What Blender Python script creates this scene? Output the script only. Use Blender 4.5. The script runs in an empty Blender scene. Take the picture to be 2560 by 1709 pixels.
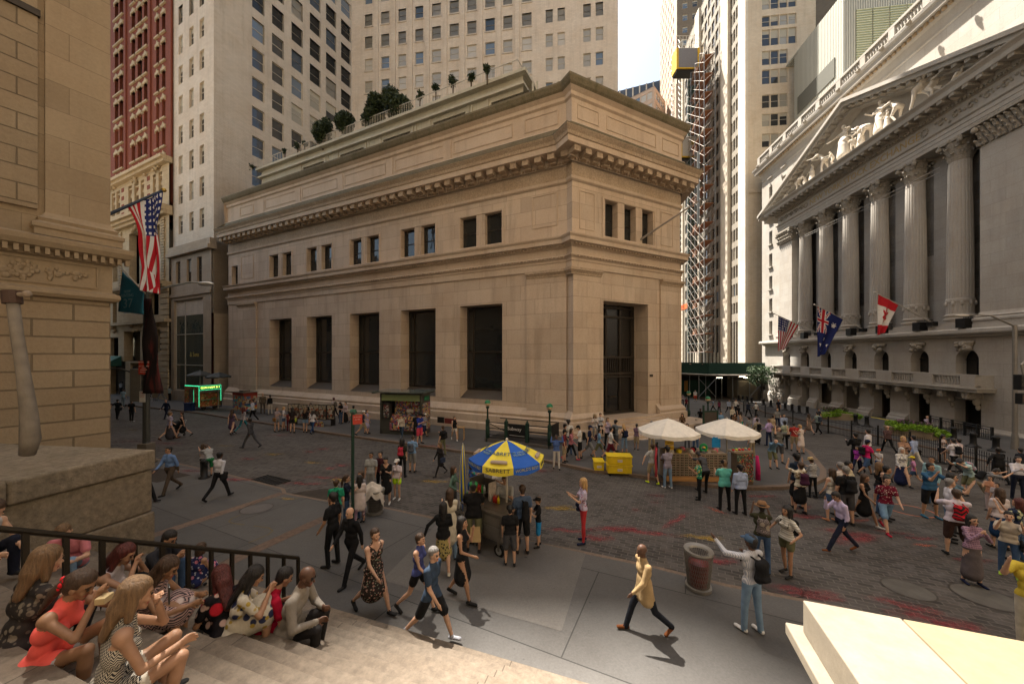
import bpy, math, random
import numpy as np
from mathutils import Vector, Matrix
random.seed(7)
R=math.radians
S=bpy.context.scene
COL=S.collection
# ---------------- camera ----------------
cam_d=bpy.data.cameras.new('camera'); cam=bpy.data.objects.new('camera',cam_d); COL.objects.link(cam); S.camera=cam
cam_d.sensor_width=36; cam_d.sensor_fit='HORIZONTAL'; cam_d.lens=36*900/2560; cam_d.shift_y=31.5/2560
cam_d.clip_start=0.1; cam_d.clip_end=3000
cam.location=(0,0,4.5); cam.rotation_euler=(R(90),0,0)
# ---------------- sky + sun ----------------
SUN_EL=64.0; SUN_AZ=-32.7   # azimuth measured from +Y, negative = left
W=bpy.data.worlds.new("World"); S.world=W; W.use_nodes=True
wn=W.node_tree.nodes; wl=W.node_tree.links
bg=wn['Background']; sky=wn.new('ShaderNodeTexSky'); sky.sky_type='NISHITA'; sky.sun_disc=False
sky.sun_elevation=R(SUN_EL); sky.sun_rotation=R(SUN_AZ); sky.air_density=1.0; sky.dust_density=2.5; sky.ozone_density=0.6
tint=wn.new('ShaderNodeMix'); tint.data_type='RGBA'; tint.blend_type='MULTIPLY'; tint.inputs[0].default_value=1
tint.inputs[7].default_value=(1.0,0.95,0.82,1)
wl.new(sky.outputs[0],tint.inputs[6]); wl.new(tint.outputs[2],bg.inputs['Color']); bg.inputs['Strength'].default_value=0.066
sd=bpy.data.lights.new('sun','SUN'); sun=bpy.data.objects.new('sun',sd); COL.objects.link(sun)
sd.energy=4.3; sd.angle=R(0.9); sd.color=(1.0,0.92,0.81)
_e,_a=R(SUN_EL),R(SUN_AZ)
SUNV=Vector((math.cos(_e)*math.sin(_a),math.cos(_e)*math.cos(_a),math.sin(_e)))
sun.rotation_euler=SUNV.to_track_quat('Z','Y').to_euler(); sun.location=(0,0,200)
S.view_settings.view_transform='Standard'; S.view_settings.look='None'; S.view_settings.exposure=2.35; S.view_settings.gamma=1
S.cycles.max_bounces=6; S.cycles.diffuse_bounces=4; S.cycles.glossy_bounces=3; S.cycles.transparent_max_bounces=8
S.cycles.sample_clamp_indirect=6; S.cycles.use_denoising=True; S.cycles.caustics_reflective=False; S.cycles.caustics_refractive=False
# ---------------- measuring the place ----------------
CZ=4.5
def gz(x,y): return -0.045*y-0.012*x
def G(px,py,h=0.0):
    d=900*(CZ-h)/(py-926.5-.012*(px-1280)); x=(px-1280)/900*d
    return (x,d)
def P3(px,py,h=0.0):
    x,y=G(px,py,h); return (x,y,gz(x,y)+h)
def at(px,py,d): return ((px-1280)/900*d,d,CZ+(886-py)/900*d)
# ---------------- materials ----------------
def lin(c): return tuple((v/255/12.92 if v/255<=0.04045 else ((v/255+.055)/1.055)**2.4) for v in c)
_mats={}
def wallvec(nt):
    """object coords laid along whichever wall the face belongs to"""
    n=nt.nodes; l=nt.links
    tc=n.new('ShaderNodeTexCoord'); s=n.new('ShaderNodeSeparateXYZ'); l.new(tc.outputs['Object'],s.inputs[0])
    sn=n.new('ShaderNodeSeparateXYZ'); l.new(tc.outputs['Normal'],sn.inputs[0])
    ab=n.new('ShaderNodeMath'); ab.operation='ABSOLUTE'; l.new(sn.outputs[0],ab.inputs[0])
    gt=n.new('ShaderNodeMath'); gt.operation='GREATER_THAN'; gt.inputs[1].default_value=.7; l.new(ab.outputs[0],gt.inputs[0])
    az=n.new('ShaderNodeMath'); az.operation='ABSOLUTE'; l.new(sn.outputs[2],az.inputs[0])
    gz_=n.new('ShaderNodeMath'); gz_.operation='GREATER_THAN'; gz_.inputs[1].default_value=.8; l.new(az.outputs[0],gz_.inputs[0])
    mu=n.new('ShaderNodeMix'); l.new(gt.outputs[0],mu.inputs[0]); l.new(s.outputs[0],mu.inputs[2]); l.new(s.outputs[1],mu.inputs[3])
    mv=n.new('ShaderNodeMix'); l.new(gz_.outputs[0],mv.inputs[0]); l.new(s.outputs[2],mv.inputs[2]); l.new(s.outputs[1],mv.inputs[3])
    c=n.new('ShaderNodeCombineXYZ'); l.new(mu.outputs[0],c.inputs[0]); l.new(mv.outputs[0],c.inputs[1])
    return c.outputs[0],tc.outputs['Object']
def newmat(name,col,rough=.8,metal=0.0,spec=.3):
    m=bpy.data.materials.new(name); m.use_nodes=True
    b=m.node_tree.nodes['Principled BSDF']
    b.inputs['Base Color'].default_value=(*col,1); b.inputs['Roughness'].default_value=rough; b.inputs['Metallic'].default_value=metal
    b.inputs['Specular IOR Level'].default_value=spec
    m.diffuse_color=(*col,1)
    return m,m.node_tree,b
def mixc(nt,fac,a,b,mode='MIX'):
    x=nt.nodes.new('ShaderNodeMix'); x.data_type='RGBA'; x.blend_type=mode
    for i,v in ((0,fac),(6,a),(7,b)):
        if hasattr(v,'is_linked'): nt.links.new(v,x.inputs[i])
        elif i==0: x.inputs[0].default_value=v
        else: x.inputs[i].default_value=(*v,1)
    return x.outputs[2]
def noise(nt,vec,scale,detail=4,rough=.6,stretch=None):
    n=nt.nodes.new('ShaderNodeTexNoise'); n.inputs['Scale'].default_value=scale; n.inputs['Detail'].default_value=detail; n.inputs['Roughness'].default_value=rough
    if stretch:
        mp=nt.nodes.new('ShaderNodeMapping'); mp.inputs['Scale'].default_value=stretch; nt.links.new(vec,mp.inputs[0]); vec=mp.outputs[0]
    if vec is not None: nt.links.new(vec,n.inputs['Vector'])
    return n.outputs['Fac']
def ramp(nt,v,p0,p1,c0=(0,0,0),c1=(1,1,1)):
    r=nt.nodes.new('ShaderNodeValToRGB'); r.color_ramp.elements[0].position=p0; r.color_ramp.elements[1].position=p1
    r.color_ramp.elements[0].color=(*c0,1); r.color_ramp.elements[1].color=(*c1,1); nt.links.new(v,r.inputs[0]); return r.outputs[0]
def bump(nt,b,h,strength=.3,dist=.02):
    u=nt.nodes.new('ShaderNodeBump'); u.inputs['Strength'].default_value=strength; u.inputs['Distance'].default_value=dist
    nt.links.new(h,u.inputs['Height']); nt.links.new(u.outputs[0],b.inputs['Normal'])
def sc(c,f): return tuple(min(1,v*f) for v in c)
def stone(name,col,bw=1.6,bh=.8,mortar=.012,jd=.55,var=.10,streak=.25,rough=.85,grain=.08,stain=(.10,.085,.06),bmp=.4):
    if name in _mats: return _mats[name]
    m,nt,b=newmat(name,col,rough)
    v,ob=wallvec(nt)
    base=None
    if bw:
        br=nt.nodes.new('ShaderNodeTexBrick'); nt.links.new(v,br.inputs['Vector'])
        br.inputs['Scale'].default_value=1; br.inputs['Brick Width'].default_value=bw; br.inputs['Row Height'].default_value=bh
        br.inputs['Mortar Size'].default_value=mortar; br.inputs['Mortar Smooth'].default_value=.3
        br.inputs['Color1'].default_value=(*sc(col,1+var),1); br.inputs['Color2'].default_value=(*sc(col,1-var),1); br.inputs['Mortar'].default_value=(*sc(col,jd),1)
        base=br.outputs['Color']
    else: base=sc(col,1.0)
    n1=noise(nt,ob,.35,5,.65)
    c=mixc(nt,ramp(nt,n1,.35,.75),base,(.86,.80,.74),'MULTIPLY')
    if streak:
        n2=noise(nt,ob,1.0,5,.7,(1.3,1.3,.12)); fac=nt.nodes.new('ShaderNodeMath'); fac.operation='MULTIPLY'; fac.inputs[1].default_value=streak
        nt.links.new(ramp(nt,n2,.5,.78),fac.inputs[0]); c=mixc(nt,fac.outputs[0],c,stain)
    n3=noise(nt,ob,9,6,.75); c2=mixc(nt,grain*3,c,ramp(nt,n3,.3,.7,(.55,.55,.55),(1.3,1.3,1.3)),'MULTIPLY')
    nt.links.new(c2,b.inputs['Base Color'])
    if bw:
        ad=nt.nodes.new('ShaderNodeMath'); ad.operation='MULTIPLY_ADD'; nt.links.new(br.outputs['Fac'],ad.inputs[0]); ad.inputs[1].default_value=-1.0; nt.links.new(n3,ad.inputs[2])
        bump(nt,b,ad.outputs[0],bmp,.02)
    else: bump(nt,b,n3,bmp,.02)
    _mats[name]=m; return m
def plain(col,rough=.75,metal=0.0,var=.12,scale=6,name=None,spec=.3,bmp=0.0):
    key=('p',tuple(round(c,4) for c in col),rough,metal,var,scale,bmp)
    if key in _mats: return _mats[key]
    m,nt,b=newmat(name or 'surface_%d'%len(_mats),col,rough,metal,spec)
    tc=nt.nodes.new('ShaderNodeTexCoord'); n=noise(nt,tc.outputs['Object'],scale,5,.65)
    nt.links.new(ramp(nt,n,.25,.75,sc(col,1-var),sc(col,1+var)),b.inputs['Base Color'])
    if bmp: bump(nt,b,n,bmp,.02)
    _mats[key]=m; return m
def fabric(col,pat=None,c2=None,c3=None,scale=1.0):
    key=('f',tuple(round(c,4) for c in col),pat,c2,c3,scale)
    if key in _mats: return _mats[key]
    m,nt,b=newmat('cloth_%d'%len(_mats),col,.9,0,.15)
    tc=nt.nodes.new('ShaderNodeTexCoord'); ob=tc.outputs['Object']
    n=noise(nt,ob,7,3,.5); base=ramp(nt,n,.3,.7,sc(col,.82),sc(col,1.12))
    mp=nt.nodes.new('ShaderNodeMapping'); mp.inputs['Scale'].default_value=(scale,)*3; nt.links.new(ob,mp.inputs[0]); pv=mp.outputs[0]
    def vor(sc_,th,cc,bs,off=0):
        m2=nt.nodes.new('ShaderNodeMapping'); m2.inputs['Location'].default_value=(off,off*.7,off*.3); nt.links.new(pv,m2.inputs[0])
        v=nt.nodes.new('ShaderNodeTexVoronoi'); v.inputs['Scale'].default_value=sc_; nt.links.new(m2.outputs[0],v.inputs['Vector'])
        return mixc(nt,ramp(nt,v.outputs['Distance'],th,th+.06,(1,1,1),(0,0,0)),bs,cc)
    if pat=='floral':
        base=vor(9,.30,c2,base); base=vor(12,.22,c3 or c2,base,3.1)
    elif pat=='dots': base=vor(22,.25,c2,base)
    elif pat in('stripes','zigzag','weave','vstripes','plaid'):
        w=nt.nodes.new('ShaderNodeTexWave'); w.wave_type='BANDS'; w.bands_direction='X' if pat=='vstripes' else 'Z'
        w.inputs['Scale'].default_value={'stripes':7,'vstripes':14,'zigzag':9,'weave':17,'plaid':9}[pat]
        w.inputs['Distortion'].default_value=0
        vec=pv
        if pat in('zigzag','weave'):
            s=nt.nodes.new('ShaderNodeSeparateXYZ'); nt.links.new(pv,s.inputs[0])
            ad=nt.nodes.new('ShaderNodeMath'); ad.operation='ADD'; nt.links.new(s.outputs[0],ad.inputs[0]); nt.links.new(s.outputs[1],ad.inputs[1])
            pp=nt.nodes.new('ShaderNodeMath'); pp.operation='PINGPONG'; pp.inputs[1].default_value=.02 if pat=='weave' else .035; nt.links.new(ad.outputs[0],pp.inputs[0])
            a2=nt.nodes.new('ShaderNodeMath'); a2.operation='ADD'; nt.links.new(pp.outputs[0],a2.inputs[0]); nt.links.new(s.outputs[2],a2.inputs[1])
            c=nt.nodes.new('ShaderNodeCombineXYZ'); nt.links.new(a2.outputs[0],c.inputs[2]); vec=c.outputs[0]
        nt.links.new(vec,w.inputs['Vector'])
        base=mixc(nt,ramp(nt,w.outputs['Fac'],.45,.55),base,c2)
        if pat=='plaid':
            w2=nt.nodes.new('ShaderNodeTexWave'); w2.bands_direction='X'; w2.inputs['Scale'].default_value=9; nt.links.new(pv,w2.inputs['Vector'])
            base=mixc(nt,ramp(nt,w2.outputs['Fac'],.7,.8),base,c3 or c2)
        if pat=='zigzag': base=vor(5,.3,c3 or c2,base,2)
    nt.links.new(base,b.inputs['Base Color'])
    n2=noise(nt,ob,5,3,.55,(1.2,1.2,.7)); bump(nt,b,n2,.9,.035)
    _mats[key]=m; return m
def glass(col=(.02,.022,.022),rough=.06,name='window_glass',wob=.02):
    key=('g',col,rough)
    if key in _mats: return _mats[key]
    m,nt,b=newmat(name,col,rough,0,.8)
    tc=nt.nodes.new('ShaderNodeTexCoord'); n=noise(nt,tc.outputs['Object'],.9,2,.5); bump(nt,b,n,wob*4,.3)
    _mats[key]=m; return m
def emit(col,st):
    key=('e',col,st)
    if key in _mats: return _mats[key]
    m,nt,b=newmat('lit_%d'%len(_mats),col); b.inputs['Emission Color'].default_value=(*col,1); b.inputs['Emission Strength'].default_value=st
    _mats[key]=m; return m
# ---------------- mesh builder ----------------
class MB:
    def __init__(s): s.v=[]; s.f=[]; s.m=[]; s.X=None
    def add(s,vs,fs,m=0):
        o=len(s.v)
        if s.X is not None: vs=[tuple(s.X@Vector(p)) for p in vs]
        s.v.extend(tuple(p) for p in vs); s.f.extend(tuple(i+o for i in f) for f in fs); s.m.extend([m]*len(fs)); return s
    def box(s,x0,x1,y0,y1,z0,z1,m=0):
        return s.add([(x0,y0,z0),(x1,y0,z0),(x1,y1,z0),(x0,y1,z0),(x0,y0,z1),(x1,y0,z1),(x1,y1,z1),(x0,y1,z1)],
              [(0,3,2,1),(4,5,6,7),(0,1,5,4),(1,2,6,5),(2,3,7,6),(3,0,4,7)],m)
    def cb(s,c,d,rz=0,m=0):
        ca,sa=math.cos(rz),math.sin(rz); hx,hy,hz=d[0]/2,d[1]/2,d[2]/2; vs=[]
        for z in(-hz,hz):
            for x,y in((-hx,-hy),(hx,-hy),(hx,hy),(-hx,hy)): vs.append((c[0]+x*ca-y*sa,c[1]+x*sa+y*ca,c[2]+z))
        return s.add(vs,[(0,3,2,1),(4,5,6,7),(0,1,5,4),(1,2,6,5),(2,3,7,6),(3,0,4,7)],m)
    def quad(s,a,b,c,d,m=0): return s.add([a,b,c,d],[(0,1,2,3)],m)
    def tube(s,pts,r,n=8,m=0,cap=True):
        pts=[Vector(p) for p in pts]; rs=r if isinstance(r,(list,tuple)) else [r]*len(pts); vs=[]; fs=[]
        up=None
        for i,p in enumerate(pts):
            t=(pts[min(i+1,len(pts)-1)]-pts[max(i-1,0)]).normalized()
            if up is None: up=Vector((0,0,1)) if abs(t.z)<.9 else Vector((1,0,0))
            a=t.cross(up); a=a.normalized() if a.length>1e-6 else Vector((1,0,0)); b=a.cross(t).normalized(); up=b
            for k in range(n):
                q=2*math.pi*k/n; vs.append(p+a*math.cos(q)*rs[i]+b*math.sin(q)*rs[i])
        for i in range(len(pts)-1):
            for k in range(n):
                k2=(k+1)%n; fs.append((i*n+k,(i+1)*n+k,(i+1)*n+k2,i*n+k2))
        if cap: fs.append(tuple(range(n))); fs.append(tuple((len(pts)-1)*n+k for k in reversed(range(n))))
        return s.add(vs,fs,m)
    def lathe(s,prof,c=(0,0,0),n=20,m=0,flute=None,cap=True):
        vs=[];fs=[]
        for r,z in prof:
            for k in range(n):
                q=2*math.pi*k/n; rr=r*(flute(k) if flute else 1); vs.append((c[0]+rr*math.cos(q),c[1]+rr*math.sin(q),c[2]+z))
        for i in range(len(prof)-1):
            for k in range(n):
                k2=(k+1)%n; fs.append((i*n+k,i*n+k2,(i+1)*n+k2,(i+1)*n+k))
        if cap: fs.append(tuple(reversed(range(n)))); fs.append(tuple((len(prof)-1)*n+k for k in range(n)))
        return s.add(vs,fs,m)
    def prism(s,poly,z0,z1,m=0):
        n=len(poly); zz=lambda z,p: z(p) if callable(z) else z
        vs=[(p[0],p[1],zz(z0,p)) for p in poly]+[(p[0],p[1],zz(z1,p)) for p in poly]
        return s.add(vs,[tuple(reversed(range(n))),tuple(range(n,2*n))]+[(i,(i+1)%n,n+(i+1)%n,n+i) for i in range(n)],m)
    def ext(s,poly,y0,y1,m=0):
        """poly in xz extruded along y"""
        n=len(poly); vs=[(p[0],y0,p[1]) for p in poly]+[(p[0],y1,p[1]) for p in poly]
        return s.add(vs,[tuple(range(n)),tuple(reversed(range(n,2*n)))]+[(i,n+i,n+(i+1)%n,(i+1)%n) for i in range(n)],m)
    def sphere(s,c,r,nu=12,nv=8,m=0,rot=None):
        r=r if isinstance(r,(tuple,list)) else (r,r,r); vs=[];fs=[]
        for j in range(nv+1):
            th=math.pi*j/nv
            for i in range(nu):
                q=2*math.pi*i/nu; p=Vector((r[0]*math.sin(th)*math.cos(q),r[1]*math.sin(th)*math.sin(q),r[2]*math.cos(th)))
                if rot is not None: p=rot@p
                vs.append((c[0]+p.x,c[1]+p.y,c[2]+p.z))
        for j in range(nv):
            for i in range(nu):
                i2=(i+1)%nu; fs.append((j*nu+i,(j+1)*nu+i,(j+1)*nu+i2,j*nu+i2))
        return s.add(vs,fs,m)
    def sweep(s,path,prof,m=0,caps=True):
        """path: plan polyline seen left to right, outward is on its right-hand (-normal) side; prof: (out,z)"""
        n=len(path); P=[Vector((p[0],p[1])) for p in path]; offs=[]
        for i in range(n):
            ns=[]
            if i>0: t=(P[i]-P[i-1]).normalized(); ns.append(Vector((t.y,-t.x)))
            if i<n-1: t=(P[i+1]-P[i]).normalized(); ns.append(Vector((t.y,-t.x)))
            if len(ns)==2:
                b=(ns[0]+ns[1]).normalized(); offs.append(b/max(.3,b.dot(ns[0])))
            else: offs.append(ns[0])
        k=len(prof); vs=[]
        for i in range(n):
            for o,z in prof: q=P[i]+offs[i]*o; vs.append((q.x,q.y,z))
        fs=[]
        for i in range(n-1):
            for j in range(k-1): fs.append((i*k+j,(i+1)*k+j,(i+1)*k+j+1,i*k+j+1))
        if caps: fs.append(tuple(range(k-1,-1,-1))); fs.append(tuple((n-1)*k+j for j in range(k)))
        return s.add(vs,fs,m)
    def build(s,name,mats,parent=None,loc=(0,0,0),rz=0,smooth=False,bev=0):
        me=bpy.data.meshes.new(name); me.from_pydata(s.v,[],s.f)
        if not isinstance(mats,(list,tuple)): mats=[mats]
        for mm in mats: me.materials.append(mm)
        if len(mats)>1: me.polygons.foreach_set('material_index',s.m)
        if smooth: me.polygons.foreach_set('use_smooth',[True]*len(s.f))
        me.update(); o=bpy.data.objects.new(name,me); COL.objects.link(o); o.location=loc; o.rotation_euler=(0,0,rz)
        if parent is not None: o.parent=parent
        if bev:
            b=o.modifiers.new('bevel','BEVEL'); b.width=bev; b.segments=2; b.limit_method='ANGLE'; b.angle_limit=R(40)
        if smooth=='auto' or smooth==2:
            pass
        return o
def tag(o,label,cat,group=None):
    o['label']=label; o['category']=cat
    if group: o['group']=group
    return o
def struct(o): o['kind']='structure'; return o
def empty(name,loc,rz=0,label=None,cat=None,group=None):
    o=bpy.data.objects.new(name,None); COL.objects.link(o); o.location=loc; o.rotation_euler=(0,0,rz); o.empty_display_size=.3
    if label: tag(o,label,cat,group)
    return o
def copy_part(o,parent,loc=None,rz=None,scale=None):
    c=o.copy(); COL.objects.link(c); c.parent=parent
    if loc is not None: c.location=loc
    if rz is not None: c.rotation_euler=(0,0,rz)
    if scale is not None: c.scale=scale
    return c
def copy_tree(o,loc,rz=None,label=None,group=None):
    c=o.copy(); COL.objects.link(c); c.location=loc
    if rz is not None: c.rotation_euler=(0,0,rz)
    if label: c['label']=label
    if group: c['group']=group
    for ch in o.children:
        d=ch.copy(); COL.objects.link(d); d.parent=c
        for g in ch.children: e=g.copy(); COL.objects.link(e); e.parent=d
    return c
def text(body,size,mat,parent,loc,rot,name='lettering',extr=.002,align='CENTER',sx=1.0):
    c=bpy.data.curves.new(name,'FONT'); c.body=body; c.size=size; c.extrude=extr; c.align_x=align; c.align_y='CENTER'; c.resolution_u=2
    t=bpy.data.objects.new(name,c); COL.objects.link(t)
    dg=bpy.context.evaluated_depsgraph_get(); me=bpy.data.meshes.new_from_object(t.evaluated_get(dg))
    bpy.data.objects.remove(t); me.name=name; me.materials.clear(); me.materials.append(mat)
    o=bpy.data.objects.new(name,me); COL.objects.link(o); o.parent=parent; o.location=loc; o.rotation_euler=rot; o.scale=(sx,1,1)
    return o
def wall(mb,x0,x1,z0,z1,holes,y=0.0,dep=.5,m=0,mr=None,thick=None,bottom_slope=0):
    """front wall at y with rectangular openings (x0,x1,z0,z1[,dep]); outward is -y"""
    mr=m if mr is None else mr
    xs=sorted(set([x0,x1]+[h[0] for h in holes]+[h[1] for h in holes])); zs=sorted(set([z0,z1]+[h[2] for h in holes]+[h[3] for h in holes]))
    xs=[x for x in xs if x0<=x<=x1]; zs=[z for z in zs if z0<=z<=z1]
    for j in range(len(zs)-1):
        zc=(zs[j]+zs[j+1])/2; run=None
        hz=[h for h in holes if h[2]<zc<h[3]]
        for i in range(len(xs)-1):
            xc=(xs[i]+xs[i+1])/2; hole=any(h[0]<xc<h[1] for h in hz)
            if not hole and run is None: run=xs[i]
            if hole and run is not None: mb.quad((run,y,zs[j]),(xs[i],y,zs[j]),(xs[i],y,zs[j+1]),(run,y,zs[j+1]),m); run=None
        if run is not None: mb.quad((run,y,zs[j]),(x1,y,zs[j]),(x1,y,zs[j+1]),(run,y,zs[j+1]),m)
    for h in holes:
        a,b,c,d=h[:4]; q=y+(h[4] if len(h)>4 else dep)
        mb.quad((a,y,c),(a,y,d),(a,q,d),(a,q,c),mr); mb.quad((b,y,d),(b,y,c),(b,q,c),(b,q,d),mr)
        mb.quad((a,y,d),(b,y,d),(b,q,d),(a,q,d),mr); mb.quad((b,y,c-bottom_slope*0),(a,y,c),(a,q,c+bottom_slope),(b,q,c+bottom_slope),mr)
# ---------------- ground ----------------
def in_poly(p,poly):
    x,y=p; c=False; n=len(poly)
    for i in range(n):
        x1,y1=poly[i]; x2,y2=poly[(i+1)%n]
        if (y1>y)!=(y2>y) and x<(x2-x1)*(y-y1)/(y2-y1)+x1: c=not c
    return c
WA=R(-25.73)   # direction of the cross street
def cobble(name,rot,col):
    m,nt,b=newmat(name,col,.8)
    tc=nt.nodes.new('ShaderNodeTexCoord'); mp=nt.nodes.new('ShaderNodeMapping'); mp.inputs['Rotation'].default_value=(0,0,rot); nt.links.new(tc.outputs['Object'],mp.inputs[0])
    wn_=nt.nodes.new('ShaderNodeTexNoise'); wn_.inputs['Scale'].default_value=.5; nt.links.new(mp.outputs[0],wn_.inputs['Vector'])
    v=mixc(nt,.06,mp.outputs[0],wn_.outputs['Color'],'ADD')
    br=nt.nodes.new('ShaderNodeTexBrick'); nt.links.new(v,br.inputs['Vector']); br.inputs['Scale'].default_value=1
    br.inputs['Brick Width'].default_value=.28; br.inputs['Row Height'].default_value=.14; br.inputs['Mortar Size'].default_value=.012; br.inputs['Mortar Smooth'].default_value=.4
    br.inputs['Color1'].default_value=(*sc(col,1.35),1); br.inputs['Color2'].default_value=(*sc(col,.62),1); br.inputs['Mortar'].default_value=(.14,.127,.112,1)
    n1=noise(nt,tc.outputs['Object'],.35,5,.65); c=mixc(nt,ramp(nt,n1,.35,.7),br.outputs['Color'],(.62,.58,.54),'MULTIPLY')
    n2=noise(nt,tc.outputs['Object'],2.3,5,.7); c=mixc(nt,ramp(nt,n2,.5,.8),c,sc(col,1.6))
    nt.links.new(c,b.inputs['Base Color'])
    ad=nt.nodes.new('ShaderNodeMath'); ad.operation='MULTIPLY_ADD'; nt.links.new(br.outputs['Fac'],ad.inputs[0]); ad.inputs[1].default_value=-1.2; nt.links.new(n2,ad.inputs[2]); bump(nt,b,ad.outputs[0],.7,.02)
    return m
def pavement(name,col,bw,bh,rot,gum=True,jm=.012):
    m,nt,b=newmat(name,col,.75)
    tc=nt.nodes.new('ShaderNodeTexCoord'); mp=nt.nodes.new('ShaderNodeMapping'); mp.inputs['Rotation'].default_value=(0,0,rot); nt.links.new(tc.outputs['Object'],mp.inputs[0])
    br=nt.nodes.new('ShaderNodeTexBrick'); nt.links.new(mp.outputs[0],br.inputs['Vector']); br.inputs['Scale'].default_value=1; br.offset=.35
    br.inputs['Brick Width'].default_value=bw; br.inputs['Row Height'].default_value=bh; br.inputs['Mortar Size'].default_value=jm; br.inputs['Mortar Smooth'].default_value=.1
    br.inputs['Color1'].default_value=(*sc(col,1.14),1); br.inputs['Color2'].default_value=(*sc(col,.88),1); br.inputs['Mortar'].default_value=(*sc(col,.35),1)
    n1=noise(nt,tc.outputs['Object'],.45,6,.7); c=mixc(nt,ramp(nt,n1,.35,.72),br.outputs['Color'],(.74,.72,.70),'MULTIPLY')
    n2=noise(nt,tc.outputs['Object'],26,6,.8); c=mixc(nt,.5,c,ramp(nt,n2,.35,.65,(.7,.7,.7),(1.25,1.25,1.25)),'MULTIPLY')
    if gum:
        v=nt.nodes.new('ShaderNodeTexVoronoi'); v.inputs['Scale'].default_value=1.5; v.inputs['Randomness'].default_value=1; nt.links.new(tc.outputs['Object'],v.inputs['Vector'])
        c=mixc(nt,ramp(nt,v.outputs['Distance'],.045,.062,(.75,.75,.75),(0,0,0)),c,sc(col,.35))
        v2=nt.nodes.new('ShaderNodeTexVoronoi'); v2.inputs['Scale'].default_value=3.4; nt.links.new(tc.outputs['Object'],v2.inputs['Vector'])
        c=mixc(nt,ramp(nt,v2.outputs['Distance'],.05,.07,(.5,.5,.5),(0,0,0)),c,sc(col,.5))
    nt.links.new(c,b.inputs['Base Color']); bump(nt,b,n2,.25,.01); return m
COB=cobble('street_pavers',-WA,(.068,.061,.056))
CON=pavement('sidewalk_concrete',(.090,.086,.082),5.0,2.7,-WA)
CON2=pavement('far_sidewalk',(.088,.084,.080),2.6,1.6,-WA)
ASP=pavement('dark_paving',(.075,.073,.072),3,2,R(-80),False)
KERB=stone('kerb_granite',(.17,.125,.095),0,0,streak=.2,grain=.25)
g=MB(); n=24
xs=[-400+800*i/n for i in range(n+1)]; ys=[-40+640*i/n for i in range(n+1)]
# one sheet reaching far past everything that is seen
vs=[(x,y,gz(x,y)) for y in ys for x in xs]; fs=[(j*(n+1)+i,j*(n+1)+i+1,(j+1)*(n+1)+i+1,(j+1)*(n+1)+i) for j in range(n) for i in range(n)]
g.add(vs,fs); struct(g.build('street',COB))
def slab(name,poly,h,mats,kerb=.15):
    mb=MB(); n=len(poly)
    a=sum(poly[i][0]*poly[(i+1)%n][1]-poly[(i+1)%n][0]*poly[i][1] for i in range(n))
    if a<0: poly=poly[::-1]
    # inner ring for the kerb stones
    inn=[]
    for i in range(n):
        p0,p1,p2=[Vector(poly[(i+k)%n]) for k in(-1,0,1)]
        t1=(p1-p0).normalized(); t2=(p2-p1).normalized(); n1=Vector((-t1.y,t1.x)); n2=Vector((-t2.y,t2.x)); b=(n1+n2); b=b.normalized() if b.length>1e-4 else n1
        inn.append(p1+b*kerb/max(.4,b.dot(n1)))
    o=[(p[0],p[1],gz(*p)-.05) for p in poly]+[(p[0],p[1],gz(*p)+h) for p in poly]+[(p.x,p.y,gz(p.x,p.y)+h) for p in inn]
    mb.add(o,[(i,(i+1)%n,n+(i+1)%n,n+i) for i in range(n)]+[(n+i,n+(i+1)%n,2*n+(i+1)%n,2*n+i) for i in range(n)],1)
    mb.add(o,[tuple(range(2*n,3*n))],0)
    ob=mb.build(name,mats); return struct(ob)
NEAR=[G(*p) for p in((-250,1068),(100,1096),(382,1144),(562,1184),(712,1222),(716,1233),(808,1250),(951,1266),(1085,1294),(1345,1357),(1465,1381),(1636,1416),(1813,1461),(2010,1500),(2700,1640))]+[(14,.5),(-13,.5),(-40,14)]
FARW=[G(*p) for p in((0,985),(339,1016.6),(427,1026),(506,1035.5),(569,1046.5),(711,1067.5),(802,1082.7),(960,1105),(1087,1123),(1148,1132),(1343,1152),(1482,1182),(1586,1193),(1700,1212),(1850,1226),(1960,1224),(2040,1213),(2066,1200),(2066,1181),(2030,1135),(1975,1100),(1900,1060),(1850,1038),(1800,1020),(1760,1004),(1690,985))]+[(12,70),(-60,62)]
NYW=[G(*p) for p in((1700,975),(1780,982),(1850,1008),(1913,1032),(1982,1046),(2071,1066),(2195,1092),(2275,1110),(2400,1140),(2560,1176),(2900,1260))]+[(60,20),(75,110),(40,110)]
slab('near_sidewalk',NEAR,.03,[CON,KERB],.12); slab('corner_sidewalk',FARW,.13,[CON2,KERB],.22); slab('exchange_sidewalk',NYW,.10,[ASP,KERB],.18)
def walk_h(x,y):
    if in_poly((x,y),FARW): return .13
    if in_poly((x,y),NYW): return .10
    if in_poly((x,y),NEAR): return .03
    return 0.0
def foot(px,py):
    for h in(.13,.10,.03,0.0):
        x,y=G(px,py,h)
        if abs(walk_h(x,y)-h)<1e-3: return x,y,gz(x,y)+h
    x,y=G(px,py); return x,y,gz(x,y)
def sheet(name,pts,mat,lift=.004,h=None,label=None,cat=None,group=None,kind='structure'):
    vs=[]
    for p in pts:
        x,y=p; hh=walk_h(x,y) if h is None else h; vs.append((x,y,gz(x,y)+hh+lift))
    o=MB().add(vs,[tuple(range(len(vs)))]).build(name,mat)
    if kind: o['kind']=kind
    if label: tag(o,label,cat,group)
    return o
def band(name,p,q,w,mat):
    a,b=Vector(G(*p,.03)),Vector(G(*q,.03)); t=(b-a).normalized(); n_=Vector((-t.y,t.x))*w/2
    return sheet(name,[tuple(a-n_),tuple(b-n_),tuple(b+n_),tuple(a+n_)],mat,.004,.03)
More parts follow.
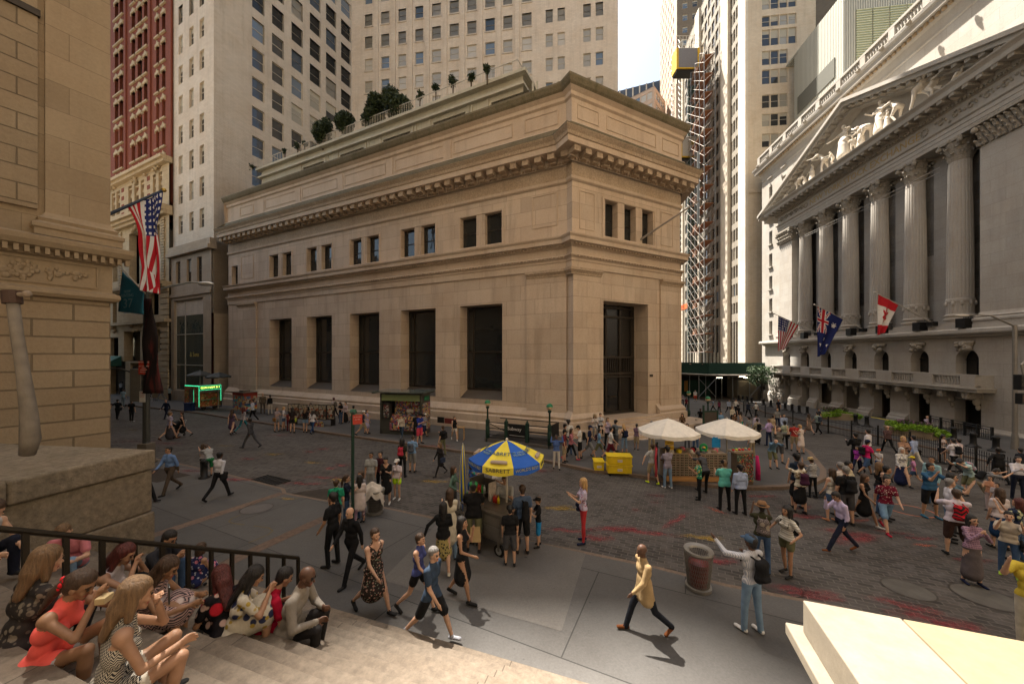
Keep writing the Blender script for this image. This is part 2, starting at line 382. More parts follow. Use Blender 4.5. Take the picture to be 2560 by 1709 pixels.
BND=stone('flush_kerb',(.15,.105,.08),1.9,50,mortar=.02,streak=.1,grain=.25)
band('granite_band',(706,1232),(340,1352),.34,BND); band('granite_band',(812,1294),(430,1470),.36,BND)
# lighter patch of newer concrete, pit beside it
LC=pavement('new_concrete',(.118,.11,.102),30,30,0,True); 
sheet('concrete_patch',[G(*p,.03) for p in((1464,1383),(1404,1577),(955,1449),(1100,1301))],LC,.004,.03)
def ring(name,c,r,label,mat=None,cov=None,group='round access covers in the paving'):
    x,y=G(*c); h=walk_h(x,y); e=empty(name,(x,y,gz(x,y)+h),0,label,'manhole',group); sl=lambda px,py: -0.045*py-.012*px
    mb=MB(); N=40; vs=[]
    for rr in(r,r*.93): vs+=[(rr*math.cos(2*math.pi*k/N),rr*math.sin(2*math.pi*k/N),sl(rr*math.cos(2*math.pi*k/N),rr*math.sin(2*math.pi*k/N))+.006) for k in range(N)]
    mb.add(vs,[(k,(k+1)%N,N+(k+1)%N,N+k) for k in range(N)]); mb.build('ring',mat or plain((.035,.028,.022),.6),e)
    vs=[(r*.93*math.cos(2*math.pi*k/N),r*.93*math.sin(2*math.pi*k/N),sl(r*.93*math.cos(2*math.pi*k/N),r*.93*math.sin(2*math.pi*k/N))+.005) for k in range(N)]
    MB().add(vs,[tuple(range(N))]).build('cover',cov or plain((.10,.09,.08),.7,var=.3,scale=3),e)
cc=plain((.085,.078,.068),.75,var=.35,scale=2.2)
ring('manhole_cover',(2270,1472),.42,'round concrete filled cover in the cobbles, left of the pair by the stone pedestal',cov=cc)
ring('manhole_cover',(2465,1492),.50,'round concrete filled cover in the cobbles under the woman in the long grey skirt',cov=cc)
ring('manhole_cover',(642,1273),.46,'round cover ringed in dark iron on the left sidewalk',cov=plain((.11,.10,.095),.8))
ring('manhole_cover',(2275,1275),.62,'dark round cover outlined in orange paint near the crowd',plain((.45,.13,.06),.8),plain((.05,.045,.04),.7))
ring('manhole_cover',(1950,1465),.40,'ribbed dark iron cover beside the man with the black backpack',cov=plain((.05,.045,.042),.55))
def grate(c,w,d,rz,label):
    x,y=G(*c); e=empty('storm_drain',(x,y,gz(x,y)+walk_h(x,y)+.01),rz,label,'drain','storm drains')
    mb=MB(); 
    for i in range(9): mb.box(-w/2+i*w/8-.015,-w/2+i*w/8+.015,-d/2,d/2,0,.02)
    for j in range(4): mb.box(-w/2,w/2,-d/2+j*d/3-.02,-d/2+j*d/3+.02,0,.018)
    mb.build('grating',plain((.03,.028,.026),.5,.6),e); MB().box(-w/2,w/2,-d/2,d/2,-.03,.004).build('pit',plain((.008,.008,.008)),e)
grate((672,1202),1.5,.8,WA,'iron drain grate in the cobbles by the left sidewalk corner'); grate((2052,1238),1.0,.6,R(5),'iron drain grate at the round kerb behind the straw hat woman')
sheet('tree_pit',[G(*p,.03) for p in((368,1178),(400,1170),(478,1187),(392,1206),(340,1196))],plain((.045,.035,.028),.9,var=.3),.005,.03)
sheet('broken_paving',[G(*p) for p in((716,1236),(760,1228),(815,1221),(838,1226),(850,1262),(800,1249))],plain((.04,.032,.025),.95,var=.4,scale=3,bmp=.8),.008,0)
# spray paint
def paint_mat(col):
    m,nt,b=newmat('spray_paint',col,.8); tc=nt.nodes.new('ShaderNodeTexCoord'); n=noise(nt,tc.outputs['Object'],3.2,5,.7)
    uv=nt.nodes.new('ShaderNodeTexGradient'); uv.gradient_type='SPHERICAL'; mp=nt.nodes.new('ShaderNodeMapping'); nt.links.new(tc.outputs['Generated'],mp.inputs[0]); mp.inputs['Location'].default_value=(-1,-1,0); mp.inputs['Scale'].default_value=(2,2,0)
    nt.links.new(mp.outputs[0],uv.inputs[0]); mu=nt.nodes.new('ShaderNodeMath'); mu.operation='MULTIPLY'; nt.links.new(uv.outputs['Fac'],mu.inputs[0]); nt.links.new(ramp(nt,n,.38,.62),mu.inputs[1])
    nt.links.new(ramp(nt,mu.outputs[0],.02,.5,(0,0,0),(.42,.42,.42)),b.inputs['Alpha']); return m
RED=paint_mat((.30,.03,.04)); YEL=paint_mat((.42,.26,.03)); ORG=paint_mat((.6,.11,.05))
def mark(px,py,w,d,rz,mat,word):
    x,y=G(px,py); h=walk_h(x,y); vs=[]; ca,sa=math.cos(rz),math.sin(rz)
    o=MB().add([(a,b,-.045*(a*sa+b*ca)-.012*(a*ca-b*sa)) for a,b in((-w/2,-d/2),(w/2,-d/2),(w/2,d/2),(-w/2,d/2))],[(0,1,2,3)]).build('paint_mark',mat,None,(x,y,gz(x,y)+h+.006),rz); o['kind']='structure'
for a in((1540,1322,2.0,.5,.1),(1600,1328,2.6,.4,-.25),(1490,1344,1.2,.5,0),(1690,1300,2.3,.3,.75),(1420,1325,1.6,.35,-.1),(1588,1273,.3,.3,0),(1640,1238,.9,.35,0),(1640,1255,.6,.2,0),(1240,1180,2.4,.35,0),
          (1330,1176,2.5,.4,0),(980,1190,1.2,.5,.4),(1095,1120,2.6,.5,0),(1790,1400,1.2,.5,0),(2140,1345,2.2,.7,.3),(2110,1330,1.6,.5,-.2),(2260,1512,1.4,.4,-.4),(2340,1550,1.8,.5,-.3),(2010,1290,1.4,.6,0),(1990,1268,1.5,.4,.2),
          (2010,1476,1.7,.4,-.2),(2030,1490,1.5,.3,-.2),(760,1208,2.3,.4,0),(810,1193,2.3,.4,0),(826,1170,.7,.6,0),(855,1163,.9,.7,0),(774,1128,.9,.7,0),(806,1122,1.0,.7,0),(345,1103,3.4,.5,.2),(420,1108,2.5,.5,0),(700,1088,3,.4,0),
          (475,1178,1.6,.45,0),(590,1200,1.6,.5,0),(440,1168,1.0,.3,0),(620,1146,1.2,.4,0),(1010,1132,1.5,.5,0),(2230,1330,1.2,.25,-.2),(1900,1240,2.4,.3,.1),(2430,1400,1.2,.3,0),(2300,1345,1.0,.3,0)):
    mark(*a,RED,'red')
for a in((1750,1342,1.4,.35,-.15),(1775,1345,.5,.5,0),(852,1199,1.1,.7,0),(1086,1203,1.4,.5,0),(683,1135,1.5,.4,0),(782,1156,1.1,.4,0),(560,1114,1.6,.3,0),(1395,1271,1.5,.35,-.1),(1410,1267,.7,.5,.4),(330,1074,1.4,.3,0),(400,1087,1.4,.3,0),(720,1248,.9,.25,0)): mark(*a,YEL,'yellow')
for a in((1790,1275,.9,.25,-1.0),(2310,1362,.7,.2,-.1),(2150,1300,1,.25,.2)): mark(*a,ORG,'orange')
# chalky yellow survey line on the left sidewalk
def line_mark(pts,w,mat):
    mb=MB()
    for a,b in zip(pts,pts[1:]):
        a,b=Vector(G(*a,.03)),Vector(G(*b,.03)); t=(b-a).normalized(); n_=Vector((-t.y,t.x))*w/2
        vs=[(q.x,q.y,gz(q.x,q.y)+.036) for q in(a-n_-t*w/3,b-n_+t*w/3,b+n_+t*w/3,a+n_-t*w/3)]; mb.add(vs,[(0,1,2,3)])
    o=mb.build('survey_line',mat); o['kind']='structure'
line_mark([(600,1287),(580,1295),(572,1303),(580,1307),(610,1311)],.035,plain((.13,.10,.05),.9)); line_mark([(634,1314),(672,1319),(682,1326),(670,1336),(622,1356)],.035,plain((.13,.10,.05),.9))
# ---------------- 23: the corner bank ----------------
LIME=stone('limestone_blocks',(.52,.42,.325),2.3,1.05,.014,.58,.10,.35)
LIMEP=stone('limestone_plain',(.52,.42,.325),0,0,streak=.3)
CARV=stone('carved_limestone',(.44,.345,.25),0,0,streak=.3,grain=.3,bmp=1.0)
MOSS=stone('mossy_stone',(.17,.145,.095),0,0,streak=.7,stain=(.05,.055,.02),grain=.25)
BRONZE=plain((.045,.036,.028),.45,.4,.2); SILL=stone('dark_sill',(.10,.085,.07),0,0,streak=.1)
TA=(math.cos(WA),math.sin(WA)); CA=R(27.49); TC=(math.cos(CA),math.sin(CA)); BA=R(82.4); TB=(math.cos(BA),math.sin(BA))
P0=(4.0,24.0); Z=lambda r:r+CZ
bank=empty('bank_building',(P0[0],P0[1],0),0,'low tan limestone bank with a chamfered corner doorway at the street junction','building')
a0=(-.253,.488)
PA=(a0[0]-41.2*TA[0],a0[1]-41.2*TA[1]); C0=(0,0); C1=(10.7*TC[0],10.7*TC[1]); PB=(C1[0]+32*TB[0],C1[1]+32*TB[1])
full=[PA,a0,C0,C1,PB]
PIL=.14
def onC(s,o=0): return (s*TC[0]+o*TC[1],s*TC[1]-o*TC[0])
def prof(l): return [(o,Z(z)) for o,z in l]
bigw=[(a+.44,b+.44) for a,b in((-9.13,-5.4),(-15.2,-11.5),(-21.4,-17.7),(-27.55,-23.85),(-33.7,-29.95))]
holes=[(a,b,Z(-3.4),Z(3.78),1.25) for a,b in bigw]
pairs=[]
for a,b in bigw:
    for c,d in((a+.05,a+1.5),(b-1.5,b-.05)): pairs.append((c,d)); holes.append((c,d,Z(8.28),Z(10.65),.55))
holes.append((-40.5,-39.3,Z(7.9),Z(10.3),.5))
mb=MB(); wall(mb,-41.2,0,Z(-7),Z(18.0),holes,0,.5,0,0,bottom_slope=.0)
mb.build('wall',LIME,bank,(a0[0],a0[1],0),WA)
# sloping sills + windows
for i,(a,b) in enumerate(bigw):
    s_=MB().add([(a,0.01,Z(-3.39)),(b,.01,Z(-3.39)),(b,1.25,Z(-2.75)),(a,1.25,Z(-2.75))],[(0,1,2,3)]).build('sill',SILL,bank,(a0[0],a0[1],0),WA)
    if i==0:
        w=MB(); W_=b-a
        for x in(0,.55,W_-.12): w.box(x,x+.12,-.06,.06,0,6.6)
        w.box(0,W_,-.06,.06,0,.14); w.box(0,W_,-.08,.06,2.95,3.07); w.box(0,W_,-.06,.06,6.45,6.6)
        win=w.build('window',BRONZE,bank); pane=MB().box(.02,W_-.02,.02,.05,.05,6.55).build('pane',glass(),win)
    else:
        win2=copy_part(win,bank); copy_part(pane,win2); win_=win2
    t=win if i==0 else win2
    t.location=(a0[0]+a*TA[0]-1.1*TA[1],a0[1]+a*TA[1]+1.1*TA[0],Z(-2.8)); t.rotation_euler=(0,0,WA)
def small_window(w,h,frame,gl,parent,mull=True):
    f=MB(); t=.07
    f.box(0,t,-.04,.04,0,h); f.box(w-t,w,-.04,.04,0,h); f.box(0,w,-.04,.04,0,t); f.box(0,w,-.04,.04,h-t,h)
    if mull: f.box(0,w,-.05,.03,h*.48,h*.48+t)
    o=f.build('window',frame,parent); q_=.02 if not mull else h*random.choice((.98,.75,.5,.5,.98)); p=MB().box(.02,w-.02,.0,.02,.02,q_).box(.02,w-.02,.0,.02,q_,h-.02,1).build('pane',[gl,globals().get('BLD',gl)] if mull else [gl,gl],o); return o,p
sw,swp=None,None
for i,(c,d) in enumerate(pairs+[(-40.5,-39.3)]):
    if sw is None: sw,swp=small_window(1.45,2.4,BRONZE,glass(),bank); t=sw
    else: t=copy_part(sw,bank); copy_part(swp,t)
    t.location=(a0[0]+c*TA[0]-.45*TA[1],a0[1]+c*TA[1]+.45*TA[0],Z(8.26)); t.rotation_euler=(0,0,WA)
# chamfer wall with the doorway
dh=(2.72,7.12,Z(-4.6),Z(3.78),1.7)
ch=[dh]+[(a,b,Z(8.33),Z(10.9),.7) for a,b in((2.88,4.05),(4.7,5.85),(6.5,7.67))]
mb=MB(); wall(mb,0,10.7,Z(-7),Z(18),ch); mb.build('wall',LIME,bank,(0,0,0),CA)
mb=MB(); wall(mb,0,32,Z(-7.5),Z(18),[(k*6+4,k*6+7,Z(-3),Z(3.8),1) for k in range(4)]); mb.build('wall',LIME,bank,(C1[0],C1[1],0),BA)
MB().quad((-.253,.488,Z(-7)),(0,0,Z(-7)),(0,0,Z(18)),(-.253,.488,Z(18))).build('corner_return',LIME,bank)
for a in(2.88,4.7,6.5):
    t=copy_part(sw,bank); copy_part(swp,t); t.location=(*onC(a-.03,-.6),Z(8.33)); t.rotation_euler=(0,0,CA); t.scale=(.83,1,1.07)
# door
dr=MB(); W_=4.4; H_=8.26
for x in(0,.18,1.45,2.85,4.1,4.28): dr.box(x,x+.13,-.1,.05,0,H_)
for z in(0,2.7,2.95,4.2,H_-.3,H_-1.0): dr.box(0,W_,-.12,.05,z,z+.16)
for k in range(22): dr.box(.25+k*.19,.29+k*.19,-.05,.05,2.9,4.2)
dr.box(1.9,2.5,-.13,.02,1.2,1.35)
door=dr.build('door',BRONZE,bank,(*onC(2.72,-1.5),Z(-4.48)),CA); MB().box(.05,4.35,.02,.08,0,H_).build('door_glass',glass((.012,.011,.01),.25),door)
MB().box(0,4.4,-.4,0.0,-.02,.0).build('threshold',SILL,door)
# pilasters (built proud of the wall)
mb=MB()
for a,b in((0.0,2.42),(8.35,10.7)): MB().box(a,b,-PIL,0,Z(-4.0),Z(5.5)).build('pilaster',LIME,bank,(0,0,0),CA)
for a,b in((-2.95,0),(-39.0,-35.5)): MB().box(a,b,-PIL,0,Z(-4.0),Z(5.5)).build('pilaster',LIME,bank,(a0[0],a0[1],0),WA)
cap=[(PIL,5.35),(PIL+.05,5.36),(PIL+.05,5.45),(PIL+.16,5.6),(PIL+.2,5.62),(PIL+.2,5.8),(0,5.8)]
def lA(s): return (a0[0]+s*TA[0],a0[1]+s*TA[1])
mb=MB()
for path in([lA(-2.95),a0,C0,onC(2.42)],[onC(8.35),C1,(C1[0]+2*TB[0],C1[1]+2*TB[1])],[lA(-39),lA(-35.5)]): mb.sweep(path,prof(cap))
mb.build('capital',CARV,bank)
base=prof([(.62,-7.2),(.62,-5.1),(.5,-5.0),(.5,-4.5),(.36,-4.42),(.40,-4.24),(.26,-4.08),(.16,-3.98),(0,-3.8)])
mb=MB(); mb.sweep([PA,a0,C0,onC(2.45)],base); mb.sweep([onC(7.95),C1,PB],base); mb.build('plinth',LIMEP,bank)
mb=MB(); mb.sweep(full,prof([(.04,5.8),(.10,5.82),(.10,6.25),(.15,6.3),(.15,6.45),(.32,6.62),(.30,6.68),(.04,6.72),(.04,7.22),(.14,7.28),(.30,7.4),(.55,7.46),(.55,7.72),(.66,7.84),(.68,7.92),(0,8.06)])); mb.build('string_course',LIMEP,bank)
mb=MB(); mb.sweep(full,prof([(.05,11.62),(.16,11.72),(.18,11.9),(.05,11.95)])); mb.sweep(full,prof([(.2,12.82),(.28,13.0),(.28,13.32),(1.12,13.34),(1.2,13.36),(1.2,13.72)])); mb.build('cornice',LIMEP,bank)
mb=MB(); mb.sweep(full,prof([(.05,11.95),(.05,12.8)])); mb.sweep(full,prof([(1.2,13.72),(1.27,13.76),(1.32,13.95),(1.5,14.15),(1.52,14.24)])); mb.build('carved_frieze',CARV,bank)
mb=MB(); mb.sweep(full,prof([(1.53,14.2),(1.53,14.27),(.75,14.62),(.42,15.0),(.36,15.28)])); mb.build('cornice_top',MOSS,bank)
mb=MB(); mb.sweep(full,prof([(.36,15.28),(.30,15.36),(.12,15.4),(.12,17.05),(.26,17.15),(.26,17.4),(.5,17.6)])); mb.build('parapet',LIMEP,bank)
mb=MB(); mb.sweep(full,prof([(.5,17.6),(.62,17.72),(.74,18.0),(.74,18.14),(0,18.4),(-1.2,18.4)])); mb.build('coping',MOSS,bank)
# modillions and dentils
mb=MB()
def mod(mb,x): mb.box(x-.24,x+.24,-1.05,-.26,Z(12.98),Z(13.335)); mb.box(x-.2,x+.2,-.6,-.26,Z(12.86),Z(12.98))
x=-40.8
while x<.6: mod(mb,x); x+=.93
mb.build('modillions',CARV,bank,(a0[0],a0[1],0),WA)
mb=MB(); x=-.35
while x<11.2: mod(mb,x); x+=.93
mb.build('modillions',CARV,bank,(0,0,0),CA)
def dent(L,x0=0.0):
    mb=MB(); x=x0
    while x<L:
        mb.box(x,x+.14,-.37,-.28,Z(7.3),Z(7.44)); mb.box(x,x+.12,-.40,-.28,Z(12.84),Z(12.97)); mb.box(x,x+.1,-.38,-.31,Z(6.5),Z(6.61)); x+=.27
    return mb
dent(0,-41).build('dentils',CARV,bank,(a0[0],a0[1],0),WA); dent(10.7).build('dentils',CARV,bank,(0,0,0),CA)
# raised panel frames
def frame(mb,x0,x1,z0,z1,o,t=.07):
    for a in((x0,x1,z0,z0+t),(x0,x1,z1-t,z1),(x0,x0+t,z0+t,z1-t),(x1-t,x1,z0+t,z1-t)): mb.box(a[0],a[1],-o-.045,-o,a[2],a[3])
mb=MB(); fr=[]
for i,(a,b) in enumerate(bigw):
    frame(mb,a-.55,b+.9,Z(15.75),Z(16.75),.12); mb.box(a-1.5,a-.75,-.17,-.12,Z(15.45),Z(17.0)); frame(mb,a-.12,b+.12,Z(8.16),Z(10.8),0,.12); mb.box(a+1.75,b-1.75,-.03,0,Z(8.35),Z(10.6))
frame(mb,-3.1,-.6,Z(15.75),Z(16.75),.12); frame(mb,-2.6,-.7,Z(8.9),Z(11.2),0,.08); frame(mb,-38.6,-36.2,Z(8.6),Z(11.2),0,.08); frame(mb,-38.6,-36.0,Z(15.75),Z(16.75),.12)
mb.build('panel_frames',LIMEP,bank,(a0[0],a0[1],0),WA)
mb=MB(); frame(mb,.35,2.2,Z(15.75),Z(16.75),.12); frame(mb,2.9,7.8,Z(15.75),Z(16.75),.12); frame(mb,8.5,10.4,Z(15.75),Z(16.75),.12); frame(mb,.6,1.95,Z(8.5),Z(11.1),0); frame(mb,8.5,9.9,Z(8.5),Z(11.1),0)
frame(mb,2.6,7.9,Z(8.2),Z(11.05),0,.12); mb.box(2.6,7.2,1.0,2.4,Z(18.4),Z(19.25)); mb.build('panel_frames',LIMEP,bank,(0,0,0),CA)
MB().prism([PA,a0,C0,C1,PB,(PB[0]-45,PB[1]+20)],Z(17.9),Z(18.0)).build('roof',plain((.12,.11,.1)),bank)
MB().box(1.6,9.0,.7,1.5,Z(18.3),Z(19.4)).build('roof_wall',MOSS,bank,(0,0,0),CA)
# steps up to the door
mb=MB()
for k in range(8):
    z=-4.5-.17*k; mb.box(2.5,8.0,-(.55+.36*(k+1)),-(.55+.36*k),Z(-7.2),Z(z-.17))
mb.box(2.5,8.0,-.55,1.6,Z(-7.2),Z(-4.5)); mb.build('steps',LIMEP,bank,(0,0,0),CA,bev=.015)
MB().box(8.0,11.9,-2.3,0,Z(-7.4),Z(-5.05)).build('cheek_block',LIMEP,bank,(0,0,0),CA,bev=.03)
MB().box(7.28,7.62,-.03,.0,Z(-1.7),Z(-1.5)).build('plaque',BRONZE,bank,(0,0,0),CA)
# pavilion on the roof
GRN=stone('painted_metal_wall',(.44,.42,.34),3.0,1.2,.01,.6,.05,.2)
o3=(a0[0]-3*TA[1],a0[1]+3*TA[0])
pv=MB(); hol=[(b-2.6,b+.9,Z(19.9),Z(21.3)) for a,b in bigw]
wall(pv,-40,-4.6,Z(17),Z(22.7),hol,0,.3); pv.box(-39,-4.8,.35,9,Z(17),Z(22.6)); pv.box(-40.2,-4.4,-.35,9.2,Z(21.7),Z(21.9)); pv.box(-40.4,-4.2,-.5,9.4,Z(22.6),Z(22.85))
for a,b in bigw:
    for q in(-3.0,1.15,1.5): pv.box(b+q,b+q+.16,-.08,0,Z(18),Z(21.7))
pvo=pv.build('penthouse',GRN,bank,(o3[0],o3[1],0),WA)
for i,(a,b) in enumerate(bigw):
    w=MB(); w.box(0,3.5,-.02,.04,0,1.4,0)
    for k in range(7): w.box(k*.575,k*.575+.06,-.06,-.02,0,1.4,1)
    w.build('window',[glass((.09,.075,.055),.3),BRONZE],bank,(o3[0]+(b-2.6)*TA[0]-.2*TA[1],o3[1]+(b-2.6)*TA[1]+.2*TA[0],Z(19.9)),WA)
rl=MB(); x=-40.0
while x<-5: rl.tube([(x,-.2,Z(22.8)),(x,-.2,Z(23.9))],.022,4); x+=.22 if x>-33 and x<-9 else .5
rl.tube([(-40,-.2,Z(23.9)),(-5,-.2,Z(23.9))],.035,6); rl.tube([(-5,-.2,Z(23.9)),(-5,5,Z(23.9))],.035,6)
rl.build('roof_railing',plain((.45,.42,.36),.5,.3),bank,(o3[0],o3[1],0),WA)
# ---------------- plants ----------------
LEAFS={}
def leafmat(c):
    if c in LEAFS: return LEAFS[c]
    m,nt,b=newmat('foliage',c,.6,0,.3); tc=nt.nodes.new('ShaderNodeTexCoord'); n=noise(nt,tc.outputs['Object'],2.2,4,.7)
    nt.links.new(ramp(nt,n,.3,.72,sc(c,.55),sc(c,1.6)),b.inputs['Base Color']); b.inputs['Subsurface Weight'].default_value=0; LEAFS[c]=m; return m
def leaves(name,blobs,n,size,mat,parent=None,loc=(0,0,0),seed=1):
    rg=np.random.default_rng(seed); k=len(blobs); V=[];F=[]
    w=np.array([b[3]*b[4]*b[5] for b in blobs])**.8; w/=w.sum(); ch_=rg.choice(k,n,p=w)
    d=rg.normal(size=(n,3)); d/=np.linalg.norm(d,axis=1)[:,None]; rad=rg.uniform(.35,1.05,n)**.6
    for i in range(n):
        b=blobs[ch_[i]]; c=np.array(b[:3])+d[i]*rad[i]*np.array(b[3:6]); u=rg.normal(size=3); u/=np.linalg.norm(u); v=np.cross(u,rg.normal(size=3)); v/=np.linalg.norm(v); s=size*rg.uniform(.6,1.4)
        o=len(V); V+= [tuple(c-u*s),tuple(c+v*s*.45),tuple(c+u*s),tuple(c-v*s*.45)]; F.append((o,o+1,o+2,o+3))
    mb=MB(); mb.add(V,F); return mb.build(name,mat,parent,loc)
DG=leafmat((.028,.042,.014)); LG=leafmat((.20,.30,.03)); MG=leafmat((.07,.11,.03))
def bush(px,py,d,r,label,h=1.0,n=900,leafm=None,group='shrubs in the roof garden',name='roof_shrub'):
    x,y,z=at(px,py,d); e=empty(name,(x,y,z),0,label,'shrub',group); rg=random.Random(px)
    bl=[(rg.uniform(-.4,.4)*r,rg.uniform(-.3,.3)*r,h*r*(.8+rg.uniform(0,1.2)),r*rg.uniform(.35,.6),r*.5,r*rg.uniform(.35,.6)) for _ in range(7)]
    leaves('foliage',bl,n,.11*max(1,r*.8),leafm or DG,e,seed=int(px)); mb=MB()
    for q in range(3): mb.tube([(0,0,-.6),(.1*(q-1)*r,.05,h*r*.8),(.4*(q-1)*r,0,h*r*1.4)],[.06,.04,.02],5)
    mb.build('stem',plain((.07,.05,.03)),e)
for px,py,d,r,lb in((807,362,39.5,1.5,'lowest leftmost of the four big roof shrubs against the pale tower'),(862,352,38.5,1.75,'dense dark shrub second from left on the bank roof'),(925,335,37,1.9,'tall ragged dark shrub in the middle of the bank roof'),(988,310,35.5,1.9,'spreading shrub rightmost of the four big ones on the roof')): bush(px,py,d,r,lb,.7,4200)
for i,(px,py,d,r) in enumerate(((626,433,47,.5),(598,447,48,.35),(744,378,41,.45),(762,372,41,.4),(1049,258,34,.5),(1090,240,33,.5),(1132,225,32,.55),(1178,210,31,.45),(1218,193,30,.45),(712,388,42,.3))):
    bush(px,py,d,r,['small round shrub in a planter at the low left roof end','tiny clump at the far left roof corner','small potted shrub behind the railing left of the big shrubs','second small potted shrub left of the big roof shrubs','first of the small shrubs right of the big roof shrubs','second small shrub behind the plain roof rail','third small shrub behind the plain roof rail','fourth small shrub behind the roof rail','last small shrub near the top end of the roof rail','very low tuft by the roof railing'][i],1.0,250)
# ---------------- generic tower facades ----------------
def s_on(A,B,px):
    ux=(px-1280)/900; dx,dy=B[0]-A[0],B[1]-A[1]; t=(ux*A[1]-A[0])/(dx-ux*dy); return t*math.hypot(dx,dy),A[1]+t*dy
def facade(parent,A,B,z0,z1,cols,rows,wm,frame_m,gls,dep=.28,parts=40,piers=None,bands=None,ribm=None,org=(0,0),extra_rows=None,seed=3,mull=True):
    """A->B seen left to right; cols in metres along it, rows in world z"""
    L=math.hypot(B[0]-A[0],B[1]-A[1]); rz=math.atan2(B[1]-A[1],B[0]-A[0]); rg=random.Random(seed)
    rows_all=rows+(extra_rows or []); hs=[(a,b,c,d,dep) for a,b in cols for c,d in rows_all]
    mb=MB(); wall(mb,0,L,z0,z1,hs,0,dep); loc=(A[0]-org[0],A[1]-org[1],0); mb.build('wall',wm,parent,loc,rz)
    pr={}; cnt=0; rest=MB(); ca,sa=math.cos(rz),math.sin(rz)
    cand=[(a,b,c,d) for c,d in rows for a,b in cols]
    for (a,b,c,d) in [(a,b,c,d) for c,d in rows_all for a,b in cols]:
        gm=rg.choice(gls)
        if (a,b,c,d) in cand and cnt<parts:
            k=(round(b-a,2),round(d-c,2),id(gm))
            if k not in pr: pr[k]=small_window(b-a,d-c,frame_m,gm,parent,mull); t=pr[k][0]
            else: t=copy_part(pr[k][0],parent); copy_part(pr[k][1],t)
            t.location=(loc[0]+a*ca-(dep-.06)*sa,loc[1]+a*sa+(dep-.06)*ca,c); t.rotation_euler=(0,0,rz); cnt+=1
        else:
            rest.box(a+.02,b-.02,dep-.05,dep-.02,c,d,rg.choice([0,0,0,2,3])); 
            for q in(a,b-.06): rest.box(q,q+.06,dep-.1,dep-.05,c,d,1)
            if mull: rest.box(a,b,dep-.1,dep-.05,(c+d)/2,(c+d)/2+.06,1)
    if rest.f: 
        o=rest.build('far_windows',[gls[0],frame_m,gls[-1],G4],parent,loc,rz); o['kind']='stuff'
    if piers:
        mb=MB()
        for a,b,o_ in piers: mb.box(a,b,-o_,0,z0,z1)
        mb.build('piers',ribm or wm,parent,loc,rz)
    if bands:
        mb=MB()
        for c,d,o_ in bands: mb.box(0,L,-o_,0,c,d)
        mb.build('ledges',ribm or wm,parent,loc,rz)
    return loc,rz,L
G1=glass((.035,.036,.036),.08); G2=glass((.30,.28,.23),.2); G3=glass((.12,.155,.20),.05); G4=glass((.42,.39,.33),.3); BLD=plain((.38,.35,.28),.8)  # G3 has the blue of reflected sky painted into its base colour
WB=stone('white_brick',(.60,.53,.44),.6,.22,.012,.8,.05,.30,grain=.05); WB2=stone('grey_brick',(.52,.465,.39),.6,.22,.012,.8,.05,.3,grain=.05)
PF=plain((.42,.38,.31),.6)
# tall pale tower behind the bank
L0=(-44.9,47.7); L1=(-35.7,43.1); L2=(-27.5,61.9); L3=(16.2,55.0); L4=(22.2,100.0); L5=(-52,100)
HT=100
tow=empty('tower_block',(L1[0],L1[1],0),0,'tall pale brick tower with many sash windows behind the bank','building')
og=(L1[0],L1[1])
def rowset(ztop,h,step,zmin,zmax):
    r=[]; z=ztop
    while z>zmin: z-=step
    z+=step
    while z<zmax: r.append((CZ+z-h,CZ+z)); z+=step
    return r
LA=math.hypot(L1[0]-L0[0],L1[1]-L0[1])
cA=[]
for px in(451,478,504): s_,d=s_on(L0,L1,px); cA.append((s_-.5,s_+.6))
rA=rowset(41.4,2.35,3.9,14.5,60); facade(tow,L0,L1,CZ+5,HT,cA,rA,WB,PF,[G1,G2,G1],.3,36,org=og,extra_rows=rowset(41.4,2.35,3.9,60.1,HT-10))
cB=[]
for px in(646,695,743,788,828,865): s_,d=s_on(L1,L2,px); w=19/900*d*1.55; cB.append((s_-w/2,s_+w/2))
rB=rowset(40.3,2.6,3.88,14,58); facade(tow,L1,L2,CZ+5,HT,cB,rB,WB2,PF,[G1,G1,G2,G3],.3,44,org=og,extra_rows=rowset(40.3,2.6,3.88,58.1,HT-10),seed=5)
cC=[]; pc=[]
for a,b in((912,931),(953,973),(996,1015),(1038,1058),(1080,1102),(1124,1147),(1168,1191),(1213,1237),(1258,1281),(1305,1329),(1364,1382),(1394,1412),(1458,1477),(1489,1508)):
    s0,_=s_on(L2,L3,a); s1,_=s_on(L2,L3,b); cC.append((s0,s1))
for i in range(9): m_=(cC[i][1]+cC[i+1][0])/2; pc.append((m_-.33,m_+.33,.22))
rC=rowset(50.4,2.05,3.8,18,58)
SX=s_on(L2,L3,1345)[0]
loc,rz,LC_=facade(tow,L2,L3,CZ+5,CZ+96,cC,rC,WB,PF,[G2,G3,G1,G4,G3],.25,20,pc,org=og,extra_rows=rowset(50.4,2.05,3.8,58.1,90),seed=9)
mb=MB()
for c,d in rC:
    for a,b in cC[:10]: mb.box(a-.1,b+.1,-.1,0,c-.22,c)
mb.build('window_sills',WB2,tow,loc,rz)
mb=MB(); rel=lambda p:(p[0]-og[0],p[1]-og[1])
mb.prism([rel(L0),rel(L1),rel(L2),rel((-4,58.3)),rel((-4,100)),rel(L5)],HT-.3,HT); 
mb.quad((*rel(L2),CZ+96),(*rel((-4,58.3)),CZ+96),(*rel((-4,58.3)),HT),(*rel(L2),HT)); mb.quad((*rel((-4,58.3)),CZ+80),(*rel((-4,100)),CZ+80),(*rel((-4,100)),HT),(*rel((-4,58.3)),HT))
HR=CZ+101; LM=(17.4,64.0); L4=(19.9,83.0); HQ=CZ+92  # roof steps and depth out of view, shaped for the shade on the exchange
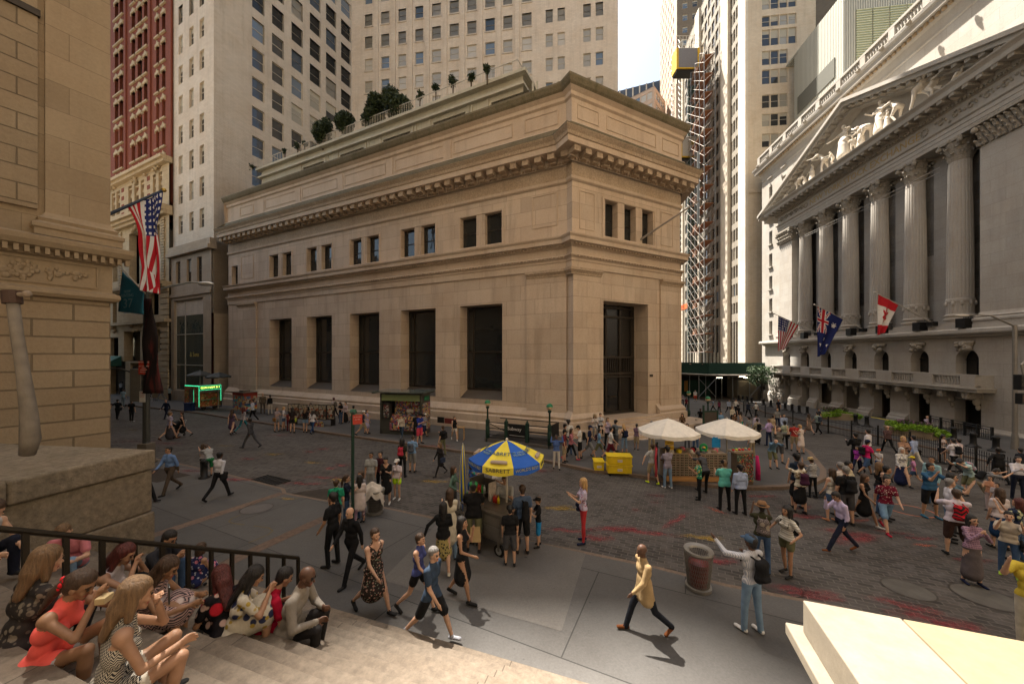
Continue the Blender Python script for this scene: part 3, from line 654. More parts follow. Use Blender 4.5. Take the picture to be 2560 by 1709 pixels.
mb.prism([rel((-4,58.3)),rel(L3),rel(LM),rel((-4,68))],CZ+90,HR); mb.prism([rel((-4,68)),rel(LM),rel(L4),rel((-4,83))],CZ+90,HQ); mb.build('roof',WB2,tow)
mb=MB(); wall(mb,0,math.hypot(L4[0]-L3[0],L4[1]-L3[1]),CZ-8,HQ,[]); mb.build('wall',WB,tow,(L3[0]-og[0],L3[1]-og[1],0),math.atan2(L4[1]-L3[1],L4[0]-L3[0]))
mb=MB(); mb.quad((*rel(L4),CZ-8),(*rel((-4,83)),CZ-8),(*rel((-4,83)),HQ),(*rel(L4),HQ)); mb.quad((*rel((-4,100)),CZ-8),(*rel(L5),CZ-8),(*rel(L5),HT),(*rel((-4,100)),HT)); mb.quad((*rel(L5),CZ-8),(*rel(L0),CZ-8),(*rel(L0),HT),(*rel(L5),HT)); mb.prism([rel((-41,62.5)),rel((-33.6,62.5)),rel((-33.6,76)),rel((-41,76))],95,137.6); mb.prism([rel((-60,62.5)),rel((-41,62.5)),rel((-41,76)),rel((-60,76))],95,150); mb.prism([rel((-33.4,62.4)),rel((-27.4,62.15)),rel((-4,58.45)),rel((-4,68)),rel((-42.1,76.2))],94.9,146); mb.build('rear_wall_and_sun_blockers',WB2,tow)  # prisms are unseen upper blocks added to shape the sun patch on the paving
# its street front below: ledge, three windows and a tall shop window
TAN=stone('tan_limestone',(.40,.325,.24),1.5,.9,.01,.65,.06,.2)
mb=MB(); hs=[]
for a,b in cA: hs.append((a-.05,b+.05,CZ+8.9,CZ+12.0,.35))
g0,_=s_on(L0,L1,441); g1,_=s_on(L0,L1,514); hs.append((g0,g1,CZ-4.6,CZ+7.0,.5))
wall(mb,0,LA,CZ-8,CZ+12.6,hs,-.25); ra=math.atan2(L1[1]-L0[1],L1[0]-L0[0]); lo=(L0[0]-og[0],L0[1]-og[1],0)
mb.box(-.1,LA+.3,-.75,.2,CZ+12.6,CZ+13.1); mb.box(-.1,LA+.2,-.5,.2,CZ+13.1,CZ+13.9); mb.box(0,LA,-.4,-.25,CZ+7.4,CZ+7.8); mb.build('street_front',TAN,tow,lo,ra)
for a,b in cA:
    o,p=small_window(b-a+.1,3.1,BRONZE,G1,tow); o.location=(lo[0]+a*math.cos(ra),lo[1]+a*math.sin(ra),CZ+8.9); o.rotation_euler=(0,0,ra)
w=MB(); wd=g1-g0
for q in(0,.33,1): w.box(q*(wd-.1),q*(wd-.1)+.1,-.06,.06,0,11.6)
for q in(0,.28,.62,1): w.box(0,wd,-.06,.06,q*11.5,q*11.5+.1)
sh=w.build('shop_window',PF,tow,(lo[0]+g0*math.cos(ra),lo[1]+g0*math.sin(ra),CZ-4.6),ra); MB().box(.05,wd-.05,.02,.05,.05,11.55).build('pane',glass((.05,.065,.055),.05),sh)
text('& Sons',.8,plain((.6,.45,.08)),sh,(wd*.66,-.09,4.6),(R(90),0,0))
mb=MB(); wall(mb,0,8,CZ-8,CZ+13.5,[]); mb.build('side_wall',TAN,tow,(0,0,0),math.atan2(L2[1]-L1[1],L2[0]-L1[0]))
# ---------------- red brick tower far left ----------------
RB=stone('red_brick',(.215,.062,.035),.3,.12,.01,.8,.1,.25,stain=(.06,.03,.02),grain=.06); CRM=stone('cream_stone',(.46,.37,.24),1.2,.6,.012,.55,.06,.3)
def wl_pt(px): d=24*2.2423/(2.0756+(px-1280)/900); return ((px-1280)/900*d,d)
Ra=wl_pt(226); Rb=wl_pt(431.5); redb=empty('brick_tower',(Ra[0],Ra[1],0),0,'red brick tower with cream window heads behind the hanging flag','building')
cR=[]
for a,b in((287,296),(299,308),(329,338),(344,355),(360,368.5),(390.5,398),(405,413.5)):
    s0,_=s_on(Ra,Rb,a); s1,_=s_on(Ra,Rb,b); cR.append((s0,s1))
rR=rowset(34.4,2.5,3.85,22.5,62); loc,rr,LR=facade(redb,Ra,Rb,CZ+20,CZ+100,cR,rR,RB,plain((.05,.03,.02)),[G1],.45,60,None,org=Ra,extra_rows=rowset(34.4,2.5,3.85,62.1,90))
for c,d in rR:
    for a,b in cR: mb=MB(); mb.box(a-.2,b+.2,-.22,0,c-.22,c); mb.box(a-.16,a-.02,-.1,0,d-.25,d+.35); mb.box(b+.02,b+.16,-.1,0,d-.25,d+.35); mb.box(a-.1,b+.1,-.14,0,d+.02,d+.35); mb.ext([(a+.1,d+.35),((a+b)/2,d+.8),(b-.1,d+.35)],-.12,0); mb.build('window_surround',CRM,redb,loc,rr)
mb=MB()
for q in(0,cR[1][1]+1.0,cR[4][1]+.9,LR-.35): mb.box(q,q+.35,-.2,0,CZ+26,CZ+100)
mb.build('piers',RB,redb,loc,rr)
# cream base: banded rustication, arches, cornices
mb=MB(); hs=[]
def sR(px): return s_on(Ra,Rb,px)[0]
hs+=[(sR(331),sR(357),CZ+9.9,CZ+17.5,.8),(sR(395),sR(408),CZ+11,CZ+17.5,.6),(sR(290),sR(303),CZ+11,CZ+17,.6),
     (sR(382),sR(405),CZ+5.4,CZ+8.7,.5),(sR(290),sR(300),CZ+4.6,CZ+8,.5),(sR(318),sR(359),CZ-1,CZ+3.4,1.0),(sR(384),sR(406),CZ-8,CZ-2.2,.9),(sR(396),sR(412),CZ+.4,CZ+3.4,.5),(sR(282),sR(304),CZ-.5,CZ+2.6,.5),(sR(334),sR(368),CZ-8,CZ-1.2,1.2),(sR(275),sR(322),CZ-8,CZ-1,1.0),
     (cR[0][0],cR[0][1],CZ+21,CZ+24.5,.4),(cR[1][0],cR[1][1],CZ+21,CZ+24.5,.4),(cR[2][0],cR[2][1],CZ+20.5,CZ+24.5,.4),(cR[3][0],cR[3][1],CZ+20.5,CZ+24.5,.4),(cR[4][0],cR[4][1],CZ+20.5,CZ+24.5,.4),(cR[5][0],cR[5][1],CZ+21,CZ+24.5,.4),(cR[6][0],cR[6][1],CZ+21,CZ+24.5,.4)]
wall(mb,0,LR,CZ-8,CZ+25.6,hs,-.35)
for z,o in((25.6,.9),(25.2,.6),(19.2,1.3),(18.8,.9),(18.4,.6),(9.2,1.0),(8.9,.7),(4.3,.5)): mb.box(-.1,LR,-.35-o,0,CZ+z,CZ+z+.4)
mb.build('cream_base',CRM,redb,loc,rr)
mb=MB(); MBk=MB()
for q in(0,sR(362),sR(412),sR(306)):
    for k in range(24):
        z=9.9+k*.36
        if z<18: mb.box(q+.02,q+1.1,-.52,-.35,CZ+z,CZ+z+.27)
for z in range(20):
    mb.box(sR(412),LR-.05,-.5,-.35,CZ-6+z*.75,CZ-6+z*.75+.6)
mb.build('quoins',CRM,redb,loc,rr)
MB().box(0.05,LR-.05,.75,.85,CZ-8,CZ+18).build('dark_glazing',G1,redb,loc,rr)
mb=MB()
for q in(sR(312),sR(376)):
    for k in range(4): mb.box(q,q+.9,-.37,-.345,CZ+20.4+k*1.2,CZ+21+k*1.2)
mb.build('brick_stripes',RB,redb,loc,rr)
mb=MB(); rg=random.Random(4)
for q in(sR(295),sR(341),sR(400),sR(404),sR(293),sR(350),sR(372)):
    for k in range(14): mb.sphere((q+rg.uniform(-.7,.7),-.45-rg.uniform(0,.2),CZ+rg.choice([18.1,9.2,3.9,25.0])+rg.uniform(-.6,.5)),rg.uniform(.12,.28),6,5)
mb.build('carved_ornament',CRM,redb,loc,rr,smooth=True)
MB().prism([(0,0.02),(LR*math.cos(rr),LR*math.sin(rr)+.02),(LR*math.cos(rr)+6,LR*math.sin(rr)+18),(6,18)],CZ+99,CZ+100).build('roof',RB,redb)
MB().box(0,LR,.9,16,CZ-8,CZ+99).build('core',RB,redb,loc,rr)
aw=MB().add([(sR(262),-.35,CZ-.2),(sR(312),-.35,CZ-.2),(sR(312),-1.8,CZ-1.2),(sR(262),-1.8,CZ-1.2),(sR(262),-1.8,CZ-1.7),(sR(312),-1.8,CZ-1.7),(sR(312),-.35,CZ-1.7)],[(0,1,2,3),(3,2,5,4),(1,6,5,2)]).build('green_awning',plain((.03,.10,.075),.8),redb,loc,rr)
# sliver of a building beyond
Fa=wl_pt(150)
far=empty('far_building',(Fa[0],Fa[1],0),0,'sliver of a pale building beyond the red brick tower','building')
MB().box(0,9,0,10,CZ-8,CZ+60).build('wall',CRM,far,(0,0,0),rr); MB().box(.5,8,-.05,0,CZ+10,CZ+50).build('window',G1,far,(0,0,0),rr)
# ---------------- the exchange ----------------
MARB=stone('grey_marble_blocks',(.40,.38,.345),2.0,.95,.012,.72,.05,.22,stain=(.16,.15,.13)); MARBP=stone('grey_marble',(.40,.38,.345),0,0,streak=.25,stain=(.18,.16,.13))
CARVM=stone('carved_marble',(.33,.305,.26),0,0,streak=.3,grain=.3,bmp=1.0); WHM=stone('white_marble',(.62,.57,.49),0,0,streak=.1)
IRON=plain((.018,.018,.018),.5,.5,.2); DARK=plain((.012,.011,.010),.6)
NX=(-.1322,-.9912); NR=math.atan2(NX[1],NX[0]); NO=(41.83,58.73); NI=(.9912,-.1322)
ex=empty('exchange_building',(NO[0],NO[1],0),NR,'grey marble temple front with six fluted columns and a sculpted pediment','building')
def nw(s,y,z): return (NO[0]+s*NX[0]+y*NI[0],NO[1]+s*NX[1]+y*NI[1],z)
def sN(px,y=-.6):
    X0=34+y*.9912+.1333*.1322*y; d=X0*900/(px-1400); return (58.73-d)*1.0088
ARCH=[1967,2013,2066,2128,2205,2301,2420]
hs=[]; archs=[]
for px in ARCH:
    c=sN(px); hs.append((c-.85,c+.85,Z(-1.7),Z(.45),1.0)); archs.append(c)
doors=[(1962,1977,-3.4),(2006,2024,-3.5),(2186,2227,-3.55),(2276,2327,-3.6),(2389,2456,-3.7)]
drs=[(sN(a),sN(b),Z(-8.2),Z(t),1.3) for a,b,t in doors]; hs+=drs
for a,b in((2048,2080),(2110,2150)): hs.append((sN(a),sN(b),Z(-6.2),Z(-3.5),.35))
mb=MB(); wall(mb,.2,46,Z(-9),Z(1.4),hs,-.6,1.0); mb.quad((.2,-.6,Z(-9)),(.2,2,Z(-9)),(.2,2,Z(1.4)),(.2,-.6,Z(1.4)))
mb.build('lower_wall',MARB,ex)
fl=MB(); ky=MB()
for c in archs:
    n=8; top=Z(.45); sp=top-.85
    for s_ in(-1,1):
        pts=[(c+s_*.85,top+.001),(c+s_*.85,sp)]+[(c+s_*.85*math.cos(q*math.pi/2/n),sp+.85*math.sin(q*math.pi/2/n)) for q in range(1,n+1)]
        if s_>0: pts=pts[::-1]
        fl.ext(pts,-.598,.35)
    for k in range(16): ky.sphere((c+random.uniform(-.45,.45),-.75-random.uniform(0,.25),top+random.uniform(-.1,.55)),random.uniform(.1,.22),6,5)
    ky.box(c-.6,c+.6,-.95,-.6,top+.4,top+.65)
fl.build('arch_spandrels',MARBP,ex); ky.build('keystone_carving',CARVM,ex,smooth=True)
for c in archs: MB().box(c-.85,c+.85,.2,.3,Z(-1.7),Z(.5)).box(c-.03,c+.03,.12,.2,Z(-1.7),Z(.4),1).box(c-.85,c+.85,.12,.2,Z(-.45),Z(-.38),1).build('arched_window',[glass((.012,.011,.01)),IRON],ex)
for i,(a,b,c,d,q) in enumerate(drs):
    o=MB().box(a,b,.55,.65,c,d,1).box(a,b,.3,.6,d-.35,d).box(a,a+.15,.2,.6,c,d).box(b-.15,b,.2,.6,c,d).box((a+b)/2-.04,(a+b)/2+.04,.45,.6,c,d).build('door',[BRONZE,DARK],ex)
mb=MB()
for a,b in((0,drs[0][0]-.1),(drs[0][1]+.1,drs[1][0]-.1),(drs[1][1]+.15,sN(2048)-.1),(sN(2080)+.1,sN(2110)-.1),(sN(2150)+.1,drs[2][0]-.1),(drs[2][1]+.1,drs[3][0]-.1),(drs[3][1]+.1,drs[4][0]-.1),(drs[4][1]+.15,46)):
    if b>a: mb.sweep([(a,-.6),(b,-.6)],prof([(.45,-9),(.45,-6.25),(.28,-6.1),(.26,-5.95),(.12,-5.85),(0,-5.7)]))
mb.build('plinth',MARBP,ex)
mb=MB(); mb.sweep([(.2,2),(.2,-.6),(46,-.6)],prof([(0,1.35),(.25,1.45),(.3,1.6),(.6,1.68),(.65,1.78),(.65,2.02),(.5,2.12),(-2,2.14)])); mb.build('podium_cornice',MARBP,ex)
# balcony
mb=MB(); b0,b1=3.9,31.4; mb.box(b0-.2,b1+.2,-1.95,-.6,Z(-2.72),Z(-2.6)); mb.box(b0-.1,b1+.1,-1.85,-.6,Z(-2.95),Z(-2.72)); mb.box(b0,b1,-1.8,-1.5,Z(-2.6),Z(-2.42)); mb.box(b0,b1,-1.85,-1.48,Z(-1.72),Z(-1.58)); mb.box(b1-.3,b1,-1.8,-.6,Z(-2.6),Z(-1.6)); mb.box(b0,b0+.3,-1.8,-.6,Z(-2.6),Z(-1.6))
for k in range(8):
    q=b0+.3+k*3.87; mb.box(q-.95 if k else q-.3,q+.75 if k<7 else q+.1,-1.88,-1.5,Z(-2.6),Z(-1.6))
mb.build('balcony',MARBP,ex)
ba=MB()
for k in range(7):
    q=b0+.3+k*3.87+.95
    for j in range(9): ba.lathe([(.05,0),(.09,.05),(.045,.14),(.09,.34),(.05,.55),(.08,.68)],(q+j*.235,-1.65,Z(-2.42)),6)
o=ba.build('balusters',MARBP,ex,smooth=True)
for i in range(7):
    for s_ in(-.95,.95):
        br_=MB(); c=archs[i]+s_; br_.ext([(c-.2,Z(-2.95)),(c+.2,Z(-2.95)),(c+.2,Z(-3.5)),(c-.2,Z(-3.5))],-1.7,-.6); br_.sphere((c,-1.45,Z(-3.2)),(.26,.3,.28),8,6); br_.sphere((c,-.85,Z(-3.75)),(.2,.25,.35),8,6); br_.sphere((c,-.75,Z(-4.2)),(.13,.15,.25),8,6); br_.build('balcony_bracket',CARVM,ex,smooth=False)
# columns
def flute(k): return .955 if k%4==0 else 1.0
cp=MB(); cp.lathe([(.92,0),(.92,.18),(1.0,.22),(1.0,.36),(.86,.42),(.84,.5),(.93,.56),(.93,.66),(.82,.72),(.79,.78)],(0,0,0),32); cp.box(-1.05,1.05,-1.05,1.05,-.3,0)
H_=13.8
col=MB().lathe([(.79,.78),(.79,2.0),(.78,4),(.75,8),(.69,11.5),(.67,H_)],(0,0,0),80,0,flute).lathe([(.8,1.72),(.84,1.8),(.84,2.0),(.8,2.08)],(0,0,0),40)
for k in range(10):
    q=2*math.pi*k/10; col.sphere((.82*math.cos(q),.82*math.sin(q),1.65),(.12,.12,.22),6,5)
def capital_mb(w=.67,h=1.9,sq=None):
    c=MB(); rg=random.Random(2)
    if sq is None: c.lathe([(w,0),(w*1.02,.1),(w*1.0,h*.5),(w*1.25,h*.85),(w*1.35,h*.88)],(0,0,0),20)
    def leaf(a,r,z,s):
        ca,sa=math.cos(a),math.sin(a); tx,ty=-sa,ca; P=[]
        for (o,zz,ww) in((0,0,.2),(.05,.3,.24),(.16,.52,.18),(.32,.6,.10),(.34,.48,.05)):
            for s2 in(-1,0,1): P.append((ca*(r+o*s+(.05 if s2==0 else 0))+tx*s2*ww*s,sa*(r+o*s+(.05 if s2==0 else 0))+ty*s2*ww*s,z+zz*s))
        c.add(P,[(i*3+j,i*3+j+1,i*3+j+4,i*3+j+3) for i in range(4) for j in range(2)])
    n=10
    for k in range(n): leaf(2*math.pi*k/n,w,.05,1.0); leaf(2*math.pi*(k+.5)/n,w*1.0,.5,1.15)
    for k in range(4):
        a=math.pi/4+k*math.pi/2
        c.tube([(math.cos(a)*w*1.0,math.sin(a)*w*1.0,1.0),(math.cos(a)*w*1.35,math.sin(a)*w*1.35,1.45),(math.cos(a)*w*1.75,math.sin(a)*w*1.75,1.6)],[.08,.1,.08],6); c.sphere((math.cos(a)*w*1.75,math.sin(a)*w*1.75,1.5),(.19,.19,.2),8,6)
    for k in range(4): a=k*math.pi/2; c.sphere((math.cos(a)*w*1.3,math.sin(a)*w*1.3,h-.1),(.16,.16,.18),6,5)
    for k in range(30): a=rg.uniform(0,6.28); c.sphere((math.cos(a)*w*1.12,math.sin(a)*w*1.12,rg.uniform(.2,1.6)),rg.uniform(.05,.12),5,4)
    R1=w*1.75; pts=[]
    for k in range(4):
        a=math.pi/4+k*math.pi/2
        for da in(-.09,.09): pts.append((R1*1.05*math.cos(a+da),R1*1.05*math.sin(a+da)))
        a2=a+math.pi/4; pts.append((R1*.74*math.cos(a2),R1*.74*math.sin(a2)))
    c.prism(pts,h-.25,h); return c
cols_s=[8.4,12.32,16.25,20.17,24.1,28.02]; CB=Z(2.72); cy=.35
c0=None
for s_ in cols_s:
    if c0 is None:
        c0=col.build('column',MARBP,ex,(s_,cy,CB),smooth=False); cbs=cp.build('column_base',MARBP,c0); cc0=capital_mb().build('capital',CARVM,c0,(0,0,H_)); 
    else:
        c1=copy_part(c0,ex,(s_,cy,CB)); copy_part(cbs,c1); copy_part(cc0,c1)
TOPC=CB+H_+1.9   # underside of the entablature
# podium blocks and iron rails between the columns
mb=MB()
for s_ in cols_s: mb.box(s_-1.25,s_+1.25,-.95,1.6,Z(2.1),Z(2.45))
mb.box(3.6,6.9,-.95,2,Z(2.1),Z(2.45)); mb.box(30.2,46,-.9,2,Z(2.1),Z(2.45)); mb.build('column_plinths',MARBP,ex)
mb=MB()
for a,b in zip([6.9]+[s+1.25 for s in cols_s],[s-1.25 for s in cols_s]+[30.2]):
    x=a
    while x<b: mb.box(x,x+.03,-.62,-.58,Z(2.15),Z(3.1)); x+=.12
    mb.box(a,b,-.64,-.56,Z(3.08),Z(3.14)); mb.box(a,b,-.64,-.56,Z(2.3),Z(2.36)); mb.box((a+b)/2-.35,(a+b)/2+.35,-1.3,-.7,Z(2.2),Z(2.95))
mb.build('iron_railings',IRON,ex)
# piers either side
for a,b in((3.75,6.75),(30.3,46)): MB().box(a,b,-.45,2.2,Z(2.45),TOPC-1.9).build('pier',MARB,ex)
mb=MB()
for a,b in((3.75,6.75),(30.3,46)): mb.sweep([(a,2),(a,-.45),(b,-.45)],[(.3,Z(2.45)),(.3,Z(2.65)),(.38,Z(2.7)),(.38,Z(2.85)),(.2,Z(2.95)),(.25,Z(3.05)),(.08,Z(3.2)),(0,Z(3.4))])
mb.build('pier_base',MARBP,ex)
mb=MB(); rg=random.Random(8)
for a,b in((3.75,6.75),(30.3,34.2)):
    mb.box(a-.2,b+.3,-.95,2,TOPC-.25,TOPC); mb.box(a+.02,b-.02,-.42,1.9,TOPC-1.9,TOPC-.2)
    x=a
    while x<b+.1:
        for z in(.1,.6,1.1): mb.tube([(x+z*.3%.4,-.5,TOPC-1.9+z),(x+z*.3%.4,-.66,TOPC-1.9+z+.35),(x+z*.3%.4,-.9,TOPC-1.9+z+.42)],[.16,.15,.07],5)
        x+=.42
    for x in(a,b): mb.sphere((x,-.8,TOPC-.5),(.24,.24,.26),8,6)
    for k in range(30): mb.sphere((rg.uniform(a,b),-.6,TOPC-rg.uniform(.2,1.8)),rg.uniform(.06,.15),5,4)
mb.build('pier_capital',CARVM,ex)
# the dark window wall behind the columns
mb=MB(); mb.box(6.0,31,2.0,2.1,Z(2.1),TOPC,1)
for q in [7.4+1.96*k*.5 for k in range(24)]: mb.box(q-.04,q+.04,1.85,2.0,Z(2.1),TOPC)
for k in range(9): mb.box(6.5,30.5,1.8,2.0,Z(2.1)+1.9*k,Z(2.1)+1.9*k+.12)
for s_ in cols_s: mb.box(s_-.8,s_+.8,1.2,2.0,Z(2.1),TOPC)
mb.build('window_wall',[BRONZE,glass((.010,.009,.008),.1)],ex)
# entablature and pediment
T=TOPC
ent=[(3.6,2.2),(3.6,-.45),(46,-.45)]; pe=lambda l:[(o,T+z) for o,z in l]
mb=MB(); mb.sweep(ent,pe([(-.4,0),(.05,0),(.05,.33),(.09,.35),(.09,.7),(.14,.73),(.14,1.05),(.28,1.15),(.3,1.25),(.06,1.27),(.06,2.5),(.2,2.55),(.3,2.75)])); mb.box(3.7,46,-.4,2.2,T-.01,T+.01); mb.build('entablature',MARBP,ex)
mb=MB(); mb.sweep(ent,pe([(.3,2.75),(.42,2.98),(.5,3.0),(.5,3.1),(1.35,3.12),(1.38,3.2),(1.4,3.5),(1.5,3.62),(1.65,3.75),(1.68,3.85),(.2,3.95)])); mb.build('cornice',MARBP,ex)
mb=MB(); x=2.9
while x<40: mb.box(x,x+.42,-1.75,-.9,T+2.85,T+3.12); x+=.98
x=3.4
while x<40: mb.box(x,x+.17,-.86,-.7,T+2.55,T+2.75); x+=.3
rg=random.Random(5)
for a,b in((3.6,9.2),(26.6,39)):
    q=a+.4
    while q<b:
        for t in range(9):
            an=t*.7; r=.36-.035*t; mb.sphere((q+.5+r*math.cos(an),-.56,T+1.88+r*math.sin(an)),.10,5,4)
        mb.sphere((q,-.54,T+1.88+rg.uniform(-.3,.3)),.13,5,4); q+=1.15
for px_s in(9.9,26.0):
    for t in range(10): mb.sphere((px_s+.3*math.cos(t*.63),-.55,T+1.88+.3*math.sin(t*.63)),.09,5,4)
mb.build('frieze_carving',CARVM,ex)
GOLD=plain((.36,.25,.10),.6)
text('NEW YORK STOCK EXCHANGE',1.02,GOLD,ex,(18.1,-.52,T+1.88),(R(90),0,0),'frieze_lettering',.012,sx=1.02)
PE0,PEa,PE1=.6,18.2,35.8; AP=T+3.9; RI=6.7
def rake(sx,o0,o1,z0,z1,mat,nm):
    mb=MB()
    for (xa,za,xb,zb) in((PE0,AP,PEa,AP+RI),(PEa,AP+RI,PE1,AP)):
        mb.add([(xa,-.45-o1,za+z0),(xb,-.45-o1,zb+z0),(xb,1.2,zb+z0),(xa,1.2,za+z0),(xa,-.45-o1,za+z1),(xb,-.45-o1,zb+z1),(xb,1.2,zb+z1),(xa,1.2,za+z1)],[(0,1,2,3),(4,7,6,5),(0,4,5,1),(1,5,6,2),(3,2,6,7),(0,3,7,4)])
    mb.build(nm,mat,ex)
rake(0,0,.55,-1.25,-.75,MARBP,'rake_moulding'); rake(0,0,1.35,-.75,-.35,MARBP,'rake_fascia'); rake(0,0,1.6,-.35,.02,MARBP,'rake_lip')
mb=MB(); k=0; x=PE0+1.6
while x<PE1-1.6:
    z=AP+RI*(1-abs(x-PEa)/(PEa-PE0)); mb.box(x-.21,x+.21,-1.65,-.9,z-1.05,z-.76); x+=.98
mb.build('rake_brackets',CARVM,ex)
MB().ext([(PE0+2,AP-.2),(PEa,AP+RI-.8),(PE1-2,AP-.2)],.25,.6).build('tympanum',MARBP,ex)
MB().box(4,33,-1.5,.2,AP-.1,AP+.12).build('pediment_floor',WHM,ex)
# main block behind
mb=MB(); wn=[]
for q in(2.0,-1.6):
    for k in range(8): wn.append((q-.45,q+.45,Z(3.4+k*3.75),Z(5.6+k*3.75),.5))
wall(mb,-4.2,46,Z(-9),Z(33.5),wn,1.2,.5); mb.build('main_wall',MARB,ex)
for a,b,c,d,_ in wn: MB().box(a,b,1.6,1.68,c,d).box(a-.12,b+.12,.95,1.2,c-.2,c,1).build('side_window',[G1,MARBP],ex)
UC=Z(31.4)
mb=MB(); mb.sweep([(-4.2,14),(-4.2,1.2),(46,1.2)],[(0,UC-1.6),(.08,UC-1.5),(.08,UC-1.3),(.0,UC-1.25),(.15,UC-.5),(.35,UC-.3),(.5,UC),(.85,UC+.05),(.9,UC+.55),(1.05,UC+.75),(1.1,UC+1.0),(.1,UC+1.1)]); mb.box(-4.1,46,.9,14,UC+1.0,UC+1.15)
mb.build('upper_cornice',MARBP,ex)
mb=MB(); x=-4.0
while x<44: mb.box(x,x+.3,.55,.75,UC-.32,UC-.05); x+=.55
mb.build('upper_dentils',stone('buff_dentils',(.33,.25,.16),0,0,streak=.1),ex)
rg=random.Random(6); mb=MB(); x=-3
while x<42:
    mb.sphere((x,-.12,UC+.75),(.2,.22,.26),8,6); mb.sphere((x,-.3,UC+.68),(.12,.14,.13),6,5); mb.sphere((x-.16,-.15,UC+.9),.09,5,4); mb.sphere((x+.16,-.15,UC+.9),.09,5,4); x+=3.0
mb.build('lion_heads',CARVM,ex)
mb=MB(); mb.box(-4,46,.35,.75,UC+1.1,UC+1.35); mb.box(-4,46,.32,.78,UC+2.35,UC+2.6); mb.box(-4,46,.4,.9,UC+2.6,UC+2.7); x=-4
while x<45: mb.box(x,x+.7,.33,.8,UC+1.3,UC+2.4); x+=3.6
mb.build('parapet',MARBP,ex)
mb=MB(); x=-4
while x<43:
    for j in range(8): mb.lathe([(.06,0),(.12,.1),(.06,.3),(.13,.55),(.07,.85),(.1,1.05)],(x+.95+j*.34,.55,UC+1.32),6)
    x+=3.6
mb.build('balusters',MARBP,ex,smooth=True)
MB().box(-4.1,46,3,14,Z(-9),UC+1.0).build('core',MARB,ex)
# ---------------- flags ----------------
def flag_mesh(name,tip,inn,fly,fn,mats,parent,nu=26,nv=44,conv=.75,drop=(0,0,-1),fold=.12,shift=0):
    T_,I_=Vector(tip),Vector(inn); D=Vector(drop).normalized(); side=(I_-T_).cross(D).normalized(); mb=MB(); vs=[]
    for j in range(nv+1):
        v=j/nv
        for i in range(nu+1):
            u=i/nu; uu=u*(1-conv*v)+shift*v; p=T_+(I_-T_)*uu+D*fly*v*(1-.12*u)
            p+=side*fold*math.sin(u*9+v*3)*(.25+v)+side*fold*.5*math.sin(v*7+u*4)*v; vs.append(p)
    fs=[];ms=[]
    for j in range(nv):
        for i in range(nu): fs.append((j*(nu+1)+i,j*(nu+1)+i+1,(j+1)*(nu+1)+i+1,(j+1)*(nu+1)+i)); ms.append(fn((i+.5)/nu,(j+.5)/nv))
    mb.v=[tuple(p) for p in vs]; mb.f=fs; mb.m=ms
    o=mb.build(name,mats,parent,smooth=True); s=o.modifiers.new('s','SOLIDIFY'); s.thickness=.008; return o
def us(u,v):
    if u<.54 and v<.42:
        a,b=u/.54*5.5,v/.42*6; fa,fb=(a%1)-.5,(b%1)-.5; return 1 if fa*fa+fb*fb<.06 else 2
    return 0 if int(u*13)%2==0 else 1
def can(u,v):
    if v<.25 or v>.75: return 0
    x,y=(u-.5),(v-.5)*1.0; r=math.hypot(x,y*.9); a=math.atan2(x,-y)
    lobe=.10+.13*abs(math.cos(a*3.5))*(1 if abs(a)<2.6 else .4)
    return 0 if r<lobe or (abs(x)<.02 and 0<y<.24) else 1
def aus(u,v):
    def star(cx,cy,r,n=7):
        dx,dy=v-cx,u-cy; dy*=.62; rr=math.hypot(dx,dy); a=math.atan2(dy,dx); k=abs(((a/(2*math.pi)*n)%1)-.5)*2; return rr<r*(.45+.55*k**1.5)
    if u<.5 and v<.5:
        X,Y=v/.5-.5,u/.5-.5
        if abs(X)<.06 or abs(Y)<.09: return 0
        if abs(X)<.11 or abs(Y)<.16: return 1
        if abs(abs(X)-abs(Y))<.035: return 0
        if abs(abs(X)-abs(Y))<.11: return 1
        return 2
    if star(.25,.77,.085): return 1
    for cx,cy in((.75,.18),(.62,.42),(.88,.37),(.75,.82)): 
        if star(cx,cy,.045): return 1
    return 2
FR,FW,FB=plain((.42,.012,.02),.85,name='flag_red'),plain((.62,.60,.56),.85,name='flag_white'),plain((.012,.02,.11),.85,name='flag_blue')
def wallflag(pb,pt,a,b,fly,fn,label,nm='flag'):
    X0=33.0; d=X0*900/(pb[0]-1400); Xb=(pb[0]-1280)/900*d; ut=(pt[0]-1280)/900; L=(Xb-ut*d)/(.9912+ut*.1322)
    B=Vector((Xb,d,CZ+(886-pb[1])/900*d)); dt=d+.1322*L; Tt=Vector((ut*dt,dt,CZ+(886-pt[1])/900*dt))
    e=empty(nm,tuple(B),0,label,'flag','flags on poles along the exchange front'); mb=MB(); mb.tube([(0,0,0),tuple(Tt-B)],[.06,.035],8); mb.sphere(tuple(Tt-B),.09,8,6); mb.build('flagpole',plain((.5,.47,.42),.4,.4),e)
    mb=MB(); mb.box(-.25,.25,-.25,.25,-.3,.05); mb.build('pole_bracket',IRON,e)
    flag_mesh('flag_cloth',(Tt-B)*a,(Tt-B)*b,fly,fn,[FR,FW,FB],e)
wallflag((2043,832),(1935,784),.90,.42,4.6,us,'drooping stars and stripes flag at the far end of the columned front')
wallflag((2157,822),(2036,761),.93,.40,5.6,aus,'dark blue flag with a union jack and white stars on the columned front')
wallflag((2330,806),(2187,730),.94,.58,3.7,can,'red and white maple leaf flag on the columned front')
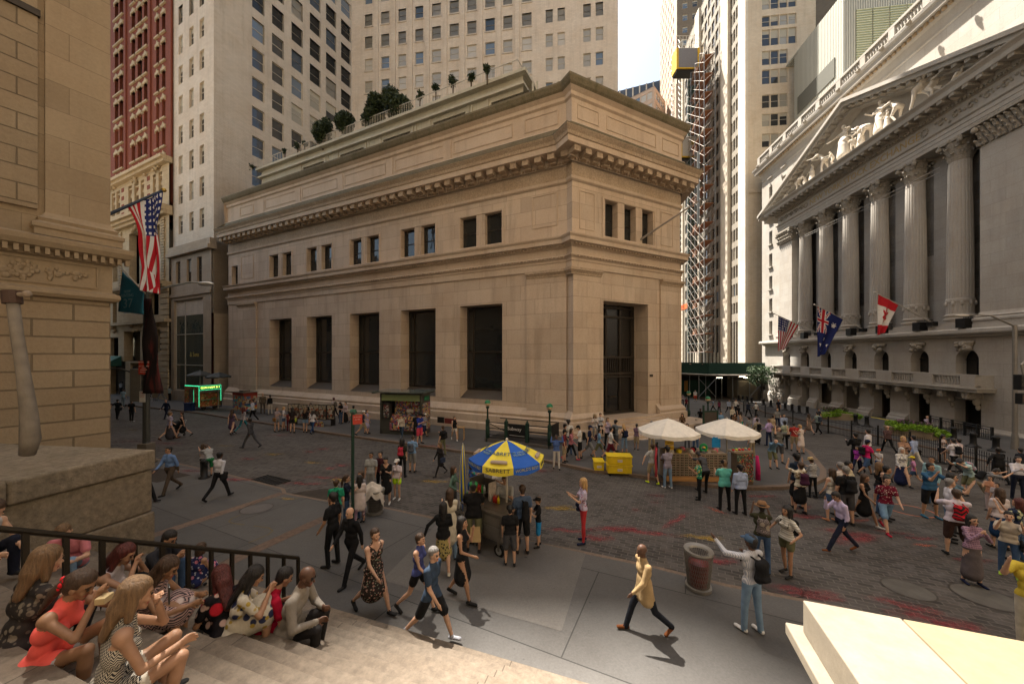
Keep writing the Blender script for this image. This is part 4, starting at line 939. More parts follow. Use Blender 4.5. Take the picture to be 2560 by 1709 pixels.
# ---------------- wires and bank flagpole ----------------
e=empty('bare_flagpole',at(1578,614,27.2),0,'bare grey flagpole slanting out above the bank door','flagpole'); q=Vector(at(1578,614,27.2)); t=Vector(at(1746,503,25.5)); MB().tube([(0,0,0),tuple(t-q)],[.09,.05],8).build('pole',plain((.22,.19,.16),.5,.3),e)
mb=MB(); 
for (p,pd),(r,rd) in((((1982,606),53),((2351,430),28)),(((1962,612),55),((2351,418),28))): mb.tube([at(*p,pd),at((p[0]+r[0])/2,(p[1]+r[1])/2+3,(pd+rd)/2-3),at(*r,rd)],.02,5)
tag(mb.build('overhead_cable',plain((.35,.33,.3),.5)),'pair of thin cables stretched across the front of the columns','cable')
# ---------------- towers down the side street ----------------
BEI=stone('beige_brick',(.60,.51,.385),.6,.25,.01,.85,.04,.25); WHT=stone('white_stone_piers',(.66,.60,.50),0,0,streak=.1); BRN=stone('brown_brick',(.20,.165,.125),.6,.25,.01,.85,.05,.2)
DK=glass((.03,.03,.03),.1)
A=(48.1,101.8); B=(43.3,66.0); ct=empty('corner_tower',(B[0],B[1],0),0,'beige tower with white piers beyond the exchange','building')
L=math.hypot(B[0]-A[0],B[1]-A[1]); cs=[];pi=[]
def sx(px): return s_on(A,B,px)[0]
for a,b,n in((1712,1742,4),(1752,1808,6),(1826,1852,4)):
    s0,s1=sx(a),sx(b); w=(s1-s0)/n
    for k in range(n): cs.append((s0+k*w+.12*w,s0+(k+1)*w-.12*w))
rows=[(CZ-2.2,CZ+6.5),(CZ+8,CZ+10.2)]+[(CZ+11.5+k*3.6,CZ+13.9+k*3.6) for k in range(20)]
facade(ct,A,B,CZ-8,CZ+85,cs,rows,stone('grey_spandrels',(.30,.275,.23),0,0,streak=.3),PF,[DK,G1,G3,DK],.25,60,[(sx(1742),sx(1752),.5),(sx(1808),sx(1826),.55),(sx(1852),L,.5),(0,sx(1710),.3)],None,WHT,org=B,seed=11,mull=False)
C=(54.5,64.6); nz=[]
M=math.hypot(C[0]-B[0],C[1]-B[1]); 
def sb(px): return s_on(B,C,px)[0]
w4=[]
for y0,y1,n in((36,63,4),(71,111,4),(124,159,3),(171,207,3),(234,267,3),(282,313,3),(332,365,3),(-10,20,4),(-50,-20,4)):
    for k in range(n):
        a=sb(1905+k*22); b=sb(1905+k*22+20); w4.append((a,b,CZ+(886-y1)/900*65.3,CZ+(886-y0)/900*65.3,.25))
mb=MB(); wall(mb,0,M,CZ-8,CZ+85,w4); mb.box(-.0,M,-.15,0,CZ+29.5,CZ+29.8); rz=math.atan2(C[1]-B[1],C[0]-B[0]); mb.build('wall',BEI,ct,(0,0,0),rz)
for a,b,c,d,_ in w4:
    o,p=small_window(b-a,d-c,PF,random.choice([G1,G2,DK]),ct); o.location=(a*math.cos(rz)-.2*math.sin(rz),a*math.sin(rz)+.2*math.cos(rz),c); o.rotation_euler=(0,0,rz)
MB().prism([(0,0),(C[0]-B[0],C[1]-B[1]),(C[0]-B[0]+5,C[1]-B[1]+36),(A[0]-B[0],A[1]-B[1])],CZ+84.5,CZ+85).build('roof',BEI,ct)
# upper setbacks and other towers
def block(name,label,P,Q,D,ztop,mat,colw,rowh,win=(1.4,2.0),frm=None,gl=None,side=None,z0=None,parts=20,sidecols=True,off=1.0):
    e=empty(name,(P[0],P[1],0),0,label,'building','towers rising beyond the square'); L=math.hypot(Q[0]-P[0],Q[1]-P[1]); n=int((L-2*off+.01)//colw); cs=[(off+k*colw+(colw-win[0])/2,off+k*colw+(colw+win[0])/2) for k in range(n)]
    zb=z0 if z0 is not None else CZ+10; rows=[]; z=ztop-1.5-win[1]
    while z>zb: rows.append((z,z+win[1])); z-=rowh
    facade(e,P,Q,CZ-8,ztop,cs,rows,mat,frm or PF,gl or [G1,G3,G2],.2,parts,org=P,seed=int(L*10))
    t=((Q[0]-P[0])/L,(Q[1]-P[1])/L); nrm=(-t[1],t[0]); Pb=(P[0]+nrm[0]*D,P[1]+nrm[1]*D); Qb=(Q[0]+nrm[0]*D,Q[1]+nrm[1]*D)
    n=int((D-1)//colw); cs2=[(.8+k*colw,.8+k*colw+win[0]) for k in range(n)]
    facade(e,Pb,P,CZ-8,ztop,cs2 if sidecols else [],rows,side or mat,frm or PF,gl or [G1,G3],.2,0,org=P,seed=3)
    facade(e,Q,Qb,CZ-8,ztop,[],[],mat,PF,[G1],.2,0,org=P)
    MB().prism([(0,0),(Q[0]-P[0],Q[1]-P[1]),(Qb[0]-P[0],Qb[1]-P[1]),(Pb[0]-P[0],Pb[1]-P[1])],ztop-.3,ztop).build('roof',mat,e); return e
def ap(px,d): return ((px-1280)/900*d,d)
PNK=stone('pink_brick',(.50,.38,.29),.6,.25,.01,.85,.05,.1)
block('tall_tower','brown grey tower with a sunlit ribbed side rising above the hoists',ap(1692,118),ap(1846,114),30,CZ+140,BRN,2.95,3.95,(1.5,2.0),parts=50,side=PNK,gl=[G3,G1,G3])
block('stepped_block','small pinkish stepped block below the tall brown tower',ap(1690,108),ap(1714,106),12,CZ+81,PNK,1.4,3.8,(.8,1.8),parts=20)
block('stepped_block','low brown block under the hoists against the tall tower',ap(1696,104),ap(1745,102),6,CZ+70,BRN,2.4,3.8,(1.2,1.8),parts=20)
gl_=block('glass_tower','distant dark glass tower with white vertical fins in the sky gap',ap(1500,170),ap(1655,160),30,CZ+122,glass((.06,.065,.07),.1),60,3.9,(.5,.5),parts=0)
mb=MB(); 
P,Q=ap(1500,170),ap(1655,160); Lg=math.hypot(Q[0]-P[0],Q[1]-P[1]); 
for k in range(11): mb.box(k*2.9,k*2.9+.5,-.5,.1,CZ,CZ+122)
mb.build('fins',WHT,gl_,(0,0,0),math.atan2(Q[1]-P[1],Q[0]-P[0]))
pb_=block('pink_building','pinkish building with blue windows left of the tall tower',ap(1636,126),ap(1664,134),10,CZ+94,PNK,2.2,4,(1.8,2.4),parts=10,gl=[glass((.12,.17,.22),.05)])
block('plain_tower','plain brown tower wall behind the ribbed metal plant room',ap(1984,78),ap(2170,74),20,CZ+95,BRN,90,4,(.5,.5),parts=0)
# ribbed plant room with louvres
RIB=newmat('ribbed_metal',(.40,.40,.35),.6)[0]; nt=RIB.node_tree; b_=nt.nodes['Principled BSDF']; v_,_=wallvec(nt); w_=nt.nodes.new('ShaderNodeTexWave'); w_.inputs['Scale'].default_value=1.0; nt.links.new(v_,w_.inputs['Vector']); nt.links.new(ramp(nt,w_.outputs['Fac'],.3,.7,(.26,.26,.22),(.50,.50,.44)),b_.inputs['Base Color']); bump(nt,b_,w_.outputs['Fac'],.6,.1)
LOUV=newmat('louvres',(.42,.44,.30),.6)[0]; nt=LOUV.node_tree; b_=nt.nodes['Principled BSDF']; v_,_=wallvec(nt); w_=nt.nodes.new('ShaderNodeTexWave'); w_.bands_direction='Y'; w_.inputs['Scale'].default_value=.9; nt.links.new(v_,w_.inputs['Vector']); nt.links.new(ramp(nt,w_.outputs['Fac'],.3,.7,(.30,.32,.18),(.56,.58,.42)),b_.inputs['Base Color']); bump(nt,b_,w_.outputs['Fac'],.8,.2)
K=(47.9,52.0); pr_=empty('plant_room',(K[0],K[1],0),0,'ribbed metal plant room with pale louvres above the exchange roof','building')
ra_=math.atan2(-52+62,-(47.9-49.2)); 
def pl(p): return (p[0]-K[0],p[1]-K[1])
F_=(49.4,63.0); rf=math.atan2(K[1]-F_[1],K[0]-F_[0]); MB().box(0,11.1,0,.3,CZ+25,CZ+52).build('wall',RIB,pr_,(*pl(F_),0),rf)
rr2=math.atan2(-.13,.991); MB().box(0,22,0,10,CZ+25,CZ+52).build('wall',RIB,pr_,(0,0,0),rr2)
mb=MB()
for k in range(4): mb.box(1.6+k*2.15,1.6+k*2.15+2.0,-.12,-.02,CZ+38.5,CZ+49.5)
mb.build('louvre_panels',LOUV,pr_,(0,0,0),rr2)
mb=MB(); mb.box(1.0,9.5,-.12,-.02,CZ+41.3,CZ+44.2); mb.box(5,9.5,-.12,-.02,CZ+31,CZ+37); mb.build('grille',plain((.12,.12,.10),.6),pr_,(*pl(F_),0),rf)
MB().box(0,1.5,-.3,22,CZ+52,CZ+52.3).build('roof_edge',RIB,pr_,(0,0,0),rr2)
# ---------------- scaffold, hoists ----------------
STL=plain((.24,.25,.25),.45,.5); ORW=plain((.22,.10,.05),.8); NET=plain((.02,.022,.02),.9)
def onA(px,out): s_,d=s_on(A,B,px); t=((B[0]-A[0])/L,(B[1]-A[1])/L); return Vector((A[0]+t[0]*s_+out*t[1]*1.0,A[1]+t[1]*s_-out*t[0]*1.0))
L=math.hypot(B[0]-A[0],B[1]-A[1])
sA=onA(1757,1); sf=empty('scaffold_tower',(sA.x,sA.y,CZ-7.5),math.atan2(B[1]-A[1],B[0]-A[0]),'tall steel scaffold tower against the beige tower','scaffold')
up=MB(); brc=MB(); dk=MB(); SW=10.5; 
for x in(0,2.6,5.2,7.9,SW):
    for y in(-2.6,-.4): up.tube([(x,y,0),(x,y,74)],.07,5)
z=8
while z<74:
    for y in(-2.6,-.4):
        up.tube([(0,y,z),(SW,y,z)],.045,4)
        for i,x in enumerate((0,2.6,5.2,7.9)):
            x2=(2.6,5.2,7.9,SW)[i]; brc.tube([(x,y,z),(x2,y,z+2)],.035,4,cap=False); brc.tube([(x2,y,z),(x,y,z+2)],.035,4,cap=False)
    brc.tube([(0,-2.6,z),(0,-.4,z+2)],.04,4); brc.tube([(SW,-2.6,z),(SW,-.4,z+2)],.04,4)
    if int(z/2)%2==0: dk.box(1.0,SW-.6,-2.4,-.5,z,z+.18)
    if int(z/2)%3==0: dk.box(2.7,5.1,-2.3,-2.1,z+.2,z+1.4)
    z+=2
up.build('uprights',STL,sf); brc.build('braces',plain((.17,.14,.115),.6,.3),sf); dk.build('decks',ORW,sf)
MB().box(-.2,.3,-2.4,-.3,8,74).build('green_netting',plain((.03,.07,.06),.9),sf)
MB().box(7.9,9.0,-3.2,-3.1,36,52).build('black_netting',NET,sf)
def mast(px,label):
    p=onA(px,3.4); e=empty('hoist_mast',(p.x,p.y,CZ-7),0,label,'hoist mast','hoist masts up the tower front'); m=MB()
    for x,y in((-.35,-.35),(.35,-.35),(.35,.35),(-.35,.35)): m.tube([(x,y,0),(x,y,88)],.06,4)
    z=0
    while z<88: m.tube([(-.35,-.35,z),(.35,-.35,z+.75)],.04,4,cap=False); m.tube([(.35,-.35,z+.75),(-.35,-.35,z+1.5)],.04,4,cap=False); m.tube([(-.35,-.35,z),(-.35,.35,z+1.5)],.04,4,cap=False); z+=1.5
    m.build('lattice',plain((.5,.5,.47),.4,.5),e); return p
mast(1715,'left yellowish lattice mast beside the hoist cars'); mast(1736,'right silver lattice mast between hoist cars and scaffold')
def car(c0,c1,y0,y1,d,label,front):
    x0=(c0-1280)/900*d; x1=(c1-1280)/900*d; z1=CZ+(886-y0)/900*d; z0=CZ+(886-y1)/900*d; e=empty('hoist_car',((x0+x1)/2,d,z0),0,label,'hoist','yellow hoist cars on the masts'); w=x1-x0; h=z1-z0
    YL=plain((.60,.38,.02),.5); m=MB(); m.box(-w/2,-w/2+.5,-1.4,1.4,0,h*.62); m.box(w/2-.5,w/2,-1.4,1.4,0,h*.62); m.box(-w/2,w/2,-1.4,1.4,-.3,0); m.build('side_panels',YL,e)
    MB().box(-w/2+.5,w/2-.5,-1.3,-1.1,0,h*.62).build('front_panel',plain((.5,.48,.42) if front else (.2,.2,.22),.5),e); MB().box(-w/2+.2,w/2-.2,-1.2,1.2,-.8,-.3).build('underside',DARK,e)
    m=MB(); 
    for z in(h*.62,h*.75,h*.87,h): m.tube([(-w/2,-1.3,z),(w/2,-1.3,z)],.05,4); m.tube([(-w/2,1.3,z),(w/2,1.3,z)],.05,4)
    for k in range(8): m.tube([(-w/2+k*w/7,-1.3,h*.62),(-w/2+k*w/7,-1.3,h)],.04,4)
    m.build('roof_rail',plain((.6,.6,.58),.5),e)
    if front: MB().box(-.6,.6,-1.34,-1.3,h*.36,h*.5).build('name_plate',plain((.35,.27,.03),.5),e)
car(1694,1755,320,398,88,'lower yellow sided hoist car with a pale front panel',True); car(1685,1742,102,180,88,'upper yellow sided hoist car with grey mesh doors',False)
p=onA(1708,2.5); tag(MB().box(-1.5,8,-.2,.2,0,1.3).build('orange_netting',plain((.62,.13,.03),.8),None,(p.x-1,p.y-6,CZ+11.5),math.atan2(B[1]-A[1],B[0]-A[0])),'strip of bright orange safety netting low on the hoist','safety netting')
# sidewalk shed
SG=plain((.018,.055,.042),.7,var=.25); sh0=Vector((.716*59,59)); SH=empty('sidewalk_shed',(42,60,0),0,'dark green plywood sidewalk shed at the foot of the towers','shed')
pts=[(52-42,59-60),(32.5-42,59.5-60),(29.5-42,64-60),(34.0-42,92-60)]
mb=MB()
for (x0,y0),(x1,y1) in zip(pts,pts[1:]):
    l=math.hypot(x1-x0,y1-y0); rz=math.atan2(y1-y0,x1-x0); mb.cb(((x0+x1)/2,(y0+y1)/2,CZ-2.3),(l,.15,1.9),rz)
mb.build('parapet_boards',SG,SH)
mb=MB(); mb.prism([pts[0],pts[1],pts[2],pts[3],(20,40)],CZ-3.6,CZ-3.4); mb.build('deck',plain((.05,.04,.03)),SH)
mb=MB(); rg=random.Random(3)
for k in range(8): 
    x=-11+k*2.8; mb.tube([(x,-.3,CZ-9),(x,-.3,CZ-3.4)],.06,5); mb.tube([(x,2.8,CZ-9),(x,2.8,CZ-3.4)],.06,5)
    if k%3==0: mb.tube([(x,-.3,CZ-7),(x+2.8,-.3,CZ-4)],.04,4); mb.tube([(x+2.8,-.3,CZ-7),(x,-.3,CZ-4)],.04,4)
for k in range(9): mb.tube([(-12+k*.5,4+k*3,CZ-9),(-12+k*.5,4+k*3,CZ-3.4)],.06,5)
mb.build('posts',STL,SH)
mb=MB(); 
for k in range(12): mb.cb((-11.5+k*1.9,1.8,CZ-1.6),(.12,4.6,.12),-.35); 
mb.build('roof_joists',plain((.16,.10,.06)),SH)
mb=MB(); mb.box(-11.5,-4,9,9.2,CZ-9,CZ-4.9); mb.build('hoarding',SG,SH)
MB().box(-9,-8.4,8.8,9,CZ-7,CZ-5).build('timber_post',plain((.4,.2,.05)),SH)
for i,(x,y) in enumerate(((-3,1),(-1,3),(1.5,2),(-6,2.5),(3.5,4))): MB().box(-.5,.5,-.06,.06,0,.06).build('lit_tube',emit((1,.8,.5),3.5),SH,(x,y,CZ-3.75-.3*(i%2)))
MB().box(-2,1,3.5,7,CZ-9,CZ-4.6).build('booth',stone('booth_wall',(.22,.2,.17),0,0),SH); MB().box(-.4,3.3,1.0,3.2,CZ-8.6,CZ-4.9).build('booth',stone('booth_wall',(.22,.2,.17),0,0),SH); MB().box(.1,1.7,.95,1.0,CZ-7.3,CZ-5.4).build('booth_window',G1,SH)
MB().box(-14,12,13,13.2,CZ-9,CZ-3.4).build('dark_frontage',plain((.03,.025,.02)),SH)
def tree(px,py,d,h,r,label,n=3000,mat=None,seed=1):
    x,y,z=at(px,py,d); z=gz(x,y); e=empty('street_tree',(x,y,z),0,label,'tree'); m=MB(); rg=random.Random(seed); m.tube([(0,0,0),(.1,0,h*.35),(0,.1,h*.55)],[.12,.1,.07],7)
    for k in range(6): a=k*1.05; m.tube([(0,.05,h*(.4+.04*k)),(math.cos(a)*r*.5,math.sin(a)*r*.5,h*.7),(math.cos(a)*r*.85,math.sin(a)*r*.85,h*.8)],[.05,.03,.015],5)
    m.build('trunk',plain((.06,.05,.04),.9),e)
    bl=[(math.cos(k*1.3)*r*rg.uniform(.2,.7),math.sin(k*1.3)*r*rg.uniform(.2,.7),h*rg.uniform(.55,.95),r*rg.uniform(.25,.5),r*.4,h*.12) for k in range(12)]
    leaves('crown',bl,n,.13,mat or leafmat((.04,.07,.028)),e,seed=seed)
tree(1905,1000,56,5.6,2.8,'small leafy street tree at the end of the exchange front',3500)
# ---------------- stone building close on the left ----------------
LB=stone('left_stone_blocks',(.33,.255,.165),1.72,.565,.028,.58,.07,.2,bmp=1.2); LBP=stone('left_stone',(.33,.255,.165),0,0,streak=.3); LBS=stone('left_smooth_blocks',(.33,.255,.165),1.9,.9,.012,.7,.12,.2)
LBA=R(60); lb=empty('corner_stone_building',(-14.5,13,0),LBA,'banded stone building with a carved frieze close on the left','building')
mb=MB(); mb.box(-16,0,0,14,-2,Z(2.0)); mb.build('rusticated_base',LB,lb)
mb=MB(); mb.sweep([(-16,0),(0,0),(0,14)],prof([(0,1.85),(.16,1.9),(.22,2.0),(.2,2.12),(.05,2.2),(.04,2.22)])); mb.sweep([(-16,0),(0,0),(0,14)],prof([(.04,3.15),(.15,3.2),(.18,3.35),(.42,3.45),(.5,3.6),(.52,3.75),(0,3.9)])); mb.build('mouldings',LBP,lb)
MB().box(-16,0.04,-.04,14,Z(2.15),Z(3.2)).build('frieze',LBP,lb)
mb=MB(); x=-15.9
while x<.3: mb.box(x,x+.1,-.36,-.17,Z(3.22),Z(3.42)); x+=.2
mb.build('dentils',LBP,lb)
mb=MB(); rg=random.Random(12)
for c in(-1.9,-5.4,-9):
    for k in range(46):
        u=rg.uniform(-1.35,1.35); mb.sphere((c+u,-.06,Z(2.68)+rg.uniform(-.28,.28)*(1-abs(u)/2)),(rg.uniform(.05,.14),.05,rg.uniform(.04,.1)),6,5)
    for t in range(22): mb.sphere((c+.28*math.cos(t*.6)*(1-t/30),-.07,Z(2.68)+.28*math.sin(t*.6)*(1-t/30)),(.07,.05,.07),6,5)
    frame(mb,c-1.6,c+1.6,Z(2.3),Z(3.1),.04,.05)
mb.build('frieze_carving',LBP,lb,smooth=False)
mb=MB(); mb.box(-16,-.15,.15,14,Z(3.8),Z(30)); mb.build('upper_wall',LBS,lb)
mb=MB(); 
for a,b in((-1.45,0),(-5.2,-3.6),(-9,-7.4)): mb.box(a,b,0,.16,Z(4.6),Z(29))
mb.build('pilasters',LBS,lb)
mb=MB(); 
for a,b in((-1.45,0),(-5.2,-3.6),(-9,-7.4)): mb.sweep([(a,.15),(a,0),(b,0),(b,.3)],prof([(.25,3.85),(.25,4.05),(.3,4.1),(.3,4.22),(.14,4.32),(.18,4.42),(.08,4.5),(0,4.65)]))
mb.build('pilaster_bases',LBP,lb)
mb=MB(); mb.box(-3.45,-1.6,.02,.2,Z(4.7),Z(29)); mb.build('banded_panel',stone('left_banded',(.31,.24,.155),1.0,.55,.02,.5,.07,.2,bmp=1.0),lb)
MB().box(-3.5,-1.55,-.06,.1,Z(10.9),Z(11.1)).build('bronze_strip',BRONZE,lb)
# ---------------- steps ----------------
FA=math.atan2(-.327,.945); FE=(.945,-.327); FM=(.33,.945)
GRS=stone('granite_steps',(.165,.135,.105),2.6,50,.008,.5,.05,.35,stain=(.06,.05,.04),grain=.25,bmp=.5)
SO=(0,5.375); SZ=-.24
st=MB(); NS=27
for k in range(NS): st.box(-9.3,1.7,-.30*(k+1)-.02,-.30*k,SZ-.6,SZ+.18*(k+1))
so=st.build('stone_steps',GRS,None,(SO[0],SO[1],0),FA,bev=.012); tag(so,'broad flight of worn granite steps where people sit','steps')
def loc2w(x,y): return (SO[0]+x*FE[0]+y*FM[0],SO[1]+x*FE[1]+y*FM[1])
def step_z(x,y):
    ly=(x-SO[0])*FM[0]+(y-SO[1])*FM[1]
    return SZ+.18*(math.floor(-ly/.30)+1) if ly<0 else gz(x,y)+.03
RG=stone('rough_granite',(.24,.20,.145),0,0,streak=.45,stain=(.10,.085,.055),grain=.33,bmp=1.6)
o=empty('stone_cheek_block',(-9,6,0)); q_=lambda l:[(a+9,b-6) for a,b in l]
for pp,z0,z1,nm in(([(-8.35,8.45),(-12.5,9.0),(-12.6,6.0),(-8.85,6.35)],1.83,2.28,'cap_slab'),([(-8.86,6.33),(-12.6,5.98),(-12.6,2.2),(-10.05,2.3)],1.83,2.28,'cap_slab'),([(-12.52,9.0),(-16,9.8),(-16,2),(-12.62,2.2)],1.83,2.28,'cap_slab'),([(-8.4,8.42),(-12.5,8.97),(-16,9.7),(-16,2),(-10.1,2.3)],.85,1.82,'upper_course'),([(-8.36,8.45),(-12.5,9.0),(-16,9.8),(-16,2),(-10.05,2.3)],-1.5,.84,'lower_course')):
    b=MB().prism(q_(pp),z0,z1).build(nm,RG,o,bev=.05)
    for md in b.modifiers: md.segments=3
tag(o,'massive rough granite block flanking the steps on the left','stone block')
# marble pedestal at the lower right
PM=stone('marble_pedestal',(.21,.185,.145),0,0,streak=.15,stain=(.4,.33,.22),grain=.12,bmp=.15); PY=stone('yellow_marble_slab',(.22,.175,.11),0,0,streak=.2,stain=(.55,.40,.2),grain=.10,bmp=.15)
H0=1.30
def pt(px,py,h=H0): d=900*h/(py-886); return ((px-1280)/900*d,d)
k0=pt(2007,1498); pe_=empty('marble_pedestal',(k0[0],k0[1],0),FA,'sunlit cream marble pedestal in the lower right corner','pedestal')
zt=CZ-H0
m=MB(); m.box(0,.40,-4,0,zt-.17,zt); m.build('border_slab',PM,pe_,bev=.006); 
m=MB(); m.box(.408,4.5,-.62,0,zt-.17,zt-.002); m.box(.408,4.5,-1.5,-.63,zt-.17,zt-.002); m.box(.408,4.5,-4,-1.51,zt-.17,zt-.002); m.build('top_slab',PY,pe_,bev=.006)
m=MB(); m.box(-.06,4.5,-4,.06,zt-.235,zt-.172); m.box(-.035,4.5,-4,.035,zt-.262,zt-.235); m.build('ledge_moulding',PM,pe_,bev=.008); MB().box(.09,4.5,-4,-.09,-.8,zt-.262).build('shaft',PM,pe_)
# handrail on the steps
BR=plain((.035,.028,.02),.45,.6); hx=-4.09
def rail_y(px): u=(px-1280)/900; return (u*6.71+3.865)/(.33-u*.945)*1.0
hr=empty('handrail',(*loc2w(hx,0),0),FA,'dark iron handrail running down the steps between the sitters','handrail')
def rz_(y): return .70-.62*y
m=MB(); ys=[rail_y(p) for p in(60,162,253,334,404,469,527,579,625,669,709,745)]
for y in ys:
    s_=SZ+.18*(math.floor(-y/.3)+1) if y<0 else -.25; m2=MB().box(-.022,.022,y-.022,y+.022,s_-.02,rz_(y)); m2.build('baluster',BR,hr)
MB().tube([(0,ys[-1],rz_(ys[-1])),(0,-6.2,rz_(-6.2))],.03,8).build('top_rail',BR,hr)

# ---------------- unseen buildings behind and beside the viewer, added to reflect sun onto the bank ----------------
FHM=stone('temple_marble',(.72,.65,.55),1.8,.8,.012,.7,.05,.15)
th=empty('temple_building',(*loc2w(0,-9),0),FA,'pale marble temple front at the top of the steps, behind the viewer','building')
mb=MB(); mb.box(-14,22,-30,-2.2,2.5,22); mb.box(-14.5,22.5,-4,0.3,17.5,22.5); mb.ext([(-14.5,22.5),(4,30),(22.5,22.5)],-4,.3); mb.build('hall',FHM,th)
mb=MB()
for k in range(8): mb.lathe([(1.0,4.4),(.95,9),(.82,16.5),(1.1,17.5)],(-12.5+k*4.7,-1.2,0),24)
mb.build('columns',FHM,th)
def plainblock(label,P,Q,D,zt,m):
    L=math.hypot(Q[0]-P[0],Q[1]-P[1]); e=empty('added_bounce_tower',(P[0],P[1],0),math.atan2(Q[1]-P[1],Q[0]-P[0]),label,'building','unseen towers added to reflect sunlight into the square'); cs=[(1+k*3,2.4+k*3,z,z+2,.2) for k in range(int((L-2)/3)) for z in np.arange(8,zt-4,4)]
    mb=MB(); wall(mb,0,L,-6,zt,cs); mb.build('wall',m,e); MB().box(0.02,L-.02,.21,D,-6,zt-.01).build('core',G1,e); MB().box(0,L,0,D,zt,zt+.3).build('roof',m,e)
    MB().box(-.3,0,0,D,-6,zt).box(L,L+.3,0,D,-6,zt).build('side_walls',m,e)
plainblock('unseen cream tower added behind the temple front to reflect sunlight',(52,-42),(-45,-12),20,95,BEI)
plainblock('unseen cream tower added far left beyond the banded building to reflect sunlight',(-27.5,24),(-64,51),20,18,BEI)
plainblock('unseen cream tower added at the right behind the viewer to reflect sunlight',(44,8),(34,-30),20,80,BEI)
